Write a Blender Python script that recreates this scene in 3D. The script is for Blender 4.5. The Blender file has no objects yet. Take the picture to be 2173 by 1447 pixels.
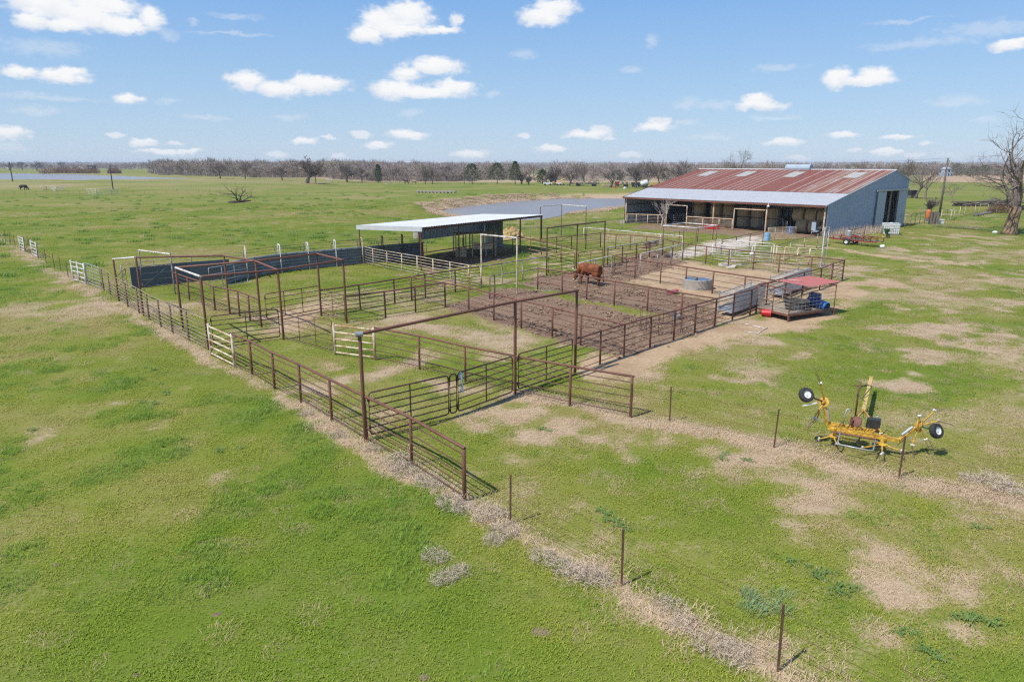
import bpy, bmesh, math, random
import numpy as np
from mathutils import Vector, Matrix, Quaternion

random.seed(7)
RNG = np.random.default_rng(11)
scene = bpy.context.scene
COL = scene.collection

# ---------------------------------------------------------------- camera
CAM_H, FPX, PW, PH, HORIZON = 8.0, 1449.0, 2173.0, 1447.0, 350.0
PITCH = math.atan((PH / 2 - HORIZON) / FPX)
cam_data = bpy.data.cameras.new('camera')
cam = bpy.data.objects.new('camera', cam_data)
COL.objects.link(cam)
cam.location = (0, 0, CAM_H)
cam.rotation_euler = (math.pi / 2 - PITCH, 0, 0)
cam_data.sensor_width = 36.0
cam_data.lens = 36.0 * FPX / PW
cam_data.clip_start = 0.5
cam_data.clip_end = 20000
scene.camera = cam

# ---------------------------------------------------------------- sun and sky
SUN_EL = math.radians(55.0)
SUN_TO = Vector((-0.80, -0.58, 0)).normalized()          # horizontal direction towards the sun
SUN_AZ = math.atan2(SUN_TO.x, SUN_TO.y)
sun_data = bpy.data.lights.new('sun', 'SUN')
sun_data.energy = 4.4
sun_data.angle = math.radians(0.53)
sun_data.color = (1.0, 0.955, 0.89)
sun = bpy.data.objects.new('sun', sun_data)
COL.objects.link(sun)
sun_dir = Vector((SUN_TO.x * math.cos(SUN_EL), SUN_TO.y * math.cos(SUN_EL), math.sin(SUN_EL)))
sun.rotation_euler = sun_dir.to_track_quat('Z', 'Y').to_euler()
sun.location = (-40, -30, 60)

scene.view_settings.view_transform = 'Standard'
scene.view_settings.look = 'None'
EXPOSURE = 0.30
scene.view_settings.exposure = EXPOSURE
scene.view_settings.gamma = 1.0
scene.view_settings.use_curve_mapping = False
scene.render.engine = 'CYCLES'
scene.cycles.pixel_filter_type = 'BLACKMAN_HARRIS'
scene.cycles.filter_width = 1.25
scene.cycles.max_bounces = 5
scene.cycles.diffuse_bounces = 3
scene.cycles.glossy_bounces = 2
scene.cycles.transmission_bounces = 3
scene.cycles.transparent_max_bounces = 6
scene.cycles.use_denoising = False
scene.cycles.denoiser = 'OPENIMAGEDENOISE'
scene.cycles.denoising_input_passes = 'RGB_ALBEDO_NORMAL'
scene.cycles.denoising_prefilter = 'ACCURATE'
scene.cycles.caustics_reflective = False
scene.cycles.caustics_refractive = False
scene.cycles.sample_clamp_indirect = 6.0


def ray(px, py):
    u, v = px - PW / 2, py - PH / 2
    return (u, FPX * math.cos(PITCH) - v * math.sin(PITCH), -(FPX * math.sin(PITCH) + v * math.cos(PITCH)))


def angles(px, py):
    x, y, z = ray(px, py)
    return math.atan2(x, y), math.atan2(z, math.hypot(x, y))


# fair weather cumulus seen in the sky: centre and half axes
CLOUDS = [
    (95, 8, 85, 38), (180, 36, 80, 34), (70, 44, 46, 20), (262, 54, 66, 20), (322, 40, 32, 28), (215, 6, 90, 28),
    (140, 56, 60, 14), (45, 152, 40, 15), (128, 164, 62, 17), (150, 152, 34, 14), (275, 209, 33, 12),
    (525, 172, 48, 24), (590, 188, 52, 18), (672, 181, 72, 20), (640, 172, 30, 16),
    (775, 74, 40, 22), (812, 48, 52, 34), (868, 30, 54, 30), (850, 62, 80, 18), (938, 64, 46, 10), (968, 44, 18, 12),
    (835, 190, 52, 20), (905, 196, 92, 14), (862, 158, 36, 20), (925, 142, 62, 20), (962, 186, 46, 18),
    (1150, 36, 52, 22), (1178, 18, 52, 20),
    (1776, 168, 34, 22), (1840, 172, 66, 10), (1856, 160, 34, 18), (1610, 225, 56, 10), (1606, 214, 34, 14),
    (1390, 268, 46, 8), (1402, 260, 24, 12), (1248, 288, 50, 7), (1276, 281, 28, 13), (1222, 282, 22, 8), (1292, 298, 12, 5),
    (1170, 316, 33, 8), (1111, 288, 14, 6), (2140, 97, 42, 12), (865, 287, 46, 9), (850, 283, 26, 9), (802, 308, 32, 9),
    (768, 284, 28, 8), (648, 302, 34, 8), (700, 296, 18, 5), (998, 327, 44, 9), (722, 331, 20, 6),
    (30, 284, 34, 17), (240, 290, 22, 6), (306, 304, 36, 9), (345, 323, 56, 6), (404, 319, 36, 6), (372, 302, 18, 5),
    (1665, 302, 46, 9), (1792, 285, 36, 7), (1912, 290, 40, 7), (1966, 303, 18, 6), (1880, 324, 34, 8), (1934, 331, 26, 8),
    (1812, 320, 24, 6), (1692, 336, 28, 7), (590, 328, 26, 6), (1336, 330, 30, 6),
]
FAINT = [
    (1382, 88, 16, 18),    (90, 102, 95, 20), (360, 74, 26, 16), (405, 46, 16, 10), (355, 216, 34, 8), (1045, 200, 20, 9), (1456, 222, 32, 14),
    (1515, 224, 52, 12), (1345, 148, 26, 9), (1655, 144, 60, 8), (2030, 216, 74, 12), (2100, 62, 130, 18), (1950, 94, 130, 12),
    (1920, 44, 90, 5), (2092, 254, 30, 8), (1460, 258, 30, 8), (500, 36, 60, 8), (490, 72, 110, 5), (610, 248, 50, 7),
    (70, 232, 70, 9), (870, 240, 30, 10), (1110, 118, 30, 12), (20, 312, 40, 12), (2010, 330, 40, 10), (430, 248, 60, 7),
    (100, 208, 130, 7), (1500, 290, 60, 7), (1640, 250, 60, 6),
]


def build_world():
    w = bpy.data.worlds.new('World')
    scene.world = w
    w.use_nodes = True
    nt = w.node_tree
    nt.nodes.clear()
    N, L = nt.nodes.new, nt.links.new

    def m(op, a, b=None, c=None, clamp=False):
        n = N('ShaderNodeMath'); n.operation = op; n.use_clamp = clamp
        for i, v in enumerate((a, b, c)):
            if v is None:
                continue
            if isinstance(v, (int, float)):
                n.inputs[i].default_value = v
            else:
                L(v, n.inputs[i])
        return n.outputs[0]

    out = N('ShaderNodeOutputWorld'); bg = N('ShaderNodeBackground')
    sky = N('ShaderNodeTexSky'); sky.sky_type = 'NISHITA'; sky.sun_disc = False
    sky.sun_elevation = SUN_EL; sky.sun_rotation = SUN_AZ
    sky.altitude = 200; sky.air_density = 1.0; sky.dust_density = 0.15; sky.ozone_density = 3.5
    tc = N('ShaderNodeTexCoord'); sx = N('ShaderNodeSeparateXYZ')
    L(tc.outputs['Generated'], sx.inputs[0])
    az = m('ARCTAN2', sx.outputs[0], sx.outputs[1])
    el = m('ARCSINE', sx.outputs[2])
    # the same fair-weather sky goes on all round: bearings fold back and forth
    A0, E0 = angles(0, 200)[0], angles(PW / 2, 0)[1]
    azf = m('ADD', m('PINGPONG', m('SUBTRACT', az, A0), -2 * A0), A0)
    elf = m('PINGPONG', m('MAXIMUM', el, 0.0), E0 * 1.12)
    cv = N('ShaderNodeCombineXYZ'); L(azf, cv.inputs[0]); L(elf, cv.inputs[1])
    # ragged edges
    n1 = N('ShaderNodeTexNoise'); n1.inputs['Scale'].default_value = 26; n1.inputs['Detail'].default_value = 6
    n1.inputs['Roughness'].default_value = 0.66
    sc = N('ShaderNodeVectorMath'); sc.operation = 'MULTIPLY'; sc.inputs[1].default_value = (1.0, 1.7, 1.0)
    L(cv.outputs[0], sc.inputs[0]); L(sc.outputs[0], n1.inputs['Vector'])
    off = N('ShaderNodeVectorMath'); off.operation = 'MULTIPLY_ADD'
    off.inputs[1].default_value = (0.036, 0.02, 0); off.inputs[2].default_value = (-0.018, -0.01, 0)
    L(n1.outputs['Color'], off.inputs[0])
    p = N('ShaderNodeVectorMath'); p.operation = 'ADD'; L(cv.outputs[0], p.inputs[0]); L(off.outputs[0], p.inputs[1])

    def field(blobs, shift=0.0, soft=0.25):
        acc = None
        for (cx, cy, rx, ry) in blobs:
            a, e = angles(cx, cy)
            ra = abs(angles(cx + rx, cy)[0] - angles(cx - rx, cy)[0]) / 2
            re = abs(angles(cx, cy + ry)[1] - angles(cx, cy - ry)[1]) / 2
            v = N('ShaderNodeVectorMath'); v.operation = 'MULTIPLY_ADD'
            v.inputs[1].default_value = (1 / ra, 1 / re, 0)
            v.inputs[2].default_value = (-a / ra, -(e + shift * re) / re, 0)
            L(p.outputs[0], v.inputs[0])
            ln = N('ShaderNodeVectorMath'); ln.operation = 'LENGTH'; L(v.outputs[0], ln.inputs[0])
            acc = ln.outputs['Value'] if acc is None else m('SMOOTH_MIN', acc, ln.outputs['Value'], soft)
        return acc

    def step(v, lo, hi, a=1.0, b=0.0):
        n = N('ShaderNodeMapRange'); n.interpolation_type = 'SMOOTHSTEP'
        n.inputs['From Min'].default_value = lo; n.inputs['From Max'].default_value = hi
        n.inputs['To Min'].default_value = a; n.inputs['To Max'].default_value = b
        L(v, n.inputs['Value']); return n.outputs[0]

    def mixc(f, a, b, blend='MIX'):
        n = N('ShaderNodeMix'); n.data_type = 'RGBA'; n.blend_type = blend
        for s, v in ((n.inputs['Factor'], f), (n.inputs['A'], a), (n.inputs['B'], b)):
            if isinstance(v, (int, float)): s.default_value = v
            elif isinstance(v, tuple): s.default_value = (*v, 1)
            else: L(v, s)
        return n.outputs['Result']

    n2 = N('ShaderNodeTexNoise'); n2.inputs['Scale'].default_value = 90; n2.inputs['Detail'].default_value = 5
    L(sc.outputs[0], n2.inputs['Vector'])
    rag = m('SUBTRACT', n2.outputs['Fac'], 0.5)
    low = step(elf, 0.0, 0.08, 0.80, 0.97)                  # clouds low over the horizon fade into the air
    # clear spring air: the model sky evened out with the soft blue gradient of a thin haze
    k = 1.0 / (SKY_STRENGTH * 2 ** EXPOSURE)
    rp = N('ShaderNodeValToRGB'); e = rp.color_ramp.elements
    stops = ((0.0, (.52, .66, .81)), (.07, (.37, .58, .83)), (.16, (.185, .43, .85)), (.40, (.17, .38, .76)), (1.0, (.11, .27, .62)))
    while len(e) < len(stops): e.new(.5)
    for el_, (pp_, c_) in zip(e, stops): el_.position = pp_; el_.color = (*c_, 1)
    L(m('MULTIPLY', m('MAXIMUM', el, 0.0), 2 / math.pi), rp.inputs[0])
    air = mixc(.78, mixc(1.0, sky.outputs[0], SKY_TINT, 'MULTIPLY'), mixc(1.0, rp.outputs[0], (k, k, k), 'MULTIPLY'))
    g, w_ = tuple(CLOUD_V * k for k in (.84, .88, .94)), (CLOUD_V,) * 3

    def sector(lo, hi):
        bl = [c for c in CLOUDS if c[0] + c[2] * 1.7 > lo and c[0] - c[2] * 1.7 < hi]
        fb = [c for c in FAINT if c[0] + c[2] * 1.7 > lo and c[0] - c[2] * 1.7 < hi]
        dens = m('MULTIPLY', step(m('ADD', field(bl), m('MULTIPLY', rag, 0.9)), 0.52, 1.28), low)
        fd = m('MULTIPLY', step(m('ADD', field(fb), m('MULTIPLY', rag, 1.5)), 0.1, 1.3), 0.34)
        core = step(m('ADD', field([c for c in bl if c[2] > 30], shift=0.45), m('MULTIPLY', m('SUBTRACT', n1.outputs['Fac'], 0.5), 1.4)), 0.35, 1.25)
        b = N('ShaderNodeBackground'); b.inputs['Strength'].default_value = SKY_STRENGTH
        L(mixc(m('MAXIMUM', dens, fd), air, mixc(core, g, w_)), b.inputs['Color'])
        return b.outputs[0]

    def mixs(f, a, b):
        n = N('ShaderNodeMixShader'); L(f, n.inputs[0]); L(a, n.inputs[1]); L(b, n.inputs[2])
        return n.outputs[0]

    cuts = [300, 620, 910, 1210, 1560, 1860]
    edge = [-600] + cuts + [2800]
    sh = sector(edge[0], edge[1])
    for k, cpx in enumerate(cuts):
        sh = mixs(m('GREATER_THAN', azf, angles(cpx, 200)[0]), sh, sector(edge[k + 1], edge[k + 2]))
    # higher up and behind, the same scattered cumulus in a plainer form
    n3 = N('ShaderNodeTexNoise'); n3.inputs['Scale'].default_value = 5.5; n3.inputs['Detail'].default_value = 4
    L(sc.outputs[0], n3.inputs['Vector'])
    L(mixc(m('MULTIPLY', step(n3.outputs['Fac'], .56, .66, 0.0, 1.0), .9), air, w_), bg.inputs['Color'])
    bg.inputs['Strength'].default_value = SKY_STRENGTH
    inview = m('MULTIPLY', m('LESS_THAN', el, E0 * 1.12), m('LESS_THAN', m('ABSOLUTE', az), -A0 * 1.02))
    L(mixs(inview, bg.outputs[0], sh), out.inputs[0])
    w.cycles.sampling_method = 'MANUAL'
    w.cycles.sample_map_resolution = 256


HAZE = 0.00018
SKY_STRENGTH = 0.10
CLOUD_V = 7.9
SKY_TINT = (0.93, 0.98, 1.12)
build_world()


# ---------------------------------------------------------------- small numeric tools
def smooth(a, b, x):
    t = np.clip((x - a) / (b - a), 0, 1)
    return t * t * (3 - 2 * t)


def _hash(ix, iy, seed):
    h = (ix.astype(np.int64) * 374761393 + iy.astype(np.int64) * 668265263 + seed * 1442695041) & 0xFFFFFFFF
    h = ((h ^ (h >> 13)) * 1274126177) & 0xFFFFFFFF
    return ((h ^ (h >> 16)) & 0xFFFF) / 65535.0


def vnoise(x, y, seed=0):
    x = np.asarray(x, float); y = np.asarray(y, float)
    ix, iy = np.floor(x), np.floor(y)
    fx, fy = x - ix, y - iy
    fx = fx * fx * (3 - 2 * fx); fy = fy * fy * (3 - 2 * fy)
    a, b = _hash(ix, iy, seed), _hash(ix + 1, iy, seed)
    c, d = _hash(ix, iy + 1, seed), _hash(ix + 1, iy + 1, seed)
    return (a * (1 - fx) + b * fx) * (1 - fy) + (c * (1 - fx) + d * fx) * fy


def fbm(x, y, seed=0, oct=4):
    s, amp, tot = 0, 1.0, 0
    for o in range(oct):
        s = s + amp * vnoise(np.asarray(x) * 2 ** o + 17.3 * o, np.asarray(y) * 2 ** o - 9.1 * o, seed + o)
        tot += amp; amp *= 0.55
    return s / tot


def poly_dist(x, y, poly):
    """signed distance to a polygon, negative inside"""
    x = np.asarray(x, float); y = np.asarray(y, float)
    d = np.full(x.shape, 1e18); inside = np.zeros(x.shape, bool)
    n = len(poly)
    for i in range(n):
        ax, ay = poly[i]; bx, by = poly[(i + 1) % n]
        ex, ey = bx - ax, by - ay
        t = np.clip(((x - ax) * ex + (y - ay) * ey) / (ex * ex + ey * ey + 1e-12), 0, 1)
        d = np.minimum(d, (x - ax - t * ex) ** 2 + (y - ay - t * ey) ** 2)
        cond = ((ay > y) != (by > y)) & (x < (bx - ax) * (y - ay) / (by - ay + 1e-12) + ax)
        inside ^= cond
    d = np.sqrt(d)
    return np.where(inside, -d, d)


def seg_dist(x, y, pts):
    d = np.full(np.shape(x), 1e18)
    for (ax, ay), (bx, by) in zip(pts[:-1], pts[1:]):
        ex, ey = bx - ax, by - ay
        t = np.clip(((x - ax) * ex + (y - ay) * ey) / (ex * ex + ey * ey + 1e-12), 0, 1)
        d = np.minimum(d, np.hypot(x - ax - t * ex, y - ay - t * ey))
    return d


# ---------------------------------------------------------------- lie of the land
def flat(px, py, z=0.0):
    x, y, dz = ray(px, py)
    t = (z - CAM_H) / dz
    return x * t, y * t


POND_Z = -1.25
POND = [flat(px, py, POND_Z) for px, py in ((926, 449), (960, 456), (1010, 463), (1060, 467), (1105, 468), (1145, 466),
        (1180, 459), (1230, 449), (1290, 442), (1345, 437), (1420, 432), (1440, 424), (1380, 421.5), (1300, 421),
        (1200, 421.5), (1130, 425), (1060, 430), (1000, 437), (955, 443))]
RES_Z = 1.7
RESERVOIR = [flat(px, py, RES_Z) for px, py in ((-420, 386), (-150, 384.5), (60, 384), (180, 384.5), (290, 384), (360, 382.5), (438, 380.3), (400, 378),
             (330, 376.2), (240, 373), (160, 370), (60, 368.8), (-150, 369), (-420, 369.5))]
PONDX = np.array(POND); RESX = np.array(RESERVOIR)


def terrain(x, y):
    x = np.asarray(x, float); y = np.asarray(y, float)
    z = np.zeros(np.broadcast(x, y).shape)
    x, y = np.broadcast_arrays(x, y)
    near = (y > 60) & (y < 260) & (x > -80) & (x < 120)
    if near.any():
        d = poly_dist(x[near], y[near], POND) + 2.2 * (fbm(x[near] / 5, y[near] / 5, 5) - .5)
        far_side = smooth(128, 150, y[near] - 0.55 * (x[near] - 0))
        wide = 34 * (1 - far_side) + 4.5 * far_side
        zz = POND_Z * (1 - smooth(0, 1, d / wide))
        zz = np.where(d < 0, POND_Z - np.minimum(0.8, -d * .25), zz)
        zz = zz + far_side * 0.35 * np.exp(-((d - 5) / 3.0) ** 2)
        z[near] += zz
    # the dam of the far reservoir
    lf = (x < -20) & (y > 150) & (y < 1200)
    if lf.any():
        xx, yy = x[lf], y[lf]
        d = poly_dist(xx, yy, RESERVOIR)
        up = smooth(200, 262, yy) * smooth(-62, -105, xx)
        zz = up * (RES_Z + 0.15)
        zz = np.where(d < 0, RES_Z - np.minimum(1.2, -d * .05) - .05, zz + 0.45 * np.exp(-(d / 9) ** 2) * up)
        z[lf] += zz
    z = z + 11 * smooth(1100, 3600, y) + (fbm(x / 420, y / 420, 3, 2) - .5) * 6 * smooth(900, 2200, y)
    z = z + (fbm(x / 9, y / 9, 21, 3) - .5) * 0.16 * smooth(12, 20, np.hypot(x, y)) * (1 - smooth(150, 300, y))
    return z


def tz(x, y):
    return float(terrain(np.array([float(x)]), np.array([float(y)]))[0])


def P(px, py):
    """ground position seen at a point of the survey picture"""
    z = 0.0
    for _ in range(7):
        x, y = flat(px, py, z)
        n = tz(x, y)
        if abs(n - z) < .004: break
        z = .4 * z + .6 * n
    return Vector((x, y, n))


def on(x, y, dz=0.0):
    return Vector((x, y, tz(x, y) + dz))

# ---------------------------------------------------------------- materials
class NT:
    """tiny node-graph writer"""
    def __init__(self, name):
        self.mat = bpy.data.materials.new(name)
        self.mat.use_nodes = True
        self.t = self.mat.node_tree
        self.t.nodes.clear()
        self.out = self.t.nodes.new('ShaderNodeOutputMaterial')
        self.b = self.t.nodes.new('ShaderNodeBsdfPrincipled')
        self.t.links.new(self.b.outputs[0], self.out.inputs[0])
        self._co = None

    def n(self, typ, **kw):
        node = self.t.nodes.new(typ)
        for k, v in kw.items():
            setattr(node, k, v)
        return node

    def link(self, a, b):
        self.t.links.new(a, b)

    def put(self, sock, v):
        if isinstance(v, (int, float)):
            sock.default_value = v
        elif isinstance(v, (tuple, list)):
            sock.default_value = (*v, 1) if len(v) == 3 and sock.type == 'RGBA' else v
        else:
            self.link(v, sock)

    def co(self, kind='Object'):
        if self._co is None:
            self._co = self.n('ShaderNodeTexCoord')
        return self._co.outputs[kind]

    def pos(self):
        return self.n('ShaderNodeNewGeometry').outputs['Position']

    def math(self, op, a, b=0.0, clamp=False):
        x = self.n('ShaderNodeMath', operation=op, use_clamp=clamp)
        self.put(x.inputs[0], a); self.put(x.inputs[1], b)
        return x.outputs[0]

    def scale(self, v, s):
        x = self.n('ShaderNodeVectorMath', operation='MULTIPLY')
        self.link(v, x.inputs[0]); x.inputs[1].default_value = s if isinstance(s, tuple) else (s, s, s)
        return x.outputs[0]

    def noise(self, v, scale, detail=4, rough=0.6, dist=0.0):
        x = self.n('ShaderNodeTexNoise')
        self.link(v, x.inputs['Vector'])
        x.inputs['Scale'].default_value = scale; x.inputs['Detail'].default_value = detail
        x.inputs['Roughness'].default_value = rough; x.inputs['Distortion'].default_value = dist
        return x.outputs['Fac']

    def voro(self, v, scale, feature='F1', out='Distance'):
        x = self.n('ShaderNodeTexVoronoi', feature=feature)
        self.link(v, x.inputs['Vector']); x.inputs['Scale'].default_value = scale
        return x.outputs[out]

    def ramp(self, f, *stops):
        x = self.n('ShaderNodeValToRGB')
        e = x.color_ramp.elements
        while len(e) < len(stops):
            e.new(0.5)
        for el, (p, c) in zip(e, stops):
            el.position = p
            el.color = (c, c, c, 1) if isinstance(c, (int, float)) else (*c, 1)
        self.link(f, x.inputs[0])
        return x.outputs[0]

    def step(self, f, lo, hi, a=0.0, b=1.0):
        x = self.n('ShaderNodeMapRange', interpolation_type='SMOOTHSTEP')
        self.put(x.inputs['Value'], f)
        x.inputs['From Min'].default_value = lo; x.inputs['From Max'].default_value = hi
        x.inputs['To Min'].default_value = a; x.inputs['To Max'].default_value = b
        return x.outputs[0]

    def mix(self, f, a, b, blend='MIX'):
        x = self.n('ShaderNodeMix', data_type='RGBA', blend_type=blend)
        self.put(x.inputs['Factor'], f); self.put(x.inputs['A'], a); self.put(x.inputs['B'], b)
        return x.outputs['Result']

    def attr(self, name, kind='GEOMETRY', out='Fac'):
        x = self.n('ShaderNodeAttribute', attribute_type=kind, attribute_name=name)
        return x.outputs[out]

    def rand(self):
        return self.n('ShaderNodeObjectInfo').outputs['Random']

    def bump(self, h, strength=0.4, dist=0.02):
        x = self.n('ShaderNodeBump')
        self.put(x.inputs['Height'], h); x.inputs['Strength'].default_value = strength
        x.inputs['Distance'].default_value = dist
        self.link(x.outputs[0], self.b.inputs['Normal'])

    def done(self, color=None, rough=None, metal=None, spec=None):
        if color is not None: self.put(self.b.inputs['Base Color'], color)
        if rough is not None: self.put(self.b.inputs['Roughness'], rough)
        if metal is not None: self.put(self.b.inputs['Metallic'], metal)
        if spec is not None: self.b.inputs['Specular IOR Level'].default_value = spec
        return self.mat


M = {}


def worn(name, base, stain, scale=3.0, amount=0.5, sharp=0.12, rough=0.6, metal=0.0, bump=0.15, spec=0.4, world=True):
    """a surface of one colour with irregular wear of another"""
    g = NT(name)
    v = g.pos() if world else g.co()
    n = g.noise(v, scale, 6, 0.68)
    f = g.step(n, 0.62 - amount * .3 - sharp, 0.62 - amount * .3 + sharp)
    fine = g.noise(v, scale * 9, 3, .6)
    c = g.mix(f, base, stain)
    c = g.mix(g.step(fine, .3, .75, 0, .35), c, tuple(x * .62 for x in base))
    if bump: g.bump(fine, bump, .01)
    M[name] = g.done(c, g.math('ADD', g.math('MULTIPLY', fine, .3), rough - .15), metal, spec)
    return M[name]


worn('rust_pipe', (.125, .050, .034), (.195, .084, .056), 2.2, .5, .2, .62)
worn('dark_pipe', (.088, .040, .029), (.13, .058, .041), 2.2, .45, .2, .6)
worn('red_oxide', (.16, .052, .036), (.09, .04, .03), 2.0, .3, .2, .55)
worn('rod_rust', (.10, .046, .032), (.165, .08, .055), 3.0, .5, .2, .7)
worn('cream_pipe', (.66, .58, .44), (.36, .17, .07), 2.6, .34, .10, .55)
worn('white_pipe', (.70, .69, .66), (.36, .28, .21), 2.8, .32, .10, .5)
worn('orange_rust', (.52, .27, .12), (.66, .56, .44), 1.8, .5, .14, .65)
worn('pale_rod', (.58, .52, .42), (.30, .18, .10), 3.0, .4, .12, .6)
worn('rail_old', (.40, .33, .26), (.21, .125, .085), 2.4, .5, .14, .65)
worn('galv', (.45, .47, .49), (.32, .31, .29), 3.0, .4, .14, .42, .35)
worn('grey_pipe', (.42, .41, .40), (.20, .13, .10), 2.4, .5, .14, .55)
worn('brown_old', (.13, .085, .062), (.22, .15, .10), 2.4, .5, .2, .7)
worn('t_post', (.075, .045, .036), (.17, .085, .05), 5.0, .5, .2, .65)
worn('wood_grey', (.26, .225, .185), (.15, .12, .095), 5.0, .5, .2, .8)
worn('deck_board', (.40, .32, .23), (.27, .20, .14), 2.0, .5, .2, .8)
worn('pole_wood', (.17, .135, .105), (.105, .082, .065), 3.0, .5, .2, .85)
worn('concrete', (.40, .37, .32), (.28, .25, .215), 2.0, .5, .2, .85)
worn('tyre', (.022, .023, .025), (.045, .043, .040), 5.0, .4, .2, .75)
worn('yellow_paint', (.62, .385, .045), (.32, .17, .04), 8.0, .36, .10, .42)
worn('yellow_pale', (.66, .48, .14), (.42, .27, .09), 7.0, .44, .12, .5)
worn('red_paint', (.30, .022, .024), (.16, .03, .022), 4.0, .4, .14, .5)
worn('red_roof', (.52, .15, .13), (.42, .16, .13), 2.0, .5, .2, .55)
worn('red_plastic', (.52, .018, .022), (.42, .02, .02), 4.0, .3, .2, .35)
worn('blue_plastic', (.012, .085, .29), (.02, .12, .33), 4.0, .4, .2, .35)
worn('light_blue', (.18, .36, .58), (.26, .42, .60), 4.0, .4, .2, .4)
worn('black_rubber', (.05, .052, .056), (.10, .098, .095), 4.0, .4, .2, .7)
worn('white_plastic', (.74, .75, .75), (.58, .58, .56), 3.0, .3, .2, .4)
worn('tan_metal', (.60, .46, .31), (.44, .31, .19), 3.0, .4, .2, .5)
worn('pink_rubber', (.34, .075, .11), (.26, .06, .085), 5.0, .4, .2, .6)
worn('green_paint', (.02, .12, .03), (.02, .07, .025), 5.0, .4, .2, .4)
worn('orange_paint', (.62, .15, .03), (.5, .12, .03), 5.0, .3, .2, .5)
worn('hay', (.46, .34, .16), (.33, .24, .115), 7.0, .5, .2, .95)
worn('hay_old', (.27, .21, .13), (.17, .13, .085), 5.0, .5, .2, .95)
worn('hay_fresh', (.50, .37, .16), (.36, .25, .10), 8.0, .5, .2, .95)
worn('stone', (.50, .46, .40), (.34, .30, .25), 3.0, .5, .2, .9)
worn('bark', (.12, .095, .078), (.20, .165, .135), 6.0, .5, .2, .95, bump=.5)
worn('bark_pale', (.25, .215, .185), (.16, .135, .115), 6.0, .5, .2, .95, bump=.5)
worn('bark_tan', (.36, .23, .12), (.14, .105, .08), 2.0, .5, .2, .95, bump=.5)
worn('twig', (.20, .158, .132), (.155, .12, .10), 4.0, .5, .2, .95, bump=0)
worn('twig_grey', (.20, .165, .145), (.155, .128, .112), 4.0, .5, .2, .95, bump=0)
worn('twig_red', (.34, .19, .125), (.25, .145, .10), 4.0, .5, .2, .95, bump=0)
worn('maroon_brush', (.15, .05, .045), (.09, .035, .03), 4.0, .5, .2, .9, bump=0)
worn('dark_wood', (.06, .05, .043), (.10, .085, .07), 3.0, .5, .2, .9)
worn('belt_smooth', (.072, .090, .122), (.09, .108, .138), 1.2, .5, .25, .45, spec=.5)
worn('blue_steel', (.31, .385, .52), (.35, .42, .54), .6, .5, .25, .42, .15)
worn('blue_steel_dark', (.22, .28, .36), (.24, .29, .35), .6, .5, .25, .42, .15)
worn('white_roof', (.54, .55, .565), (.47, .475, .48), .5, .4, .25, .35, .0, .05)
worn('bluegrey_paint', (.36, .43, .50), (.30, .36, .42), 1.0, .4, .2, .45)
worn('black_paint', (.02, .02, .022), (.05, .045, .04), 4.0, .4, .2, .5)
worn('dirt', (.24, .175, .125), (.18, .125, .085), 1.5, .5, .2, .95)


# ---------------------------------------------------------------- mesh tools
ORG = {}


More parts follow.
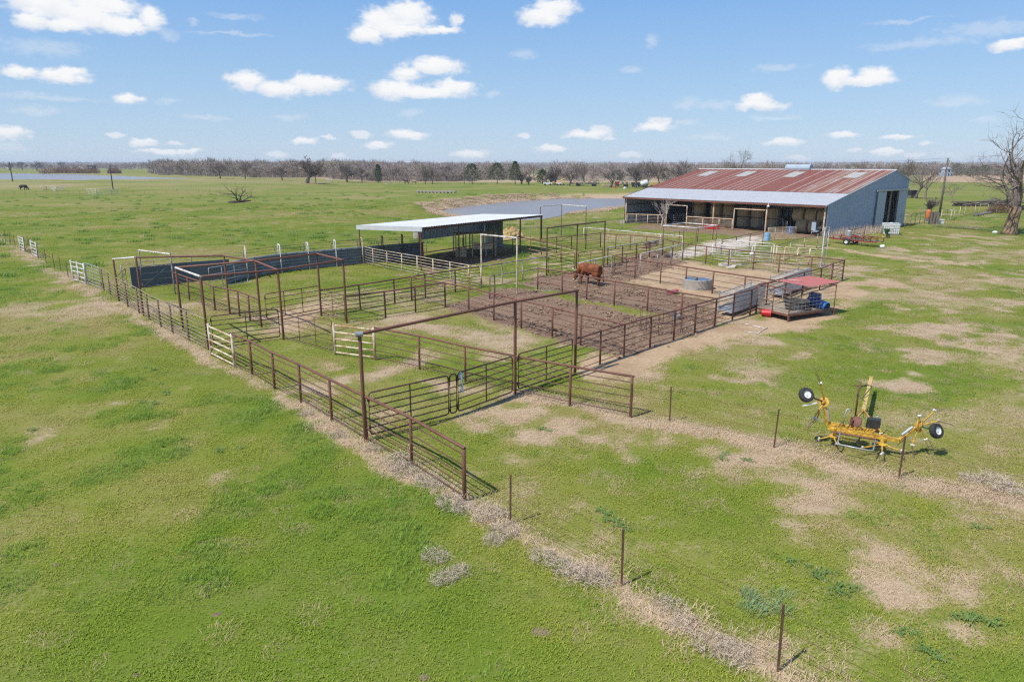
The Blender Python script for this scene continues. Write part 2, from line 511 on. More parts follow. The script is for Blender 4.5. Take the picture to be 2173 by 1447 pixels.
class MB:
    def __init__(self):
        self.v, self.f, self.m = [], [], []

    def add(self, vs, fs, mi=0):
        o = len(self.v)
        self.v.extend([tuple(p) for p in vs])
        self.f.extend([tuple(i + o for i in f) for f in fs])
        self.m.extend([mi] * len(fs))
        return self

    def cyl(self, p0, p1, r, r1=None, n=8, caps=True, mi=0):
        p0, p1 = Vector(p0), Vector(p1)
        r1 = r if r1 is None else r1
        d = (p1 - p0)
        if d.length < 1e-6:
            return self
        q = d.to_track_quat('Z', 'Y')
        ring = [q @ Vector((math.cos(2 * math.pi * i / n), math.sin(2 * math.pi * i / n), 0)) for i in range(n)]
        vs = [p0 + a * r for a in ring] + [p1 + a * r1 for a in ring]
        fs = [(i, (i + 1) % n, n + (i + 1) % n, n + i) for i in range(n)]
        if caps:
            fs += [tuple(range(n))[::-1], tuple(range(n, 2 * n))]
        return self.add(vs, fs, mi)

    def tube(self, pts, rs, n=6, mi=0, closed=False):
        pts = [Vector(p) for p in pts]
        if isinstance(rs, (int, float)):
            rs = [rs] * len(pts)
        vs, fs = [], []
        k = len(pts)
        for i, p in enumerate(pts):
            a = pts[(i - 1) % k] if (closed or i > 0) else p
            b = pts[(i + 1) % k] if (closed or i < k - 1) else p
            d = b - a
            if d.length < 1e-7:
                d = Vector((0, 0, 1))
            q = d.to_track_quat('Z', 'Y')
            vs += [p + q @ Vector((math.cos(2 * math.pi * j / n) * rs[i], math.sin(2 * math.pi * j / n) * rs[i], 0)) for j in range(n)]
        last = k if closed else k - 1
        for i in range(last):
            i2 = (i + 1) % k
            for j in range(n):
                fs.append((i * n + j, i * n + (j + 1) % n, i2 * n + (j + 1) % n, i2 * n + j))
        if not closed:
            fs += [tuple(range(n))[::-1], tuple(range((k - 1) * n, k * n))]
        return self.add(vs, fs, mi)

    def box(self, c, s, rz=0.0, mi=0, rot=None):
        c = Vector(c)
        R = rot if rot is not None else Matrix.Rotation(rz, 3, 'Z')
        vs = [c + R @ Vector((sx * s[0] / 2, sy * s[1] / 2, sz * s[2] / 2)) for sz in (-1, 1) for sy in (-1, 1) for sx in (-1, 1)]
        fs = [(0, 2, 3, 1), (4, 5, 7, 6), (0, 1, 5, 4), (2, 6, 7, 3), (0, 4, 6, 2), (1, 3, 7, 5)]
        return self.add(vs, fs, mi)

    def beam(self, p0, p1, w, h, mi=0):
        """rectangular bar from p0 to p1, w across, h deep (upright)"""
        p0, p1 = Vector(p0), Vector(p1)
        d = p1 - p0
        x = d.normalized()
        up = Vector((0, 0, 1)) if abs(x.z) < .95 else Vector((0, 1, 0))
        y = up.cross(x).normalized(); z = x.cross(y)
        R = Matrix((x, y, z)).transposed()
        return self.box((p0 + p1) / 2, (d.length, w, h), mi=mi, rot=R)

    def lathe(self, prof, c=(0, 0, 0), n=24, mi=0, axis=None, close=False):
        c = Vector(c)
        q = Vector(axis).to_track_quat('Z', 'Y') if axis is not None else Quaternion()
        vs, fs = [], []
        for r, z in prof:
            vs += [c + q @ Vector((r * math.cos(2 * math.pi * i / n), r * math.sin(2 * math.pi * i / n), z)) for i in range(n)]
        k = len(prof)
        for a in range(k - 1 if not close else k):
            b = (a + 1) % k
            for i in range(n):
                fs.append((a * n + i, a * n + (i + 1) % n, b * n + (i + 1) % n, b * n + i))
        return self.add(vs, fs, mi)

    def quad(self, a, b, c, d, mi=0):
        return self.add([a, b, c, d], [(0, 1, 2, 3)], mi)

    def slab(self, a, b, c, d, t, mi=0):
        """quad with thickness t along its normal (both faces)"""
        a, b, c, d = map(Vector, (a, b, c, d))
        n = (b - a).cross(d - a).normalized() * t
        vs = [a, b, c, d, a + n, b + n, c + n, d + n]
        return self.add(vs, [(0, 3, 2, 1), (4, 5, 6, 7), (0, 1, 5, 4), (1, 2, 6, 5), (2, 3, 7, 6), (3, 0, 4, 7)], mi)

    def mesh(self, name, mats, smooth=False):
        me = bpy.data.meshes.new(name)
        me.from_pydata(self.v, [], self.f)
        if not isinstance(mats, (list, tuple)):
            mats = [mats]
        for m in mats:
            me.materials.append(M[m] if isinstance(m, str) else m)
        if any(self.m):
            me.polygons.foreach_set('material_index', self.m)
        if smooth:
            me.polygons.foreach_set('use_smooth', [True] * len(self.f))
        me.update()
        return me

    def build(self, name, mats, parent=None, smooth=False, local=False, org=None):
        """link as one mesh object; world coordinates are turned into the parent's unless local"""
        o_ = None
        if parent is not None and not local:
            o_ = ORG.get(parent.name, Vector())
        elif parent is None and org is not None:
            o_ = Vector(org)
        if o_ is not None and o_.length > 0:
            self.v = [(x - o_.x, y - o_.y, z - o_.z) for x, y, z in self.v]
        ob = bpy.data.objects.new(name, self.mesh(name, mats, smooth))
        COL.objects.link(ob)
        if parent is not None:
            ob.parent = parent
            ORG[ob.name] = ORG.get(parent.name, Vector())
        elif org is not None:
            ob.location = org
        return ob


def tag(o, label, cat=None, group=None, kind=None):
    if label: o['label'] = label
    if cat: o['category'] = cat
    if group: o['group'] = group
    if kind: o['kind'] = kind
    return o


def thing(name, label, cat, loc=(0, 0, 0), rz=0.0, group=None):
    o = bpy.data.objects.new(name, None)
    COL.objects.link(o)
    o.empty_display_size = .3
    o.location = loc
    o.rotation_euler = (0, 0, rz)
    ORG[o.name] = Vector(loc)
    return tag(o, label, cat, group)


def copy_tree(o, parent=None):
    c = o.copy()
    COL.objects.link(c)
    c.parent = parent
    for ch in list(o.children):
        copy_tree(ch, c)
    return c


_bars = {}


def bar_mesh(r, mat, n=8):
    k = (round(r, 4), mat, n)
    if k not in _bars:
        _bars[k] = MB().cyl((0, 0, 0), (0, 0, 1), r, n=n).mesh('pipe', mat, smooth=False)
        me = _bars[k]
        me.polygons.foreach_set('use_smooth', [len(p.vertices) == 4 for p in me.polygons])
    return _bars[k]


def bar(name, p0, p1, r, mat, parent, n=8):
    """a straight pipe as its own object (shared mesh)"""
    p0, p1 = Vector(p0), Vector(p1)
    o = bpy.data.objects.new(name, bar_mesh(r, mat, n))
    COL.objects.link(o)
    d = p1 - p0
    o.parent = parent
    o.location = p0 - ORG.get(parent.name, Vector())
    o.rotation_mode = 'QUATERNION'
    o.rotation_quaternion = d.to_track_quat('Z', 'Y')
    o.scale = (1, 1, d.length)
    ORG[o.name] = ORG.get(parent.name, Vector())
    return o


def struct(o):
    o['kind'] = 'structure'
    return o


# ---------------------------------------------------------------- ground cover
def PP(*pts):
    return [tuple(P(x, y)[:2]) for x, y in pts]


Z_MUD = PP((948, 654), (1000, 630), (1060, 610), (1141, 588), (1200, 580), (1290, 560), (1380, 532), (1440, 536), (1452, 556), (1360, 588),
           (1310, 602), (1400, 614), (1515, 640), (1515, 690), (1430, 720), (1330, 754), (1230, 734), (1170, 714), (1050, 686))
Z_DIRT = PP((1300, 594), (1380, 562), (1450, 549), (1520, 566), (1600, 574), (1700, 588), (1760, 604), (1640, 650), (1515, 690), (1490, 640), (1380, 614))
Z_GRAVEL = PP((1395, 545), (1450, 528), (1500, 514), (1560, 504), (1622, 498), (1640, 510), (1560, 530), (1490, 545), (1440, 552))
Z_SHED = PP((890, 560), (905, 582), (1030, 558), (1095, 546), (1070, 520), (960, 528))
Z_ALLEY = PP((470, 742), (560, 690), (600, 652), (690, 640), (735, 652), (690, 682), (600, 716), (520, 742))
Z_PEN = PP((700, 690), (800, 664), (945, 650), (1050, 684), (1170, 716), (1120, 742), (1085, 752), (960, 724), (800, 694))
Z_BARN = PP((1325, 486), (1420, 490), (1630, 508), (1700, 506), (1760, 505), (1700, 480), (1400, 465))
L_STRAW = PP((1262, 792), (1330, 766), (1430, 734), (1560, 700), (1660, 690), (1740, 640), (1800, 606), (1880, 604))
L_FENCE = PP((-150, 455), (0, 505), (150, 600), (300, 684), (445, 762), (600, 850), (780, 945), (900, 1020), (985, 1072), (1090, 1130), (1320, 1250), (1652, 1424), (1900, 1560))
L_TPOST = PP((1095, 842), (1210, 864), (1340, 890), (1645, 950), (1913, 1018), (2100, 1060), (2400, 1120))
L_TRACK1 = PP((1700, 520), (1790, 530), (1900, 546), (2050, 562), (2300, 590))
L_TRACK2 = PP((1930, 494), (2010, 503), (2080, 512), (2300, 530))
L_GREEN = PP((1020, 600), (1150, 614), (1230, 640), (1390, 668))
Z_RIGHTDRY = PP((1560, 950), (1700, 970), (1900, 1020), (2173, 1080), (2173, 1150), (1950, 1130), (1750, 1070), (1600, 1010))
L_V = PP((1220, 792), (1786, 593))
FIELD_TAN = [flat(px, py) for px, py in ((1950, 386), (2400, 391), (2400, 372), (1950, 372))]


def cover(x, y):
    x = np.asarray(x, float); y = np.asarray(y, float)
    r = np.hypot(x, y)
    wx = x + 1.6 * (fbm(x / 1.7, y / 1.7, 31, 3) - .5); wy = y + 1.6 * (fbm(x / 1.7, y / 1.7, 47, 3) - .5)
    c = {k: np.zeros(x.shape) for k in ('dry', 'mud', 'tan', 'gravel', 'lush')}
    near = r < 140
    X, Y = wx[near], wy[near]
    n1 = fbm(x[near] / 2.4, y[near] / 2.4, 61, 4); n2 = fbm(x[near] / .8, y[near] / .8, 71, 3); n3 = fbm(x[near] / 11, y[near] / 11, 81, 3)
    soft = lambda d, w: 1 - smooth(-w, w, d)
    mud = soft(poly_dist(X, Y, Z_MUD), .9) * (1 - .85 * soft(seg_dist(X, Y, L_GREEN) - .55, .45))
    mud = np.maximum(mud, .95 * soft(poly_dist(X, Y, Z_SHED), .8))
    mud = np.maximum(mud, .75 * soft(poly_dist(X, Y, Z_BARN), 1.5))
    tan = soft(poly_dist(X, Y, Z_DIRT), 1.2)
    straw = soft(seg_dist(X, Y, L_STRAW) - .75 - 1.2 * n3, .8) * smooth(.25, .5, n1 + .12)
    tan = np.maximum(tan, straw)
    tan = np.maximum(tan, .8 * soft(poly_dist(X, Y, Z_ALLEY), 1.0) * smooth(.3, .55, n1 + .05))
    for ln, w in ((L_TRACK1, .9), (L_TRACK2, .7)):
        tan = np.maximum(tan, soft(seg_dist(X, Y, ln) - w * (.4 + n1), .6) * smooth(.3, .52, n2 + .05))
    gravel = soft(poly_dist(X, Y, Z_GRAVEL) + 1.6 * (n1 - .5) + 1.0 * (n2 - .5), 1.9) * (.72 + .5 * (n1 - .3))
    # which side of the corral's long left fence: the pasture is greener there
    a, b = L_FENCE[1], L_FENCE[9]
    side = ((b[0] - a[0]) * (Y - a[1]) - (b[1] - a[1]) * (X - a[0])) / math.hypot(b[0] - a[0], b[1] - a[1])   # >0 : corral side
    inside = smooth(-.3, .6, side)
    right = smooth(1.5, 5, X + 6 - .02 * Y) * inside
    farr = smooth(24, 45, Y)
    back = smooth(46, 62, Y - .35 * X)                                        # open pasture behind the pens
    lim = .69 - .085 * inside * (1 - back) - .055 * right - .03 * farr * right
    dry = smooth(lim - .05, lim + .16, .62 * n1 + .38 * n2 + .16 * (n3 - .5)) * (.75 + .25 * inside)
    dry = np.maximum(dry, (.16 + .36 * inside * (1 - back)) * smooth(.5, .72, fbm(x[near] / 5.2, y[near] / 5.2, 95, 4)))
    dry = np.maximum(dry, soft(seg_dist(X, Y, L_FENCE) - .02 - .62 * n1 * smooth(.3, .6, n2 + .1), .20))
    dry = np.maximum(dry, soft(seg_dist(X, Y, L_TPOST) - .20 - .5 * n1, .26))
    dry = np.maximum(dry, .85 * soft(poly_dist(X, Y, Z_PEN), 1.2) * smooth(.36, .58, n1))
    dry = np.maximum(dry, .6 * soft(poly_dist(X, Y, Z_RIGHTDRY), .8) * smooth(.38, .62, .6 * n1 + .4 * n2))
    dry = np.maximum(dry, .62 * soft(np.hypot((X + 24) / 7, (Y - 38.5) / 2.6) - 1, .35) * smooth(.3, .6, n1 + .1))
    lush = smooth(.53, .68, fbm(x[near] / 2.1 + 4, y[near] / 3.0, 105, 3)) * (1 - .55 * inside)
    c['mud'][near] = mud; c['tan'][near] = tan * (1 - gravel); c['gravel'][near] = gravel
    c['dry'][near] = dry * (1 - mud); c['lush'][near] = lush * (1 - dry) * (1 - mud) * (1 - tan)
    far = ~near
    X, Y = x[far], y[far]
    n = fbm(X / 26, Y / 9, 61, 4)
    d = .30 * smooth(.42, .78, n + .35 * (fbm(X / 60, Y / 30, 66, 3) - .5))
    pd = poly_dist(X, Y, POND)
    d = np.maximum(d, (1 - smooth(1.5, 4.5, pd)) * smooth(.35, .5, fbm(X / 3, Y / 3, 9) + .12) * smooth(130, 150, Y - .55 * X))
    tan = np.zeros(X.shape)
    # dam slope, the wooded ground and the far fields
    d = np.maximum(d, .46 * smooth(195, 235, Y) * smooth(-50, -90, X) * smooth(620, 520, Y) * (.75 + 1.3 * (n - .5)))
    d = np.maximum(d, .75 * smooth(318, 340, Y + .10 * X) * smooth(-150, -110, X) * (1 - smooth(560, 640, Y)) * (1 - smooth(120, 170, X)))
    d = np.maximum(d, .5 * smooth(900, 1300, Y) * (.4 + .9 * smooth(.4, .6, fbm(X / 260, Y / 260, 8, 3))))
    tan = np.maximum(tan, soft(poly_dist(X, Y, FIELD_TAN), 6))
    c['dry'][far] = np.clip(d, 0, 1); c['tan'][far] = tan
    return c


def tone_field(x, y, c):
    """how fresh (0) or thin and yellow (1) the turf is"""
    return np.clip(.46 + 1.5 * (fbm(x / 4.2, y / 4.2, 201, 4) - .5) + 1.3 * (fbm(x / 13, y / 9, 211, 3) - .5) + .5 * c['dry'] - .35 * c['lush'], 0, 1)


def ground_material():
    g = NT('ground')
    v = g.pos()
    a = {k: g.attr(k) for k in ('dry', 'mud', 'tan', 'gravel', 'lush', 'tone')}
    big = g.noise(v, .045, 4, .6)
    mid = g.noise(v, .55, 4, .62)
    fine = g.noise(v, 5.5, 4, .72)
    tiny = g.noise(v, 28, 2, .7)
    tn = g.math('ADD', a['tone'], g.math('ADD', g.math('MULTIPLY', g.math('SUBTRACT', fine, .5), .9), g.math('MULTIPLY', g.math('SUBTRACT', big, .5), .5)))
    green = g.ramp(tn, (0.0, GRASS_D), (.5, GRASS_L), (1.0, GRASS_Y))
    green = g.mix(g.step(mid, .40, .75, 0, .30), green, GRASS_B)
    # thin dead thatch among the blades
    green = g.mix(g.step(g.math('ADD', g.math('MULTIPLY', tiny, .6), g.math('MULTIPLY', mid, .4)), .50, .68, 0, .45), green, (.255, .205, .10))
    grain = g.math('SUBTRACT', g.math('ADD', g.math('MULTIPLY', fine, .7), g.math('MULTIPLY', tiny, .3)), .5)
    dry = g.mix(g.step(tiny, .3, .7), (.32, .235, .150), (.42, .32, .212))
    f = g.step(g.math('ADD', a['dry'], g.math('MULTIPLY', grain, 2.0)), .12, .95)
    c = g.mix(f, green, dry)
    tan = g.mix(g.step(fine, .3, .7), (.325, .222, .132), (.455, .338, .212))
    tan = g.mix(g.step(mid, .42, .66, 0, .7), tan, (.285, .185, .108))
    f2 = g.step(g.math('ADD', a['tan'], g.math('MULTIPLY', grain, 1.1)), .30, .70)
    c = g.mix(f2, c, tan)
    hoof = g.voro(v, 3.4)
    clod = g.noise(v, 9, 3, .75)
    mud = g.mix(g.step(clod, .32, .68), (.160, .100, .066), (.292, .193, .128))
    mud = g.mix(g.step(mid, .4, .7, 0, .5), mud, (.315, .218, .145))
    mud = g.mix(g.step(hoof, .0, .22, .55, 0), mud, (.10, .068, .05))
    f3 = g.step(g.math('ADD', a['mud'], g.math('MULTIPLY', grain, .9)), .34, .66)
    c = g.mix(f3, c, mud)
    gr = g.mix(g.step(g.math('ADD', tiny, g.math('MULTIPLY', fine, .6)), .6, 1.0), (.62, .56, .48), (.38, .32, .26))
    gr = g.mix(g.step(mid, .38, .66, 0, .75), gr, (.40, .31, .23))
    f4 = g.step(g.math('ADD', a['gravel'], g.math('MULTIPLY', grain, .9)), .36, .64)
    c = g.mix(f4, c, gr)
    x = g.n('ShaderNodeBump')
    g.link(clod, x.inputs['Height']); x.inputs['Distance'].default_value = .13
    g.put(x.inputs['Strength'], g.math('ADD', g.math('MULTIPLY', a['mud'], .75), .2))
    g.link(x.outputs[0], g.b.inputs['Normal'])
    return g.done(c, .95, 0, .1)


GRASS_D = (.112, .160, .017)
GRASS_L = (.164, .185, .029)
GRASS_Y = (.226, .196, .068)
GRASS_B = (.178, .158, .051)
M['ground'] = ground_material()


def axis(lo, hi, fine_lo, fine_hi, step, grow):
    a = list(np.arange(fine_lo, fine_hi + step, step))
    s = step
    x = a[-1]
    while x < hi:
        s *= grow; x += s; a.append(x)
    s = step; x = a[0]; pre = []
    while x > lo:
        s *= grow; x -= s; pre.append(x)
    return np.array(pre[::-1] + a)


def build_ground():
    xs = axis(-7000, 7000, -24, 34, .27, 1.035)
    ys = axis(-300, 9000, 9, 30, .22, 1.022)
    X, Y = np.meshgrid(xs, ys)
    Z = terrain(X, Y)
    c = cover(X.ravel(), Y.ravel())
    c['tone'] = tone_field(X.ravel(), Y.ravel(), c)
    mud = c['mud'].reshape(X.shape)
    bumps = (fbm(X / .55, Y / .55, 131, 3) - .5) * .13 + (fbm(X / 1.9, Y / 1.9, 141, 2) - .5) * .10
    Z = Z + mud * bumps * (X > -60) * (X < 70) * (Y < 90)
    nx, ny = len(xs), len(ys)
    co = np.stack([X, Y, Z], -1).reshape(-1, 3)
    idx = np.arange(nx * ny).reshape(ny, nx)
    q = np.stack([idx[:-1, :-1], idx[:-1, 1:], idx[1:, 1:], idx[1:, :-1]], -1).reshape(-1, 4)
    me = bpy.data.meshes.new('ground')
    me.vertices.add(len(co)); me.vertices.foreach_set('co', co.ravel())
    me.loops.add(q.size); me.loops.foreach_set('vertex_index', q.ravel())
    me.polygons.add(len(q)); me.polygons.foreach_set('loop_start', np.arange(0, q.size, 4))
    me.polygons.foreach_set('use_smooth', np.ones(len(q), bool))
    me.update(calc_edges=True)
    for k, v in c.items():
        at = me.attributes.new(k, 'FLOAT', 'POINT')
        at.data.foreach_set('value', v.astype(np.float32))
    me.materials.append(M['ground'])
    o = bpy.data.objects.new('ground', me)
    COL.objects.link(o)
    struct(o)
    print('ground', len(q))
    return o


build_ground()


def water(name, poly, z, mat):
    m = MB()
    n = len(poly)
    cx, cy = sum(p[0] for p in poly) / n, sum(p[1] for p in poly) / n
    ring = [(cx + (x - cx) * 1.04 + 0, cy + (y - cy) * 1.04, z) for x, y in poly]
    m.add([(cx, cy, z)] + ring, [(0, i + 1, (i + 1) % n + 1) for i in range(n)])
    o = m.build(name, mat)
    struct(o)
    return o


def water_material(name, col, scale):
    g = NT(name)
    v = g.pos()
    n = g.noise(g.scale(v, (1, .45, 1)), scale, 4, .6)
    g.bump(n, .16, .05)
    c = g.mix(g.noise(v, .05, 3, .5), col, tuple(k * 1.12 for k in col))
    return g.done(c, .3, 0, .16)


M['pond_water'] = water_material('pond_water', (.20, .178, .168), 2.2)
M['lake_water'] = water_material('lake_water', (.20, .19, .195), .9)
water('pond_water', POND, POND_Z, 'pond_water')
water('reservoir_water', RESERVOIR, RES_Z, 'lake_water')


# ---------------------------------------------------------------- grass
def blade_clump(nm, n, rad, h0, h1, w, bend, mat, seed, lay=0.0):
    rg = random.Random(seed)
    vs, fs = [], []
    for i in range(n):
        a = rg.random() * 6.283; r = rad * math.sqrt(rg.random())
        x, y = r * math.cos(a), r * math.sin(a)
        h = rg.uniform(h0, h1); yaw = rg.random() * 6.283
        b = h * rg.uniform(.2, bend)
        bx, by = math.cos(yaw) * b, math.sin(yaw) * b
        if lay:
            bx += lay * h; by += lay * h * .3
        ww = w * rg.uniform(.6, 1.3); px, py = -math.sin(yaw) * ww, math.cos(yaw) * ww
        o = len(vs)
        vs += [(x - px, y - py, -.02), (x + px, y + py, -.02), (x + bx * .35 + px * .8, y + by * .35 + py * .8, h * .6),
               (x + bx * .35 - px * .8, y + by * .35 - py * .8, h * .6), (x + bx, y + by, h)]
        fs += [(o, o + 1, o + 2, o + 3), (o + 3, o + 2, o + 4)]
    me = bpy.data.meshes.new(nm)
    me.from_pydata(vs, [], fs)
    me.materials.append(M[mat])
    return bpy.data.objects.new(nm, me)


def blade_material(name, a, b, tip, spec=.25, rough=.55, far=None):
    g = NT(name)
    tone = g.attr('tone', 'INSTANCER')
    rnd = g.rand()
    c = g.mix(tone, a, b) if far is None else g.ramp(tone, (0.0, a), (.5, b), (1.0, far))
    c = g.mix(g.step(rnd, .2, 1.0, 0, .45 if far is None else .2), c, tip)
    mt = g.done(c, rough, 0, spec)
    nv = g.n('ShaderNodeVectorMath', operation='MULTIPLY_ADD'); g.link(g.n('ShaderNodeNewGeometry').outputs['Normal'], nv.inputs[0])
    nv.inputs[1].default_value = (.28, .28, .28); nv.inputs[2].default_value = (0, 0, 1)
    nn = g.n('ShaderNodeVectorMath', operation='NORMALIZE'); g.link(nv.outputs[0], nn.inputs[0]); g.link(nn.outputs[0], g.b.inputs['Normal'])
    # thin blades pass the light on: whichever side the sun is on, the blade glows alike
    tr = g.n('ShaderNodeBsdfTranslucent'); ad = g.n('ShaderNodeAddShader')
    ng = g.scale(nn.outputs[0], (-1.0, -1.0, -1.0))
    g.link(ng, tr.inputs['Normal'])
    g.put(tr.inputs[0], c)
    g.link(g.b.outputs[0], ad.inputs[0]); g.link(tr.outputs[0], ad.inputs[1]); g.link(ad.outputs[0], g.out.inputs[0])
    return mt


M['grass_blade'] = blade_material('grass_blade', (.106, .162, .016), (.160, .184, .028), (.215, .195, .062), .06, .6, (.232, .196, .078))
M['tall_blade'] = blade_material('tall_blade', (.078, .140, .015), (.118, .168, .024), (.13, .175, .045), .15, .5)
M['dry_blade'] = blade_material('dry_blade', (.27, .20, .132), (.345, .268, .185), (.245, .19, .142), .06, .7)
M['weed_leaf'] = blade_material('weed_leaf', (.055, .095, .022), (.085, .125, .036), (.06, .095, .035), .2, .5)


def scatter(name, label, pts, rots, scl, idx, tone, objs):
    n = len(pts)
    me = bpy.data.meshes.new(name)
    me.vertices.add(n)
    me.vertices.foreach_set('co', np.asarray(pts, np.float32).ravel())
    for nm, typ, val in (('rot', 'FLOAT_VECTOR', rots), ('scl', 'FLOAT', scl), ('tone', 'FLOAT', tone)):
        at = me.attributes.new(nm, typ, 'POINT')
        at.data.foreach_set('vector' if typ == 'FLOAT_VECTOR' else 'value', np.asarray(val, np.float32).ravel())
    at = me.attributes.new('idx', 'INT', 'POINT'); at.data.foreach_set('value', np.asarray(idx, np.int32))
    col = bpy.data.collections.new(name + '_source')
    for o in objs:
        col.objects.link(o)
    ob = bpy.data.objects.new(name, me)
    COL.objects.link(ob)
    ng = bpy.data.node_groups.new(name, 'GeometryNodeTree')
    ng.interface.new_socket('Geometry', in_out='INPUT', socket_type='NodeSocketGeometry')
    ng.interface.new_socket('Geometry', in_out='OUTPUT', socket_type='NodeSocketGeometry')
    gi, go = ng.nodes.new('NodeGroupInput'), ng.nodes.new('NodeGroupOutput')
    ci = ng.nodes.new('GeometryNodeCollectionInfo'); ci.inputs['Collection'].default_value = col
    ci.inputs['Separate Children'].default_value = True; ci.inputs['Reset Children'].default_value = True
    ip = ng.nodes.new('GeometryNodeInstanceOnPoints'); ip.inputs['Pick Instance'].default_value = True

    def at_(nm, typ):
        a = ng.nodes.new('GeometryNodeInputNamedAttribute'); a.data_type = typ; a.inputs['Name'].default_value = nm
        return a.outputs[0]
    ng.links.new(gi.outputs[0], ip.inputs['Points']); ng.links.new(ci.outputs[0], ip.inputs['Instance'])
    ng.links.new(at_('idx', 'INT'), ip.inputs['Instance Index'])
    ng.links.new(at_('rot', 'FLOAT_VECTOR'), ip.inputs['Rotation']); ng.links.new(at_('scl', 'FLOAT'), ip.inputs['Scale'])
    ng.links.new(ip.outputs[0], go.inputs[0])
    md = ob.modifiers.new('scatter', 'NODES'); md.node_group = ng
    tag(ob, label, name.replace('_', ' '), kind='stuff')
    print(name, n)
    return ob


def build_grass():
    N0 = 70000
    # even over the bearing, thinning out with distance
    r = 9.0 * (160 / 9.0) ** RNG.random(N0)
    az = RNG.uniform(-.92, .92, N0)
    dens = np.minimum(15.0, 15.0 * (17 / r) ** 1.55)
    w = dens * r * r
    keep = RNG.random(N0) < w / w.max()
    r, az = r[keep], az[keep]
    x, y = r * np.sin(az), r * np.cos(az)
    print('candidates', len(x))
    # repeat until the wanted number is met
    c = cover(x, y)
    bare = np.maximum(np.maximum(c['mud'], c['gravel']), c['tan'] * .97)
    u = RNG.random(len(x))
    ok = u > bare * 1.05
    x, y, r = x[ok], y[ok], r[ok]
    c = {k: v[ok] for k, v in c.items()}
    z = terrain(x, y)
    n = len(x)
    u = RNG.random(n)
    base = .025 + .13 * smooth(2, 8, x + 5) * smooth(.35, .65, fbm(x / 1.3, y / 1.3, 401, 3))
    isdry = u < np.maximum(base, smooth(.12, .95, c['dry']) * .97)
    tall = (~isdry) & (RNG.random(n) < .05 + .42 * c['lush'])
    short = (~isdry) & (~tall)
    pts = np.stack([x, y, z], 1)
    rot = np.zeros((n, 3)); rot[:, 2] = RNG.uniform(0, 6.283, n)
    grow = 1 + .5 * smooth(18, 60, r) + .5 * smooth(60, 150, r)
    tone = np.clip(tone_field(x, y, c) + RNG.normal(0, .07, n), 0, 1)
    s = short
    scatter('grass', 'short bright green pasture grass covering the ground', pts[s], rot[s], (RNG.uniform(.7, 1.25, n) * grow)[s],
            RNG.integers(0, 3, n)[s], tone[s],
            [blade_clump('grass_clump%d' % i, 80, .36, .018, .058, .0060, 1.6, 'grass_blade', 300 + i) for i in range(3)])
    s = tall
    rot[:, 2] = np.where(tall, RNG.normal(0.2, .5, n), rot[:, 2])
    scatter('tall_grass', 'taller deep green tufts standing out of the pasture', pts[s], rot[s], (RNG.uniform(.6, 1.2, n) * (grow * .6 + .4) * (.55 + .55 * c['lush']))[s],
            RNG.integers(0, 2, n)[s], tone[s],
            [blade_clump('tall_clump%d' % i, 70, .34, .05, .15, .0062, 1.2, 'tall_blade', 320 + i, .4) for i in range(2)])
    s = isdry
    rot[:, 2] = RNG.uniform(0, 6.283, n)
    fd = np.minimum(seg_dist(x, y, L_FENCE), seg_dist(x, y, L_TPOST))
    up = 1 + .45 * (1 - smooth(.3, .9, fd))
    scatter('dry_grass', 'pale straw-coloured dead grass in patches and along fences', pts[s], rot[s], (RNG.uniform(.6, 1.2, n) * grow * up)[s],
            RNG.integers(0, 2, n)[s], tone[s],
            [blade_clump('dry_clump%d' % i, 110, .30, .02, .09, .0030, 2.4, 'dry_blade', 340 + i) for i in range(2)])


build_grass()


def build_far_tufts():
    n = 26000
    x, y = RNG.uniform(-40, 60, n), RNG.uniform(120, 200, n)
    d = poly_dist(x, y, POND)
    ok = (d > .2) & (d < 4.2) & (y - .55 * x > 128) & (RNG.random(n) < .62)
    x, y = x[ok], y[ok]; k = len(x)
    scatter('bank_grass', 'rough pale dead grass on the far bank of the pond', np.stack([x, y, terrain(x, y)], 1), np.stack([np.zeros(k), np.zeros(k), RNG.uniform(0, 6.28, k)], 1),
            RNG.uniform(.8, 3.2, k) * smooth(.3, .7, fbm(x / 2.5, y / 2.5, 77, 3) + .15), RNG.integers(0, 2, k), RNG.random(k), [blade_clump('bank_clump%d' % i, 45, .30, .05, .16, .014, 1.4, 'dry_blade', 380 + i) for i in range(2)])
    n = 2600
    r = RNG.uniform(60, 215, n); a = RNG.uniform(-.78, .12, n)
    x, y = r * np.sin(a), r * np.cos(a)
    ok = (fbm(x / 14, y / 6, 91, 3) > .5) & (poly_dist(x, y, POND) > 12) & (y > 50 + .4 * (x + 20))
    x, y = x[ok], y[ok]; k = len(x)
    keep = RNG.random(k) < .4
    x, y = x[keep], y[keep]; k = len(x)
    scatter('grass_tussocks', 'dark green grass tussocks dotted over the far pasture', np.stack([x, y, terrain(x, y)], 1), np.stack([np.zeros(k), np.zeros(k), RNG.normal(.2, .4, k)], 1),
            RNG.uniform(1.0, 2.6, k), np.zeros(k, int), RNG.random(k) * .5, [blade_clump('tussock', 90, .34, .08, .20, .010, .9, 'tall_blade', 390, .4)])



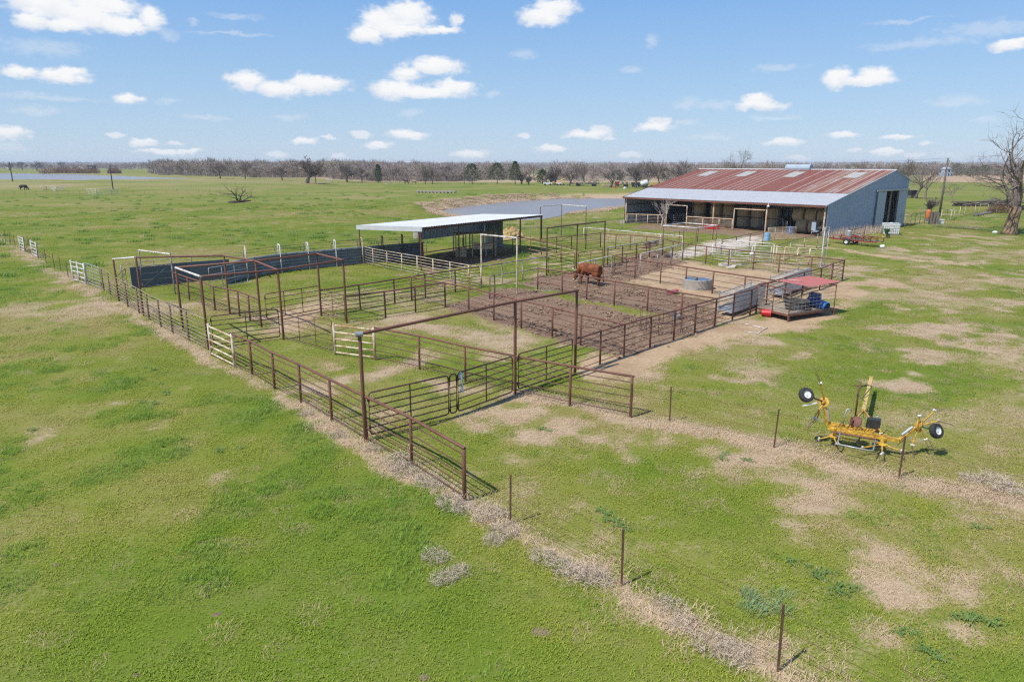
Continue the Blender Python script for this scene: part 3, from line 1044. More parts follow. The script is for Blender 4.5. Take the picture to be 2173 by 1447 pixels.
def build_weeds():
    """dark broad-leaved weeds growing flat in the near grass"""
    vs, fs = [], []
    rg = random.Random(77)
    for i in range(26):
        a = rg.uniform(0, 6.283); L = rg.uniform(.10, .24); w = rg.uniform(.012, .022); x0, y0 = rg.uniform(-.12, .12), rg.uniform(-.12, .12)
        dx, dy = math.cos(a), math.sin(a); o = len(vs)
        vs += [(x0, y0, .02), (x0 + dx * L * .5 - dy * w, y0 + dy * L * .5 + dx * w, .10), (x0 + dx * L * .5 + dy * w, y0 + dy * L * .5 - dx * w, .10), (x0 + dx * L, y0 + dy * L, .06)]
        fs += [(o, o + 1, o + 3, o + 2)]
    me = bpy.data.meshes.new('weed'); me.from_pydata(vs, [], fs); me.materials.append(M['weed_leaf'])
    P0 = [(1275, 1097, 5), (1300, 1098, 4), (1320, 1095, 3), (1700, 1192, 3), (1722, 1212, 4), (1750, 1225, 5), (1775, 1240, 4), (1805, 1250, 3), (1925, 1328, 4), (1935, 1345, 3), (2060, 1308, 5), (2095, 1322, 4),
          (330, 785, 3), (340, 815, 4), (355, 832, 3), (325, 850, 3), (490, 955, 3), (10, 758, 3), (1165, 912, 4), (1190, 590, 2), (1560, 968, 3), (1590, 975, 3), (120, 905, 2), (60, 700, 2), (2100, 1130, 3), (1980, 1390, 3)]
    pts = []
    for px, py, n in P0:
        c = P(px, py)
        for _ in range((n + 1) // 2):
            pts.append((c.x + rg.gauss(0, .22), c.y + rg.gauss(0, .16), c.z))
    pts = np.array(pts); k = len(pts)
    scatter('weeds', 'flat dark green broad-leaved weeds in the near grass', pts, np.stack([np.zeros(k), np.zeros(k), RNG.uniform(0, 6.28, k)], 1), RNG.uniform(.4, .95, k), np.zeros(k, int), RNG.random(k), [bpy.data.objects.new('weed', me)])
    c = P(1605, 1278); n = 12
    q = np.stack([RNG.normal(c.x, .22, n), RNG.normal(c.y, .18, n), np.full(n, c.z)], 1)
    M['blue_blade'] = blade_material('blue_blade', (.075, .135, .055), (.115, .175, .085), (.13, .185, .10), .25, .45)
    scatter('blue_green_grass', 'round blue-green clump of coarse grass near the nearest fence post', q, np.stack([np.zeros(n), np.zeros(n), RNG.normal(.2, .5, n)], 1), RNG.uniform(.7, 1.2, n), np.zeros(n, int), RNG.random(n),
            [blade_clump('blue_clump', 40, .18, .07, .17, .006, 1.2, 'blue_blade', 395, .5)])


build_far_tufts()
build_weeds()


def build_clods():
    """broken lumps of trampled mud"""
    objs = []
    for i in range(3):
        rg = random.Random(700 + i)
        bm = bmesh.new()
        bmesh.ops.create_icosphere(bm, subdivisions=2, radius=.1)
        for v in bm.verts:
            v.co *= rg.uniform(.65, 1.25); v.co.z *= .62
        me = bpy.data.meshes.new('clod%d' % i); bm.to_mesh(me); bm.free()
        me.materials.append(M['clod'])
        objs.append(bpy.data.objects.new('clod%d' % i, me))
    n = 60000
    x, y = RNG.uniform(-9, 24, n), RNG.uniform(25, 66, n)
    c = cover(x, y)
    p = c['mud'] * smooth(.35, .6, fbm(x / 1.1, y / 1.1, 431, 3)) * .30
    ok = RNG.random(n) < p
    x, y = x[ok], y[ok]
    k = len(x)
    scatter('mud_clods', 'lumps of churned brown mud trampled in the pens', np.stack([x, y, terrain(x, y) + .01], 1), np.stack([RNG.uniform(-.3, .3, k), RNG.uniform(-.3, .3, k), RNG.uniform(0, 6.28, k)], 1),
            RNG.uniform(.35, 1.15, k), RNG.integers(0, 3, k), RNG.random(k), objs)


gk = NT('clod')
M['clod'] = gk.done(gk.mix(gk.attr('tone', 'INSTANCER'), (.15, .10, .068), (.30, .205, .14)), .95, 0, .1)
build_clods()


# ---------------------------------------------------------------- fences, gates and frames
def ztop(pt, py):
    """height reached at a ground position"""
    return CAM_H - pt[1] * math.tan(PITCH + math.atan((py - PH / 2) / FPX))


RJ = random.Random(5)


def jit(s):
    return Vector((RJ.uniform(-s, s), RJ.uniform(-s, s), RJ.uniform(-s, s)))


def fence(label, posts, h=1.42, rods=5, post='rust_pipe', rail='rust_pipe', rod='rod_rust', pr=.048, rr=.042, kr=.017, top=True,
          name='pipe_fence', first=True, last=True, spans=None, low=.16, world=False, over=.0, mesh=0.0, group=None):
    """top rail on posts with thinner rods strung between; each post, rail and rod a part"""
    pts = [Vector(p) if world else P(*p) for p in posts]
    if spans:
        a, b = pts[0], pts[-1]
        pts = [on(a.x + (b.x - a.x) * i / spans, a.y + (b.y - a.y) * i / spans) for i in range(spans + 1)]
    t = thing(name, label, 'fence', tuple(pts[0]), group=group)
    k = len(pts)
    ptop = [p + Vector((0, 0, h)) for p in pts]
    for i, p in enumerate(pts):
        if (i == 0 and not first) or (i == k - 1 and not last):
            continue
        bar('post', p - Vector((0, 0, .12)), ptop[i] + jit(.02) * (1 if top else 0) - Vector((0, 0, .01)), pr * RJ.uniform(.92, 1.06), post, t)
    if top:
        for i in range(k - 1):
            bar('top_rail', ptop[i] if i else ptop[i] - (ptop[1] - ptop[0]).normalized() * over, ptop[i + 1] if i < k - 2 else ptop[i + 1] + (ptop[i + 1] - ptop[i]).normalized() * over, rr, rail, t)
    for j in range(rods):
        f = low + (h - (.20 if top else 0.04) - low) * (j / max(1, rods - 1)) if rods > 1 else h * .5
        path = [p + Vector((0, 0, f)) + jit(.022) for p in pts]
        m = MB()
        m.tube(path, kr, n=5)
        m.build('rail', rod, t, smooth=True)
    if mesh:
        m = MB()
        for i in range(k - 1):
            n = int((pts[i + 1] - pts[i]).length / mesh)
            for q in range(1, n):
                b = pts[i].lerp(pts[i + 1], q / n)
                m.cyl(b + Vector((0, 0, .05)), b + Vector((0, 0, h - .03)), .006, n=3, caps=False)
        m.build('mesh_wire', rod, t)['kind'] = 'stuff'
    return t


def gate(label, a, b, h=1.32, rails=6, stiles=1, mat='dark_pipe', r=.026, z0=.14, world=False, brace=False, gusset=True, name='pipe_gate', group=None):
    """rounded tube frame, horizontal rails and upright stiles, hinge lugs"""
    A, B = (Vector(a), Vector(b)) if world else (P(*a), P(*b))
    t = thing(name, label, 'gate', tuple(A), group=group)
    d = B - A
    L = d.length
    q = lambda s, z: A + d * (s / L) + Vector((0, 0, z))
    c = .09
    loop = [q(c, z0), q(L - c, z0), q(L - c * .3, z0 + c * .3), q(L, z0 + c), q(L, z0 + h - c), q(L - c * .3, z0 + h - c * .3), q(L - c, z0 + h),
            q(c, z0 + h), q(c * .3, z0 + h - c * .3), q(0, z0 + h - c), q(0, z0 + c), q(c * .3, z0 + c * .3)]
    MB().tube(loop, r, n=7, closed=True).build('frame', mat, t, smooth=True)
    for i in range(1, rails - 1):
        z = z0 + h * i / (rails - 1)
        bar('rail', q(0, z), q(L, z), r * .72, mat, t, 6)
    for i in range(1, stiles + 1):
        s = L * i / (stiles + 1)
        bar('stile', q(s, z0), q(s, z0 + h), r * .8, mat, t, 6)
    if brace:
        bar('brace', q(.05, z0), q(L * .9, z0 + h), r * .7, mat, t, 6)
    if gusset:
        for s, z in ((.02, z0 + .2), (.02, z0 + h - .2)):
            m = MB(); m.box(q(s, z) - d.normalized() * .03, (.07, .05, .12), math.atan2(d.y, d.x)); m.build('hinge', mat, t)
    return t


def frame(label, posts, tops, beams, mat='rust_pipe', r=.055, br=.05, name='overhead_frame', white=(), group=None, wm='white_pipe'):
    """tall posts joined overhead; beams are pairs of post numbers"""
    pts = [P(*p) for p in posts]
    tp = [Vector((p.x, p.y, (ztop(p, y) if y > 20 else p.z + y))) for p, y in zip(pts, tops)]
    t = thing(name, label, 'pipe frame', tuple(pts[0]), group=group)
    for p, q in zip(pts, tp):
        bar('post', p - Vector((0, 0, .1)), q, r, mat, t)
    for i, (a, b) in enumerate(beams):
        d = (tp[b] - tp[a]).normalized() * .06
        bar('crossbeam', tp[a] - d, tp[b] + d, br, wm if i in white else mat, t)
    return t, pts, tp


def panel(label, posts, h=1.42, rails=5, mat='cream_pipe', pr=.06, rr=.034, name='pipe_fence', z0=.12, group=None):
    """short welded panel: stout posts and stout horizontal pipes"""
    pts = [P(*p) for p in posts]
    t = thing(name, label, 'fence', tuple(pts[0]), group=group)
    for p in pts:
        bar('post', p - Vector((0, 0, .1)), p + Vector((0, 0, h)), pr, mat, t)
    for a, b in zip(pts[:-1], pts[1:]):
        for i in range(rails):
            z = z0 + (h - .12 - z0) * i / (rails - 1)
            bar('rail', a + Vector((0, 0, z)), b + Vector((0, 0, z)), rr, mat, t)
    return t


# nearest corner
fence('brown pipe fence running past the cream panel to its open end in the near grass',
      [(499, 781), (535.6, 797), (583, 826), (639, 855), (704.7, 893.5), (779, 936), (874, 988), (986, 1064)], h=1.42, rods=5, over=.05, first=False)
frame('nearest tall overhead pipe frame above the gates, grey bracket on its left post', [(776, 937), (1093, 836), (1220, 793)], [709, 640, 617], [(0, 1), (1, 2)])
fr_bracket = thing('pipe_bracket', 'grey steel collar on top of the nearest tall post', 'bracket', tuple(P(776, 937)))
_p = P(776, 937); _z = ztop(_p, 709)
MB().cyl((_p.x - .12, _p.y - .06, _z), (_p.x + .08, _p.y + .04, _z), .075, n=10).build('collar', 'galv', fr_bracket, smooth=False)
gate('dark pipe gate leaf hinged at the nearest tall post', (787, 931), (953, 887), rails=7, stiles=1)
gate('narrow dark pipe ladder closing the gap between two gate leaves', (956, 886), (970, 882), rails=7, stiles=0, gusset=False)
gate('dark pipe gate leaf with the blue rope, hinged at the middle tall post', (973, 881), (1087, 839), rails=7, stiles=1)
gate('dark pipe gate to the right of the middle tall post', (1100, 833), (1213, 795), rails=7, stiles=1)
fence('short brown fence ending open beside the dry weeds and steel posts', [(1093, 836), (1209, 861), (1338, 886)], rods=5, first=False, over=.06)
fence('brown fence between the inner cream panel and the middle tall post', [(797, 764), (890.6, 785), (988, 811), (1093, 835)], rods=5, first=False, last=False)
panel('cream pipe panel in the outer left fence beside the alley gate', [(449, 755), (499, 781)], h=1.44)
panel('rust-stained cream pipe panel standing inside the pens', [(712, 753), (796, 764)], h=1.44)
gate('thin brown gate between the alley post and the inner cream panel', (604, 721), (708, 750), rails=7, stiles=2, mat='rod_rust', r=.018, gusset=False)
gate('dark pipe gate across the alley beside the outer cream panel', (454, 738), (595, 720), rails=7, stiles=1)
gate('dark pipe gate standing open in the pale dirt of the alley', (567, 682), (680, 661), rails=6, stiles=2)
gate('brown gate across the far mouth of the alley', (683, 668), (733, 685), rails=6, stiles=1, mat='rod_rust', r=.02, gusset=False)

# the alley's overhead steel
frame('large brown overhead pipe frame spanning the alley with one white end pipe',
      [(443, 741), (602, 721), (736, 686), (388.8, 699), (555, 695), (682, 671), (488, 665), (305, 670), (253, 639)],
      [587, 573, 552, 568, 554, 538.5, 543, 546, 550],
      [(0, 1), (1, 2), (3, 4), (4, 5), (3, 0), (5, 2), (6, 4), (4, 1), (6, 7), (7, 8)], white=(4, 9))
frame('grey bent overhead pipe above the dark windbreak end', [(304, 600), (372, 625)], [531, 539.5], [(0, 1)], mat='grey_pipe', r=.045, br=.05, white=(0,))
fence('pale rust-streaked rail fence along the outer left side of the alley',
      [(221, 617), (235, 626), (253, 639), (272, 651), (296, 665), (317, 679), (342, 694.5), (367, 708), (402, 724), (443, 745)], h=1.45, rods=7, post='brown_old',
      rail='rail_old', rod='rail_old', rr=.022, kr=.018, pr=.045, last=False)
gate('galvanised tube gate next to the white double panel', (187, 604), (217, 616), h=1.35, rails=7, stiles=1, mat='galv', r=.022)
panel('white double pipe panel in the outer left fence line', [(157, 597), (170, 600), (184, 605)], h=1.5, mat='white_pipe', pr=.07, rr=.035)
panel('far white pipe panel left of the rusty swing gate', [(44.5, 531), (53.5, 535)], h=1.4, mat='white_pipe', pr=.07, rr=.035)
panel('white pipe panel right of the rusty swing gate', [(70, 542), (81, 547.5)], h=1.4, mat='white_pipe', pr=.07, rr=.035)
gate('rusty braced swing gate between the two far white panels', (54.5, 535.5), (69, 541.5), rails=5, stiles=0, mat='rust_pipe', r=.03, brace=True)
fence('brown fence inside the alley below the white end pipe',
      [(372, 624), (402.5, 637), (430, 647), (457, 659), (488, 666), (509, 671), (531, 681), (555, 694)], h=1.40, rods=5, last=False)
gate('grey tube gate leaning against the smooth windbreak', (303, 613), (371, 606), h=1.3, rails=4, stiles=0, mat='grey_pipe', r=.022, brace=True, gusset=False)
gate('small dark gate beside the smooth windbreak end', (253, 637), (272, 616), h=1.3, rails=5, stiles=0, mat='brown_old', r=.025, brace=True, gusset=False)

# pens in the middle
fence('brown fence from the alley frame to the pale six-rail fence', [(682, 671), (765, 657), (838, 643.5), (903, 631), (966, 620), (1022, 609.5)], rods=6, first=False)
fence('shorter brown fence from the alley frame to the mud pen corner', [(736, 686), (818.6, 674), (882, 663), (945, 651.5)], rods=5, first=False)
fence('pale six-rail fence running from the quilted windbreak towards the mud pen',
      [(771, 559), (793, 565), (822, 571), (853, 577.5), (886, 584), (920, 591.5), (956, 599), (995, 607), (1021, 611)], h=1.42, rods=6, post='cream_pipe', rail='pale_rod',
      rod='pale_rod', rr=.028, kr=.02, pr=.042)
fence('long brown fence on the near side of the mud pen',
      [(874, 637.5), (945, 652), (995, 663), (1048, 679), (1106, 696), (1172, 714), (1232, 732), (1324, 756)], rods=5, last=False)
fence('brown fence on the far side of the mud pen in front of the bull',
      [(1141, 614), (1193, 624), (1244.6, 636), (1303, 648.5), (1373, 662), (1445, 678), (1518, 692)], rods=4, last=False)
fence('brown fence behind the round concrete trough', [(1298, 582), (1347, 593), (1401, 602), (1454, 612), (1511, 623), (1578, 635), (1640, 645)], rods=4, last=False)
fence('brown back fence of the dirt pens nearest the barn', [(1448, 552), (1497, 560), (1545, 567), (1597.5, 573), (1652, 579), (1719, 586), (1787, 594)], rods=5)
fence('long brown fence along the straw-covered outer edge of the pens',
      [(1220, 793), (1273, 773), (1323.6, 756), (1379, 737.5), (1429, 722), (1474, 706), (1516, 692), (1554, 680), (1591, 668.5), (1625, 651), (1664, 638),
       (1702, 625), (1739, 614.5), (1763, 603), (1787, 594)], rods=5, first=False, last=False)

# pens and alleys at the back, between shed and barn
frame('pale overhead pipe frame at the end of the six-rail fence', [(1022, 610), (1097, 626)], [498, 505], [(0, 1)], mat='cream_pipe', r=.045, br=.05, wm='white_pipe', white=(0,))
fence('grey-railed wire fence at the green edge of the mud', [(1022, 610), (1066, 602), (1109, 594), (1160, 585)], rods=4, post='cream_pipe', rail='grey_pipe', rod='grey_pipe', kr=.007, mesh=.5, first=False)
fence('low pale-railed fence in front of the shed pen', [(1039, 634), (1050, 632), (1097, 624), (1141, 615)], rods=2, post='brown_old', rail='grey_pipe', rod='grey_pipe', kr=.008, last=False, rr=.032)
frame('dark overhead frame with three posts behind the bull', [(1160, 585.5), (1223, 576), (1281, 567)], [484, 476.5, 470], [(0, 1), (1, 2)], mat='dark_pipe', r=.05)
gate('dark gate under the left half of the three-post frame', (1164, 585), (1219, 577), rails=6, stiles=1)
gate('dark gate under the right half of the three-post frame', (1227, 576), (1278, 568), rails=6, stiles=1)
fence('grey-railed fence running from the three-post frame to the gravel', [(1281, 567), (1289, 563), (1320, 557), (1350, 551.5), (1378, 546.5), (1406, 541)], rods=5, post='dark_pipe', rail='grey_pipe', rod='rod_rust', first=False)
fence('pale-topped fence behind the bull beside the swung gate', [(1228, 602), (1262, 592), (1298, 583)], rods=3, post='grey_pipe', rail='white_pipe', rod='rod_rust', rr=.035, kr=.008)
gate('dark gate with a pale rounded end in the mud lane', (1303, 583), (1353, 577), rails=5, stiles=1)
fence('pale-topped wire fence on the near side of the mud lane', [(1358, 578), (1394, 568), (1423, 560), (1447, 552.5)], rods=3, post='grey_pipe', rail='white_pipe', rod='rod_rust', rr=.035, kr=.007, mesh=.5)
fence('brown fence behind the three-post frame next to the shed', [(1149, 541), (1181, 536), (1212, 532.5), (1243, 529), (1274, 525)], rods=6, post='rust_pipe')
fence('brown fence joining the shed pen to the overhead cage', [(1274, 525), (1306, 528.5), (1337, 531), (1371, 534), (1405, 538)], rods=5, first=False, rod='pale_rod')
fence('long white-railed fence across the grass behind the brown fence', [(1238, 511), (1290, 516), (1345, 522), (1400, 528), (1447, 533)], rods=5, post='cream_pipe', rail='white_pipe', rod='pale_rod', rr=.034, kr=.010)
fence('brown fence along the side of the white-roofed shed', [(1088, 533), (1126, 541), (1160, 548), (1190, 556), (1222, 565)], rods=4, rod='orange_rust', kr=.016)
frame('pale far overhead frame standing against the pond', [(1146, 516), (1191, 499), (1242, 510)], [438, 434.5, 438.5], [(0, 1), (1, 2)], mat='brown_old', r=.05, white=(0, 1))
fence('thin wire fence on the pond bank behind the shed', [(1093, 512), (1125, 508), (1150, 505), (1190, 501), (1245, 497), (1320, 487)], h=1.3, rods=4, post='grey_pipe', rail='grey_pipe', rod='grey_pipe', kr=.006, rr=.02, pr=.035, mesh=.6)
cage, _cp, _ct = frame('white-topped overhead cage of pipes at the gravel lane', [(1405, 539), (1474.5, 548), (1518.5, 525), (1449, 518)], [479, 484, 478.6, 473], [(0, 1), (1, 2), (2, 3), (3, 0)],
                       mat='brown_old', r=.045, br=.05, white=(0, 1, 2, 3))
fence('short brown fence from the cage to the dirt pens', [(1406, 540), (1448, 552)], rods=4, spans=2, post='dark_pipe', first=False, last=False, mesh=.45, kr=.007)
fence('brown wire fence on the grass beside the gravel lane', [(1405, 528), (1440, 520), (1480, 513), (1512, 508)], rods=4, post='brown_old', rail='grey_pipe', rod='rod_rust', kr=.007, rr=.03, mesh=.5)
fence('weathered fence leading from the cage to the barn front', [(1530, 543), (1560, 535), (1590, 527), (1618, 520)], rods=3, post='brown_old', rail='brown_old', rod='rod_rust', rr=.035)
fence('white pipe fence behind the slab stones', [(1511, 553), (1549, 558), (1594, 558), (1634, 558)], h=1.4, rods=6, post='white_pipe', rail='white_pipe', rod='white_pipe', kr=.022, rr=.036)
fence('second white pipe fence further back towards the barn', [(1519, 541), (1560, 545), (1600, 549), (1640, 552)], h=1.4, rods=5, post='white_pipe', rail='white_pipe', rod='white_pipe', kr=.018, rr=.036)
fence('cream many-railed fence in front of the hay barn', [(1640, 560), (1662, 561), (1690, 563), (1715, 564), (1742, 566)], h=1.42, rods=9, post='cream_pipe', rail='cream_pipe', rod='cream_pipe', kr=.020, rr=.034)
fence('brown-topped fence slanting back to the right barn corner', [(1646, 556), (1675, 546), (1705, 536), (1732, 527), (1752, 520)], h=1.4, rods=6, post='cream_pipe', rail='brown_old', rod='pale_rod', kr=.018, rr=.036)
gate('rust-orange twelve-rail gate swung open before the barn', (1628, 511), (1688, 509), h=1.25, rails=11, stiles=3, mat='orange_rust', r=.03, gusset=False)
lad = thing('ladder_post', 'tall white pipe ladder frame near the red trailer', 'ladder', tuple(P(1741, 569)))
_a, _b = P(1741, 569), P(1750, 568)
_h = ztop(_a, 482) - _a.z
for _q in (_a, _b):
    bar('rail', _q, _q + Vector((0, 0, _h)), .045, 'white_pipe', lad)
for _i in range(9):
    _z = _h * (.12 + .87 * _i / 8)
    bar('rung', _a + Vector((0, 0, _z)), _b + Vector((0, 0, _z)), .022, 'white_pipe', lad, 6)


# steel T-post lines with barbed wire
def wire_fence(label, posts, h=1.25, wires=4, hs=None, group=None):
    pts = [P(*p) for p in posts]
    t = thing('wire_fence', label, 'fence', tuple(pts[0]), group=group)
    tops = []
    for i, p in enumerate(pts):
        hh = (hs[i] if hs else h)
        lean = Vector((RJ.uniform(-.03, .03), RJ.uniform(-.03, .03), 0))
        m = MB()
        m.beam(p - Vector((0, 0, .1)), p + lean * hh + Vector((0, 0, hh)), .045, .012)
        m.beam(p - Vector((0, 0, .1)) + Vector((.0, .018, 0)), p + lean * hh + Vector((0, .018, hh)), .012, .036)
        m.build('post', 't_post', t)
        tops.append((p, lean))
    for j in range(wires):
        f = .22 + (h - .35) * j / (wires - 1)
        path = []
        for i in range(len(pts)):
            path.append(pts[i] + tops[i][1] * f + Vector((0, 0, f)))
            if i < len(pts) - 1:
                q = pts[i].lerp(pts[i + 1], .5); path.append(q + Vector((0, 0, f - .03)))
        MB().tube(path, .0045, n=3).build('wire', 'rod_rust', t)
    return t


wire_fence('barbed wire on dark steel posts through the nearest dry grass', [(986, 1066), (1083, 1113), (1319, 1243), (1651, 1424), (2080, 1655)])
wire_fence('barbed wire on rusty steel posts passing the yellow tedder', [(1338, 887), (1421, 896), (1642, 950), (1907, 1016), (2220, 1090)], h=1.2)
wire_fence('old wire fence between the two groups of white panels', [(81, 548), (98, 559), (116, 570), (130, 578), (145, 589), (157, 597)], h=1.2)
wire_fence('wire fence running off to the left from the far white panels', [(44, 531), (33, 524), (23, 518), (12, 512), (0, 505), (-60, 478), (-140, 440)], h=1.2)


# ---------------------------------------------------------------- windbreak walls
def wall_run(label, pts, h, mat, name, posts=True, quilt=False, thick=.05):
    g = [P(*p) for p in pts]
    t = thing(name, label, 'wall', tuple(g[0]))
    if not quilt:
        for a, b in zip(g[:-1], g[1:]):
            n = max(1, int((b - a).length / 3.0))
            for i in range(n):
                p, q = a.lerp(b, i / n + .002), a.lerp(b, (i + 1) / n - .002)
                m = MB(); m.beam(p + Vector((0, 0, h / 2)), q + Vector((0, 0, h / 2)), thick, h)
                m.build('sheet', mat, t)
    else:
        # stacked tyre-sidewall slabs: rows of bulging cushions
        rows = 6
        meshes = []
        for k in range(4):
            m = MB(); nx = 8
            vs, fs = [], []
            for j in range(5):
                for i in range(nx):
                    u, w = i / (nx - 1), j / 4
                    bul = .075 * (math.sin(math.pi * min(1, max(0, w))) ** .6) * (.75 + .25 * math.sin(math.pi * u)) * (.7 + .3 * RJ.random())
                    vs.append((u, -.03 - bul, w))
            for j in range(4):
                for i in range(nx - 1):
                    fs.append((j * nx + i, j * nx + i + 1, (j + 1) * nx + i + 1, (j + 1) * nx + i))
            m.add(vs, fs)
            m.add([(0, 0.03, 0), (1, .03, 0), (1, .03, 1), (0, .03, 1), (0, -.03, 0), (1, -.03, 0), (1, -.03, 1), (0, -.03, 1)],
                  [(0, 1, 2, 3), (0, 4, 5, 1), (3, 2, 6, 7), (0, 3, 7, 4), (1, 5, 6, 2)])
            meshes.append(m.mesh('slab', 'belt_quilt', smooth=False))
        tot = 0
        for a, b in zip(g[:-1], g[1:]):
            L = (b - a).length
            n = max(1, round(L / 1.1))
            d = (b - a)
            for r_ in range(rows):
                off = .5 if r_ % 2 else 0
                for i in range(n):
                    s0, s1 = max(0, (i - off * .4) / n), min(1, (i + 1 - off * .4 * (i < n - 1)) / n)
                    p = a.lerp(b, s0)
                    ob = bpy.data.objects.new('slab', meshes[RJ.randrange(4)])
                    COL.objects.link(ob); ob.parent = t
                    ob.location = p + Vector((0, 0, .02 + h * r_ / rows)) - ORG[t.name]
                    ob.rotation_euler = (0, 0, math.atan2(d.y, d.x) + RJ.uniform(-.01, .01))
                    ob.scale = ((s1 - s0) * L * .985, 1, h / rows * .95)
                    tot += 1
        m = MB()
        for a, b in zip(g[:-1], g[1:]):
            nn = Vector((-(b - a).y, (b - a).x, 0)).normalized() * .05
            m.beam(a + nn + Vector((0, 0, h / 2)), b + nn + Vector((0, 0, h / 2)), .02, h - .04)
        m.build('backing', 'belt_smooth', t)
    return t


worn('belt_quilt', (.21, .23, .265), (.13, .14, .16), 1.6, .45, .2, .6)
wall_run('smooth dark blue-grey windbreak at the left end of the crowding pen', [(281, 613), (330, 607), (400, 599.5), (452, 595), (490, 592)], 1.42, 'belt_smooth', 'windbreak_wall')
wall_run('quilted blue-grey windbreak curving from the alley to the white-roofed shed',
         [(482, 604), (500, 598), (530, 590), (572, 582), (612, 576), (690, 568), (769, 560), (835, 554), (899, 548)], 1.42, 'belt_quilt', 'windbreak_wall', quilt=True)

# inverted-U hoops tying the windbreak to the outer alley fence
hoops = [((527, 593), (519, 576), 525, 'cream_pipe'), ((598, 579), (586, 567), 520, 'white_pipe'), ((657, 571.5), (647, 560), 516, 'white_pipe'),
         ((715, 566), (705, 555), 511, 'white_pipe'), ((771, 560), (760, 549), 506, 'cream_pipe'), ((814, 556), (805, 546), 502, 'dark_pipe'), ((856, 552), (848, 542), 499, 'dark_pipe')]
HN = ['rusty cream pipe hoop at the bend of the quilted windbreak', 'white pipe hoop over the windbreak, second from the rusty one', 'white pipe hoop at the middle of the quilted windbreak',
      'white pipe hoop over the windbreak, just left of the pale six-rail fence', 'cream pipe hoop where the six-rail fence meets the windbreak',
      'dark pipe hoop under the left end of the white roof', 'dark pipe hoop under the white roof nearest its front post']
for (a, b, yt, mt), lb in zip(hoops, HN):
    A = P(*a)
    t = thing('alley_hoop', lb, 'pipe hoop', tuple(A), group='hoops over the curved alley')
    B = P(*b)
    z = ztop(A, yt)
    B = A + (B - A).normalized() * 1.0
    A = A + (A - B).normalized() * .1
    B = on(B.x, B.y)
    z = min(z, A.z + 2.3)
    bar('post', A, (A.x, A.y, z), .042, mt, t); bar('post', B, (B.x, B.y, z), .042, mt, t)
    bar('crossbar', (A.x, A.y, z - .02), (B.x, B.y, z - .02), .045, mt, t)
fence('outer wire and rail fence of the curved alley behind the windbreak', [(519, 577), (586, 567), (647, 559.5), (705, 553.5), (760, 548), (805, 544), (848, 541), (905, 537)], h=1.62, rods=6,
      post='grey_pipe', rail='rod_rust', rod='rod_rust', rr=.016, kr=.014, pr=.035)
fence('pale two-rail fence on the grass behind the smooth windbreak', [(262, 602), (330, 590), (410, 581), (520, 571)], h=1.3, rods=2, post='grey_pipe', rail='pale_rod', rod='pale_rod', rr=.02, kr=.012, pr=.035)
gate('silver tube gate inside the crowding pen before the windbreak bend', (447, 617), (526, 602), h=1.35, rails=4, stiles=2, mat='galv', r=.024, gusset=False)


# ---------------------------------------------------------------- steel sheeting
def rib_sheet(w, L, mat, name='roof_sheet', rib=.305, rh=.034, name_mesh='sheet'):
    """ribbed steel sheet: x across, y along the slope, flat underside open"""
    m = MB()
    xs = []
    n = max(1, round(w / rib)); pitch = w / n
    for i in range(n):
        x0 = i * pitch
        xs += [(x0, 0), (x0 + pitch * .30, 0), (x0 + pitch * .40, rh), (x0 + pitch * .58, rh), (x0 + pitch * .68, 0)]
    xs.append((w, 0))
    k = len(xs)
    vs = [(x, 0, z) for x, z in xs] + [(x, L, z) for x, z in xs] + [(x, 0, z - .012) for x, z in xs] + [(x, L, z - .012) for x, z in xs]
    fs = [(i, i + 1, k + i + 1, k + i) for i in range(k - 1)] + [(2 * k + i + 1, 2 * k + i, 3 * k + i, 3 * k + i + 1) for i in range(k - 1)]
    fs += [(i + 1, i, 2 * k + i, 2 * k + i + 1) for i in range(k - 1)]
    m.add(vs, fs)
    return m.mesh(name_mesh, mat)


def roof_rust_material(name, rust, pale, amount):
    g = NT(name)
    v = g.co('Object')
    rnd = g.rand()
    cx = g.n('ShaderNodeCombineXYZ'); g.link(rnd, cx.inputs[2])
    off = g.n('ShaderNodeVectorMath', operation='MULTIPLY_ADD'); g.link(cx.outputs[0], off.inputs[0]); off.inputs[1].default_value = (40, 40, 40); g.link(v, off.inputs[2])
    long = g.noise(g.scale(off.outputs[0], (3.2, .12, 1)), 1.6, 5, .65)
    blot = g.noise(off.outputs[0], 2.6, 5, .7)
    sx = g.n('ShaderNodeSeparateXYZ'); g.link(v, sx.inputs[0])
    edge = g.math('MULTIPLY', g.step(sx.outputs[0], .17, .20, 1, 0), g.step(g.math('FRACT', g.math('MULTIPLY', rnd, 7.3)), .30, .34, 0, 1))
    c = g.mix(g.step(blot, .3, .7), tuple(k * .78 for k in rust), tuple(min(1, k * 1.2) for k in rust))
    f = g.math('MAXIMUM', g.step(long, .58 - amount, .70 - amount * .8), g.math('MULTIPLY', edge, g.step(blot, .2, .4, .7, .95)))
    c = g.mix(f, c, g.mix(g.step(blot, .35, .65), tuple(k * .85 for k in pale), pale))
    # rows of screw-line rust across the sheet
    row = g.math('FRACT', g.math('MULTIPLY', sx.outputs[1], 1 / 1.45))
    c = g.mix(g.math('MULTIPLY', g.step(row, .0, .08, .55, 0), g.step(blot, .35, .6)), c, tuple(k * .5 for k in rust))
    return g.done(c, .62, .12, .35)


M['roof_rust'] = roof_rust_material('roof_rust', (.245, .090, .062), (.50, .44, .40), -.14)
M['roof_mixed'] = roof_rust_material('roof_mixed', (.29, .135, .08), (.39, .35, .325), .08)
M['roof_galv'] = roof_rust_material('roof_galv', (.36, .25, .21), (.475, .48, .495), .58)
M['skylight'] = worn('skylight', (.47, .46, .41), (.38, .36, .32), 1.5, .5, .2, .5)


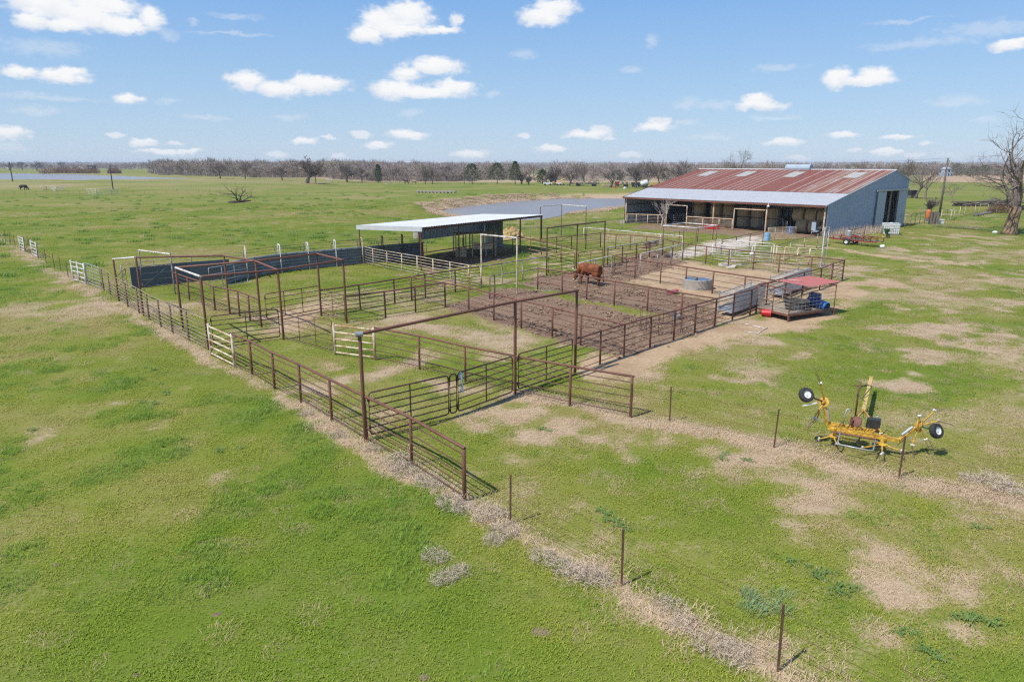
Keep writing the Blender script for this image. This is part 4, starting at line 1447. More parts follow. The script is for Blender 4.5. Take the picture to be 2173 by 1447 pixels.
# ---------------------------------------------------------------- hay barn
BA, BTH, BL, BD, BW, BE, BR, BB = Vector((35.61, 78.31, 0)), .72, 29.33, 18.2, 23.2, 3.585, 7.24, 5.99
BU, BV = Vector((-math.sin(BTH), math.cos(BTH), 0)), Vector((math.cos(BTH), math.sin(BTH), 0))


def BP(s, d, z):
    return BA + BU * s + BV * d + Vector((0, 0, z))


def roof_z(d):
    return BE + (BR - BE) * d / BD if d < BD else BR + (BB - BR) * (d - BD) / (BW - BD)


barn = thing('hay_barn', 'open-fronted blue-grey steel barn with a rusty red and silver roof', 'barn', tuple(BA))
NS = 32
sw = BL / NS


def lay_sheet(mesh, s0, d0, d1, name, parent):
    """sheet laid with its x along -BU (from s0 towards the right end) and y up the slope"""
    a, b = BP(s0, d0, roof_z(d0) + .06), BP(s0, d1, roof_z(d1) + .06)
    y = (b - a).normalized(); x = -BU; z = x.cross(y)
    o = bpy.data.objects.new(name, mesh)
    COL.objects.link(o)
    o.parent = parent
    o.matrix_local = Matrix.Translation(a - ORG[parent.name]) @ Matrix((x, y, z)).transposed().to_4x4()
    return o


SPLIT = 5.2
up_len = (Vector((0, BD - SPLIT + .12, roof_z(BD) - roof_z(SPLIT)))).length + .05
lo_len = Vector((0, SPLIT + .55, roof_z(SPLIT) - roof_z(-.45))).length
bk_len = Vector((0, BW - BD + .3, BR - BB)).length
sh_up = {k: rib_sheet(sw * .995, up_len, k) for k in ('roof_rust', 'roof_mixed')}
sh_lo = rib_sheet(sw * .995, lo_len, 'roof_galv')
sh_bk = rib_sheet(sw * .995, bk_len, 'roof_rust')
SKY_AT = {3: 1, 12: 1, 20: 1, 27: 1}
sh_sky = rib_sheet(sw * .995, 3.4, 'skylight')
for i in range(NS):
    s0 = (i + 1) * sw
    kind = 'roof_mixed' if (i < 7 and i % 3 != 1) or i == 0 else 'roof_rust'
    lay_sheet(sh_lo, s0, -.45, SPLIT + .1, 'roof_sheet', barn)
    o = lay_sheet(sh_up[kind], s0, SPLIT, BD, 'roof_sheet', barn)
    o.location.z += .045
    o = bpy.data.objects.new('roof_sheet', sh_bk); COL.objects.link(o); o.parent = barn
    a, b = BP(s0 - sw, BW + .3, roof_z(BW) - .02), BP(s0 - sw, BD, BR + .06)
    y = (b - a).normalized(); x = BU; z = x.cross(y)
    o.matrix_local = Matrix.Translation(a - ORG[barn.name]) @ Matrix((x, y, z)).transposed().to_4x4()
    if i in SKY_AT:
        for q in range(2):
            sk = lay_sheet(sh_sky, s0 + q * sw, BD - 5.0, BD - 1.6, 'skylight', barn)
            sk.location.z += .085
MB().cyl(BP(-.1, BD, BR + .07), BP(BL + .1, BD, BR + .07), .13, n=10).build('ridge_cap', 'roof_galv', barn)
m = MB(); m.lathe([(0, 0), (.55, 0), (.55, 3.6), (0, 3.6)], BP(11.2, BD + .1, BR + .28), 14, axis=BU); m.build('ridge_vent', 'bluegrey_paint', barn)
m = MB(); m.beam(BP(-.05, -.40, BE - .14), BP(BL + .05, -.40, BE - .14), .06, .26); m.build('eave_beam', 'rust_pipe', barn)
m = MB(); m.beam(BP(-.04, -.45, roof_z(-.45) + .03), BP(-.04, BD, BR + .05), .10, .14); m.beam(BP(-.04, BD, BR + .05), BP(-.04, BW + .3, BB - .0), .10, .14); m.build('rake_trim', 'bluegrey_paint', barn)
m = MB(); m.beam(BP(BL + .04, -.45, roof_z(-.45) + .03), BP(BL + .04, BD, BR + .05), .10, .14); m.beam(BP(BL + .04, BD, BR + .05), BP(BL + .04, BW + .3, BB), .10, .14); m.build('rake_trim', 'rust_pipe', barn)


def wall_sheets(a, b, ztopf, n, mat, parent, zlow=0.0, holes=()):
    """upright ribbed sheets from a to b; top follows ztopf(fraction)"""
    a, b = Vector(a), Vector(b)
    d = (b - a); L = d.length; x = d.normalized(); nrm = Vector((x.y, -x.x, 0))
    for i in range(n):
        f0, f1 = i / n, (i + 1) / n
        if any(h0 <= (f0 + f1) / 2 <= h1 for h0, h1 in holes):
            z0 = None
            for h0, h1, zt in [(h[0], h[1], DOOR_H) for h in holes]:
                if h0 <= (f0 + f1) / 2 <= h1: z0 = zt
        else:
            z0 = zlow
        mm = MB(); k = 3
        row0, row1 = [], []
        for j in range(k):
            for (u, o_) in ((0, 0), (.30, 0), (.42, .035), (.58, .035), (.70, 0)):
                f = f0 + (f1 - f0) * (j + u) / k
                p = a.lerp(b, f) + nrm * o_
                row0.append(Vector((p.x, p.y, (tz(p.x, p.y) - .15 if z0 == 0 else z0)))); row1.append(Vector((p.x, p.y, ztopf(f))))
        p = a.lerp(b, f1 - .0005)
        row0.append(Vector((p.x, p.y, (tz(p.x, p.y) - .15 if z0 == 0 else z0)))); row1.append(Vector((p.x, p.y, ztopf(f1))))
        kk = len(row0)
        mm.add(row0 + row1, [(q, q + 1, kk + q + 1, kk + q) for q in range(kk - 1)])
        mm.add([v - nrm * .012 for v in row0 + row1], [(q + 1, q, kk + q, kk + q + 1) for q in range(kk - 1)])
        mm.build('wall_sheet', mat, parent)


DOOR_H = 4.75
wall_sheets(BP(0, 0, 0), BP(0, BW, 0), lambda f: roof_z(f * BW), 26, 'blue_steel', barn, holes=((15.6 / BW, 19.7 / BW),))
wall_sheets(BP(BL, BW, 0), BP(BL, 0, 0), lambda f: roof_z((1 - f) * BW), 24, 'blue_steel', barn)
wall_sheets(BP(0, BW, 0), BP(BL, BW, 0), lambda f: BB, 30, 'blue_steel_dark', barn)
for k, (d0, d1) in enumerate(((12.9, 15.7), (19.6, 22.6))):
    dr = thing_part = MB()
    n = 3
    for j in range(n):
        q0, q1 = d0 + (d1 - d0) * j / n, d0 + (d1 - d0) * (j + 1) / n - .02
        dr.beam(BP(-.16, q0, DOOR_H / 2 + .02), BP(-.16, q1, DOOR_H / 2 + .02), .05, DOOR_H - .1)
    dob = dr.build('sliding_door', 'blue_steel', barn)
    MB().beam(BP(-.22, (d0 if k else d1) + (.12 if k else -.12), 1.0), BP(-.22, (d0 if k else d1) + (.12 if k else -.12), 1.3), .04, .04).build('handle', 'black_paint', dob)
    MB().beam(BP(-.205, d0 + .04, .1), BP(-.205, d0 + .04, DOOR_H), .06, .05).build('edge_trim', 'black_paint', dob)
m = MB(); m.beam(BP(-.22, 12.6, DOOR_H + .12), BP(-.22, 22.9, DOOR_H + .12), .16, .2); m.build('door_track', 'galv', barn)
m = MB()
for d in (15.65, 19.66):
    m.beam(BP(-.05, d, 0), BP(-.05, d, DOOR_H), .12, .12)
m.build('door_frame', 'brown_old', barn)
# posts and rafters
for i in range(5):
    s = BL * i / 4
    s = .25 if i == 0 else (BL - .25 if i == 4 else s)
    b = BP(s, .05, 0); b.z = tz(b.x, b.y) - .1
    bar('post', b, BP(s, .05, BE - .05), .10, 'cream_pipe' if i == 0 else 'orange_rust', barn, 10)
    for d in (6.2, 12.2, 18.2):
        b = BP(s, d, 0); b.z = tz(b.x, b.y) - .1
        bar('post', b, BP(s, d, roof_z(d) - .05), .09, 'grey_pipe', barn)
    MB().beam(BP(s, 0, roof_z(0) - .12), BP(s, BD, BR - .12), .10, .22).build('rafter', 'dark_pipe', barn)
for k in range(9):
    d = 1.0 + k * 2.1
    MB().beam(BP(.05, d, roof_z(d) - .03), BP(BL - .05, d, roof_z(d) - .03), .07, .10).build('purlin', 'dark_pipe', barn)
for z in (1.2, 2.4):
    MB().beam(BP(BL - .06, .1, z), BP(BL - .06, BW - .1, z), .05, .1).build('girt', 'dark_pipe', barn)
# concrete footing under the left corner post
q = BP(BL - .1, -.1, 0); q.z = tz(q.x, q.y)
MB().box(q + Vector((0, 0, .2)), (.9, .9, .55), BTH).build('footing', 'concrete', barn)
# bell lamp under the eave
q = BP(6.9, -.5, BE - .42)
m = MB(); m.lathe([(.03, .34), (.05, .2), (.09, .12), (.17, 0), (.15, 0), (.04, .14)], q, 14); m.build('yard_lamp', 'white_plastic', barn)
# pipe doorway frames standing in the front line
fr = thing('doorway_frame', 'white-topped pipe doorway in the barn front beside the small bare tree', 'pipe frame', tuple(BP(22, -.1, 0)))
b0 = BP(18.6, -.12, 0); b0.z = tz(b0.x, b0.y)
bar('post', b0, BP(18.6, -.12, 2.75), .055, 'cream_pipe', fr); bar('crossbeam', BP(22, -.12, 2.72), BP(18.55, -.12, 2.72), .055, 'cream_pipe', fr)
fr = thing('doorway_frame', 'rust-orange pipe doorway in the middle of the barn front', 'pipe frame', tuple(BP(8, -.1, 0)))
b0 = BP(11.6, -.12, 0); b0.z = tz(b0.x, b0.y)
bar('post', b0, BP(11.6, -.12, 2.7), .06, 'orange_rust', fr); bar('crossbeam', BP(11.6, -.12, 2.68), BP(7.45, -.12, 2.68), .06, 'orange_rust', fr)
W3 = lambda s, d: on(BP(s, d, 0).x, BP(s, d, 0).y)
fence('rust-orange fence closing the left bay of the barn front', [W3(28.7, -.15), W3(27, -.15), W3(25, -.15), W3(23.2, -.15), W3(22.1, -.15)], h=1.35, rods=6, post='orange_rust', rail='orange_rust', rod='pale_rod', world=True, kr=.012, rr=.05)
fence('rust-orange many-railed fence across the barn front by the red plastic trough', [W3(18.5, -.2), W3(16, -.2), W3(13.6, -.2), W3(11.7, -.2)], h=1.35, rods=9, post='orange_rust', rail='orange_rust', rod='orange_rust', world=True, kr=.014, rr=.055)
fence('grey many-railed fence in the shade of the barn below the orange doorway', [W3(13, 4.2), W3(10, 4.2), W3(7.3, 4.2)], h=1.5, rods=9, post='galv', rail='galv', rod='galv', world=True, kr=.012, rr=.035)
gate('galvanised gate inside the left half of the barn', tuple(W3(21.5, 1.0)), tuple(W3(19.0, 4.6)), h=1.3, rails=6, stiles=2, mat='galv', world=True, gusset=False)
gate('galvanised gate inside the barn near the blue drum', tuple(W3(7.2, 3.8)), tuple(W3(4.9, .6)), h=1.3, rails=6, stiles=2, mat='galv', world=True, gusset=False)
fr = thing('doorway_frame', 'grey pipe doorway in the shade inside the right half of the barn', 'pipe frame', tuple(W3(7.5, 4.3)))
for s in (8.2, 4.6):
    bar('post', W3(s, 4.3), BP(s, 4.3, 3.0), .05, 'galv', fr)
bar('crossbeam', BP(8.2, 4.3, 2.98), BP(4.6, 4.3, 2.98), .045, 'galv', fr)


# ---------------------------------------------------------------- hay bales
def bale_mesh(seed, mat):
    rg = random.Random(seed)
    m = MB()
    prof = [(0, 0), (.60, .02), (.71, .07), (.75, .16), (.755, .4), (.745, .62), (.755, .85), (.75, 1.04), (.71, 1.14), (.60, 1.19), (0, 1.20)]
    m.lathe(prof, n=22)
    m.v = [(x * (1 + rg.uniform(-.03, .03)), y * (1 + rg.uniform(-.03, .03)), z + rg.uniform(-.012, .012)) for x, y, z in m.v]
    return m.mesh('bale', mat, smooth=True)


g_ = NT('bale_hay')
v_ = g_.co('Object')
sx_ = g_.n('ShaderNodeSeparateXYZ'); g_.link(v_, sx_.inputs[0])
st = g_.noise(g_.scale(v_, (3, 3, 26)), 2.0, 5, .7)
c_ = g_.mix(g_.step(st, .3, .7), (.33, .25, .145), (.56, .45, .28))
c_ = g_.mix(g_.step(g_.noise(v_, 1.4, 3, .6), .45, .7, 0, .6), c_, (.40, .35, .28))
wr = g_.math('FRACT', g_.math('MULTIPLY', sx_.outputs[2], 7.0))
c_ = g_.mix(g_.step(wr, .0, .12, .45, 0), c_, (.15, .11, .07))
g_.bump(st, .5, .03)
M['bale_hay'] = g_.done(c_, .95, 0, .1)
BALES = [bale_mesh(i, 'bale_hay') for i in range(3)]
RB = random.Random(3)


def bale(s, d, z, lying, lb, grp):
    o = bpy.data.objects.new('hay_bale', BALES[RB.randrange(3)])
    COL.objects.link(o)
    p = BP(s, d, 0)
    o.location = (p.x, p.y, tz(p.x, p.y) + z)
    if lying:
        o.rotation_euler = (math.pi / 2, 0, BTH + math.pi + RB.uniform(-.05, .05))
        o.location = o.location - BU * .6
    else:
        o.rotation_euler = (RB.uniform(-.02, .02), RB.uniform(-.02, .02), RB.uniform(0, 6))
    o.scale = (1.15, 1.15, 1.12)
    tag(o, lb, 'hay bale', grp)
    return o


ORD = ['first', 'second', 'third', 'fourth', 'fifth', 'sixth', 'seventh', 'eighth', 'ninth', 'tenth', 'eleventh', 'twelfth', 'thirteenth', 'fourteenth', 'fifteenth', 'sixteenth', 'seventeenth', 'eighteenth']
for q_, (s, lv) in enumerate(((9.0, 2), (11.2, 2), (13.2, 2), (15.4, 3), (17.3, 3), (20.0, 3))):
    for k in range(lv):
        pos = 'bottom' if k == 0 else ('top' if k == lv - 1 else 'middle')
        bale(s, 5.0, k * 1.35, False, '%s upright hay bale in the %s stack from the right in the barn' % (pos, ORD[q_]), 'upright bales stacked in the barn')
for r_, row in enumerate(((1.0, 2.55, 4.1), (1.7, 3.2, 4.75), (1.0, 2.5, 4.0))):
    for q_, s in enumerate(row):
        bale(s, (3.2, 3.5, 4.3)[r_], 0.85 + r_ * 1.28, True, '%s bale of the %s row of round bales lying in the right bay' % (('right', 'middle', 'left')[q_], ('bottom', 'middle', 'top')[r_]), 'bales piled in the right bay')


# ---------------------------------------------------------------- white-roofed working shed
SB, SC = P(894.6, 576), P(1148.6, 531)
s_ax = (Vector((SC.x - SB.x, SC.y - SB.y, 0))); S_L = s_ax.length; s_ax.normalize()
s_cr = Vector((-s_ax.y, s_ax.x, 0)); S_W = 6.9


def SP(a, c, z):
    return Vector((SB.x, SB.y, 0)) + s_ax * a + s_cr * c + Vector((0, 0, z))


shed = thing('working_shed', 'open pipe shed with a nearly flat white metal roof', 'shed', tuple(SP(0, 0, 0)))
ZF, ZB = 3.33, 3.10
shm = rib_sheet(S_L / 19 * .995, S_W + .5, 'white_roof', rh=.03)
for i in range(19):
    a, b = SP(S_L * i / 19, -.25, ZF + .06), SP(S_L * i / 19, S_W + .25, ZB + .06)
    y = (b - a).normalized(); x = s_ax; z = x.cross(y)
    o = bpy.data.objects.new('roof_sheet', shm); COL.objects.link(o); o.parent = shed
    o.matrix_local = Matrix.Translation(a - ORG[shed.name]) @ Matrix((x, y, z)).transposed().to_4x4()
m = MB(); m.beam(SP(-.06, -.25, ZF - .08), SP(-.06, S_W + .25, ZB - .08), .06, .36); m.build('gutter_trim', 'white_roof', shed)
bar('edge_beam', SP(0, -.05, ZF - .07), SP(S_L, -.05, ZF - .07), .085, 'dark_pipe', shed)
bar('edge_beam', SP(0, S_W, ZB - .07), SP(S_L, S_W, ZB - .07), .08, 'dark_pipe', shed)
for k in range(5):
    a = S_L * k / 4
    bar('rafter', SP(a, 0, ZF - .09), SP(a, S_W, ZB - .09), .06, 'dark_pipe', shed)
for a, c, mt in ((0, 0, 'red_oxide'), (S_L * .27, 0, 'dark_pipe'), (S_L * .55, 0, 'dark_pipe'), (S_L * .79, 0, 'dark_pipe'), (S_L, 0, 'dark_pipe'), (0, S_W, 'rust_pipe'), (S_L * .42, S_W, 'dark_pipe'),
                 (S_L, S_W, 'dark_pipe')):
    b = SP(a, c, 0); b.z = tz(b.x, b.y) - .1
    bar('post', b, SP(a, c, ZF - .1 if c == 0 else ZB - .1), .062, mt, shed)
n = 12
for i in range(n):
    a0, a1 = S_L * (.42 + .57 * i / n), S_L * (.42 + .57 * (i + 1) / n) - .015
    m = MB(); m.beam(SP(a0, S_W - .02, 2.2), SP(a1, S_W - .02, 2.2), .03, 1.65); m.beam(SP(a1 - .03, S_W - .045, 2.2), SP(a1, S_W - .045, 2.2), .03, 1.65); m.build('wall_sheet', 'blue_steel', shed)
for i in range(4):
    c0, c1 = S_W * (1 - .34 * i / 4), S_W * (1 - .34 * (i + 1) / 4) + .015
    m = MB(); m.beam(SP(S_L * .995, c0, 1.5), SP(S_L * .995, c1, 1.5), .03, 3.0); m.beam(SP(S_L * .993 - .03, c1, 1.5), SP(S_L * .993 - .03, c1 + .04, 1.5), .03, 3.0); m.build('wall_sheet', 'blue_steel_dark', shed)
fence('brown fence under the front edge of the white roof', [SP(0, 0, 0), SP(S_L * .27, 0, 0), SP(S_L * .55, 0, 0), SP(S_L * .79, 0, 0)], rods=4, world=True, first=False)

# squeeze chute inside
ch = thing('cattle_chute', 'tan steel cattle squeeze chute standing under the white roof', 'cattle chute', tuple(P(972, 546)))
c0, c1 = P(968, 547), P(1052, 543.5)
cd = (c1 - c0); cl = cd.length; cx_ = cd.normalized(); cy_ = Vector((-cx_.y, cx_.x, 0))
cq = lambda a, c, z: c0 + cx_ * a + cy_ * c + Vector((0, 0, z))
for a in (0, .9, 1.5, cl - .9, cl):
    for c in (0, 1.0):
        m = MB(); m.beam(cq(a, c, 0), cq(a, c, 2.15), .11, .11); m.build('post', 'tan_metal', ch)
for c in (0, 1.0):
    for (a0, a1) in ((0, 1.5), (1.5, cl)):
        m = MB(); m.beam(cq(a0, c, 2.1), cq(a1, c, 2.1), .09, .1); m.build('top_bar', 'brown_old', ch)
    for z in (1.15, 1.35, 1.55, 1.75):
        bar('side_bar', cq(1.5, c, z), cq(cl, c, z), .025, 'tan_metal', ch)
m = MB(); m.beam(cq(.08, -.03, .5), cq(.86, -.03, .5), .03, .9); m.build('door_panel', 'tan_metal', ch)
m = MB(); m.beam(cq(1.6, -.03, .95), cq(cl - .1, -.03, .95), .03, .55); m.build('side_panel', 'tan_metal', ch)
m = MB(); m.beam(cq(1.5, .5, .3), cq(cl, .5, .3), .9, .06); m.build('floor', 'black_rubber', ch)
for k in range(5):
    bar('head_gate_bar', cq(.15 + k * .15, .0, 1.0), cq(.15 + k * .15, .0, 1.75), .018, 'dark_pipe', ch)
tk = P(893, 507)
m = MB(); m.lathe([(.0, .04), (.72, .04), (.74, .74), (.84, .74), (.86, 0), (0, 0)], tk, 26); o = m.build('round_trough', 'concrete', None, org=tuple(tk)); tag(o, 'beige round trough behind the white-roofed shed', 'trough')
hp = P(1085, 505)


def mound(name, label, cat, c, rx, ry, h, mat, seed, n=26, rough=.16, strands=0, smat=None):
    rg = random.Random(seed)
    m = MB()
    vs, fs = [], []
    R = 9
    for j in range(R + 1):
        t_ = j / R
        for i in range(n):
            a = 2 * math.pi * i / n
            k = (1 - t_) * (1 + rg.uniform(-rough, rough))
            x, y = c.x + rx * k * math.cos(a), c.y + ry * k * math.sin(a)
            vs.append((x, y, tz(c.x, c.y) - .04 + h * (math.sin(t_ * math.pi / 2) ** .8) * (1 + rg.uniform(-rough, rough) * (t_ > 0))))
    for j in range(R):
        for i in range(n):
            fs.append((j * n + i, j * n + (i + 1) % n, (j + 1) * n + (i + 1) % n, (j + 1) * n + i))
    m.add(vs, fs)
    for _ in range(strands):
        a = rg.uniform(0, 6.28); k = math.sqrt(rg.random()) * 1.1
        p = Vector((c.x + rx * k * math.cos(a), c.y + ry * k * math.sin(a), tz(c.x, c.y) + h * max(.02, (1 - k * k)) * .95))
        d = Vector((rg.uniform(-1, 1), rg.uniform(-1, 1), rg.uniform(-.1, .9))).normalized() * rg.uniform(.12, .4)
        w = d.cross(Vector((rg.uniform(-1, 1), rg.uniform(-1, 1), 1))).normalized() * .009
        m.add([p - w, p + w, p + d + w * .3, p + d - w * .3], [(0, 1, 2, 3)])
    o = m.build(name, mat, None, org=(c.x, c.y, tz(c.x, c.y)))
    tag(o, label, cat)
    return o


mound('hay_pile', 'loose golden hay pile on the grass right of the shed', 'hay pile', hp, 1.5, 1.2, 1.25, 'hay_fresh', 5, strands=500)
mound('spent_hay', 'flat spill of old hay around the golden pile', 'hay', on(hp.x + .3, hp.y - .6), 3.0, 1.8, .18, 'hay', 8, strands=500)

# ---------------------------------------------------------------- troughs, feeders and small things in the pens
tc_ = P(1479, 612)
tr = thing('water_trough', 'round concrete water trough holding blue water', 'trough', tuple(tc_))
m = MB(); m.lathe([(.0, .1), (.84, .1), (.84, .62), (.86, .655), (.93, .655), (.95, .63), (.96, .0)], tc_, 36); m.build('tank', 'concrete', tr, smooth=False)
gw = NT('trough_water'); gw.bump(gw.noise(gw.pos(), 9, 3, .5), .12, .02); M['trough_water'] = gw.done((.035, .075, .16), .06, 0, .5)
m = MB(); m.lathe([(0.0, .615), (.843, .615)], tc_, 36); m.build('water', 'trough_water', tr)
fl = P(1473, 600)
m = MB(); m.lathe([(0, -.09), (.08, -.065), (.11, 0), (.08, .065), (.0, .095)], tc_ + Vector((-.10, -.1, .68)), 14); m.cyl(tc_ + Vector((-.1, -.1, .72)), tc_ + Vector((-.1, -.1, .82)), .035); m.build('float', 'yellow_paint', tr, smooth=True)

pk = P(1425, 623)
m = MB(); m.lathe([(0, .03), (.24, .03), (.30, .18), (.33, .19), (.27, .0), (0, 0)], pk, 20)
m.v = [(pk.x + (x - pk.x) * 1.15 + (z - pk.z) * .4, pk.y + (y - pk.y) * (.85 + .1 * math.sin(9 * (x - pk.x))), z * (1 + .35 * math.sin(5 * (x - pk.x)))) for x, y, z in m.v]
o = m.build('feed_pan', 'pink_rubber', None, org=tuple(pk)); tag(o, 'crushed pink rubber feed pan in the mud near the trough', 'feed pan')


def hay_feeder(label, a, b, h=1.35, w=.85, back='galv'):
    """long rack: sheet back along the fence, sloping bars, trough below"""
    A, B = P(*a), P(*b)
    d = (B - A); L = d.length; x = d.normalized(); y = Vector((-x.y, x.x, 0))
    q = lambda s, c, z: A + x * s + y * c + Vector((0, 0, z))
    t = thing('hay_feeder', label, 'feeder', tuple(A))
    for z0 in (.28, .64, 1.0):
        m = MB(); m.beam(q(.02, 0, z0 + .17), q(L - .02, 0, z0 + .17), .03, .345); m.build('back_sheet', 'feeder_sheet', t)
    m = MB(); m.slab(q(0, .05, .18), q(L, .05, .18), q(L, w, .30), q(0, w, .30), .03); m.slab(q(0, w, .28), q(L, w, .28), q(L, w + .05, .48), q(0, w + .05, .48), .03); m.build('trough', 'galv', t)
    n = int(L / .16)
    for i in range(n + 1):
        s = L * i / n
        bar('bar', q(s, .12, .40), q(s, w, 1.22), .011, 'galv', t, 5)
    for c, z in ((w, 1.22), (.1, .42), (0, 1.36)):
        bar('top_rail', q(0, c, z), q(L, c, z), .025, 'galv', t)
    for s in (0, L):
        for z in (.3, .55, .8, 1.05, 1.25):
            bar('end_bar', q(s, 0, z), q(s, w, z), .017, 'galv', t, 6)
        for c in (0, w):
            m = MB(); m.beam(q(s, c, 0), q(s, c, 1.36), .05, .05); m.build('leg', 'galv', t)
    return t


worn('feeder_sheet', (.66, .68, .70), (.52, .52, .52), 1.5, .45, .2, .5, .1)
hay_feeder('galvanised hay feeder standing against the outer fence left of the red roof', (1555, 673), (1620, 647))
hay_feeder('galvanised hay feeder behind the red roof at the far corner pen', (1660, 634), (1718, 611))

# bale ring lying tipped in the mud pen
rc = P(1402, 700)
rg_ = thing('bale_ring', 'thin rusty round bale ring feeder standing in the mud', 'bale feeder', tuple(rc))
Rr = 1.05
for z in (.12, .55, 1.05):
    m = MB(); m.tube([rc + Vector((Rr * math.cos(a), Rr * math.sin(a), z + .04 * math.sin(2 * a))) for a in np.linspace(0, 2 * math.pi, 25)[:-1]], .016, n=5, closed=True); m.build('hoop', 'rod_rust', rg_, smooth=True)
for i in range(10):
    a = 2 * math.pi * i / 10
    bar('upright', rc + Vector((Rr * math.cos(a), Rr * math.sin(a), .02)), rc + Vector((Rr * math.cos(a), Rr * math.sin(a), 1.08)), .014, 'rod_rust', rg_, 5)
tp = P(1436, 677)
o = MB().lathe([(0, .03), (.20, .03), (.26, .22), (.28, .22), (.22, 0), (0, 0)], tp, 16).build('feed_bucket', 'galv', None, org=tuple(tp)); tag(o, 'dull grey bucket in the mud behind the bale ring', 'bucket')

# mineral platform with the red roof
PA, PB_, PC = P(1604, 666), P(1672, 683), P(1738, 650)
pf = thing('feed_platform', 'raised plank platform with pipe frame and faded red sheet roof', 'platform', tuple(PA))
ex = (PB_ - PA); eL = ex.length; ex.normalize(); ey = (PC - PB_); ey -= ex * ey.dot(ex); eW = 3.5; ey.normalize()
pq = lambda a, c, z: Vector((PA.x, PA.y, 0)) + ex * a + ey * c + Vector((0, 0, z))
n = 14
for i in range(n):
    c = eW * i / n
    m = MB(); m.beam(pq(0, c + eW / n / 2, .40 + RJ.uniform(-.004, .004)), pq(eL, c + eW / n / 2, .40), eW / n - .012, .04); m.build('plank', 'deck_board', pf)
for (a, c), (a2, c2) in (((0, 0), (eL, 0)), ((eL, 0), (eL, eW)), ((0, eW), (eL, eW)), ((0, 0), (0, eW))):
    m = MB(); m.beam(pq(a, c, .32), pq(a2, c2, .32), .06, .10); m.build('edge_beam', 'rust_pipe', pf)
for a, c in ((0, 0), (eL, 0), (0, eW), (eL, eW)):
    m = MB(); m.beam(pq(a, c, -.05), pq(a, c, .35), .08, .08); m.build('leg', 'rust_pipe', pf)
HT_ = 1.72
for a, c in ((0, 0), (eL * .5, 0), (eL, 0), (0, eW), (eL, eW)):
    bar('post', pq(a, c, .35), pq(a, c, HT_ - .02), .025, 'rust_pipe', pf)
for (a, c), (a2, c2) in (((0, 0), (eL, 0)), ((eL, 0), (eL, eW)), ((0, eW), (eL, eW)), ((0, 0), (0, eW))):
    bar('top_rail', pq(a, c, HT_ - .04), pq(a2, c2, HT_ - .04), .03, 'rust_pipe', pf)
for k in range(6):
    z = .55 + k * .19
    bar('rail', pq(0, 0, z), pq(eL, 0, z), .011, 'grey_pipe', pf, 5)
    bar('rail', pq(eL, 0, z), pq(eL, eW, z), .009, 'grey_pipe', pf, 5)
m = MB()
for k in range(10):
    a = eL * .03 + .05 * k; m.cyl(pq(a, .02, .45), pq(a, .02, 1.5), .006, n=4, caps=False)
for k in range(11):
    z = .45 + .105 * k; m.cyl(pq(eL * .03, .02, z), pq(eL * .03 + .45, .02, z), .006, n=4, caps=False)
for k in range(12):
    c = .1 + k * .28; m.cyl(pq(eL, c, .45), pq(eL, c, 1.5), .005, n=4, caps=False)
m.build('mesh_panel', 'grey_pipe', pf)['kind'] = 'stuff'
rs = rib_sheet(eL * 1.0 / 2.0 * .995, 2.5, 'red_roof', rh=.02, rib=.15)
for i in range(2):
    o = bpy.data.objects.new('roof_sheet', rs); COL.objects.link(o); o.parent = pf
    a, b = pq(-.05 + eL * 1.0 * i / 2.0, eW * .42, HT_ + .02), pq(-.05 + eL * 1.0 * i / 2.0, eW * .42 + 2.45, HT_ + .10)
    y = (b - a).normalized(); z = ex.cross(y)
    o.matrix_local = Matrix.Translation(a - ORG[pf.name]) @ Matrix((ex, y, z)).transposed().to_4x4()
m = MB(); m.tube([pq(.3, eW * .55, HT_ + .09), pq(.9, eW * .62, HT_ + .10), pq(1.2, eW * .60, HT_ + .12)], .018, n=6); o = m.build('loose_rod', 'pale_rod', None, org=tuple(pq(.3, eW * .55, HT_ + .09))); tag(o, 'pale metal rod lying on the faded red roof', 'rod')
st_ = pq(eL * .66, eW * .40, .42)
m = MB(); m.lathe([(0, .03), (.56, .03), (.62, .42), (.66, .43), (.66, .48), (.60, .48), (.55, .0), (0, 0)], st_, 28)
o = m.build('stock_tank', 'black_rubber', None, org=tuple(st_)); tag(o, 'black rubber stock tank on the plank platform', 'stock tank')
bb = pq(eL * .62, eW * .86, .42)


def drum(name, label, c, mat, axis_=(0, 0, 1), r=.29, L=.88, open_=False, s=1.0):
    m = MB()
    r *= s; L *= s
    prof = [(0, 0), (r * .93, 0), (r, .03), (r, L * .30), (r * 1.05, L * .32), (r * 1.05, L * .35), (r, L * .37), (r, L * .63), (r * 1.05, L * .65), (r * 1.05, L * .68), (r, L * .7), (r, L - .03), (r * .93, L)]
    prof += [(r * .90, L - .06), (r * .9, .05), (0, .05)] if open_ else [(r * .88, L - .02), (0, L - .02)]
    m.lathe(prof, c, 24, axis=axis_)
    o = m.build(name, mat, None, org=tuple(c))
    for p in o.data.polygons: p.use_smooth = False
    return tag(o, label, 'drum')


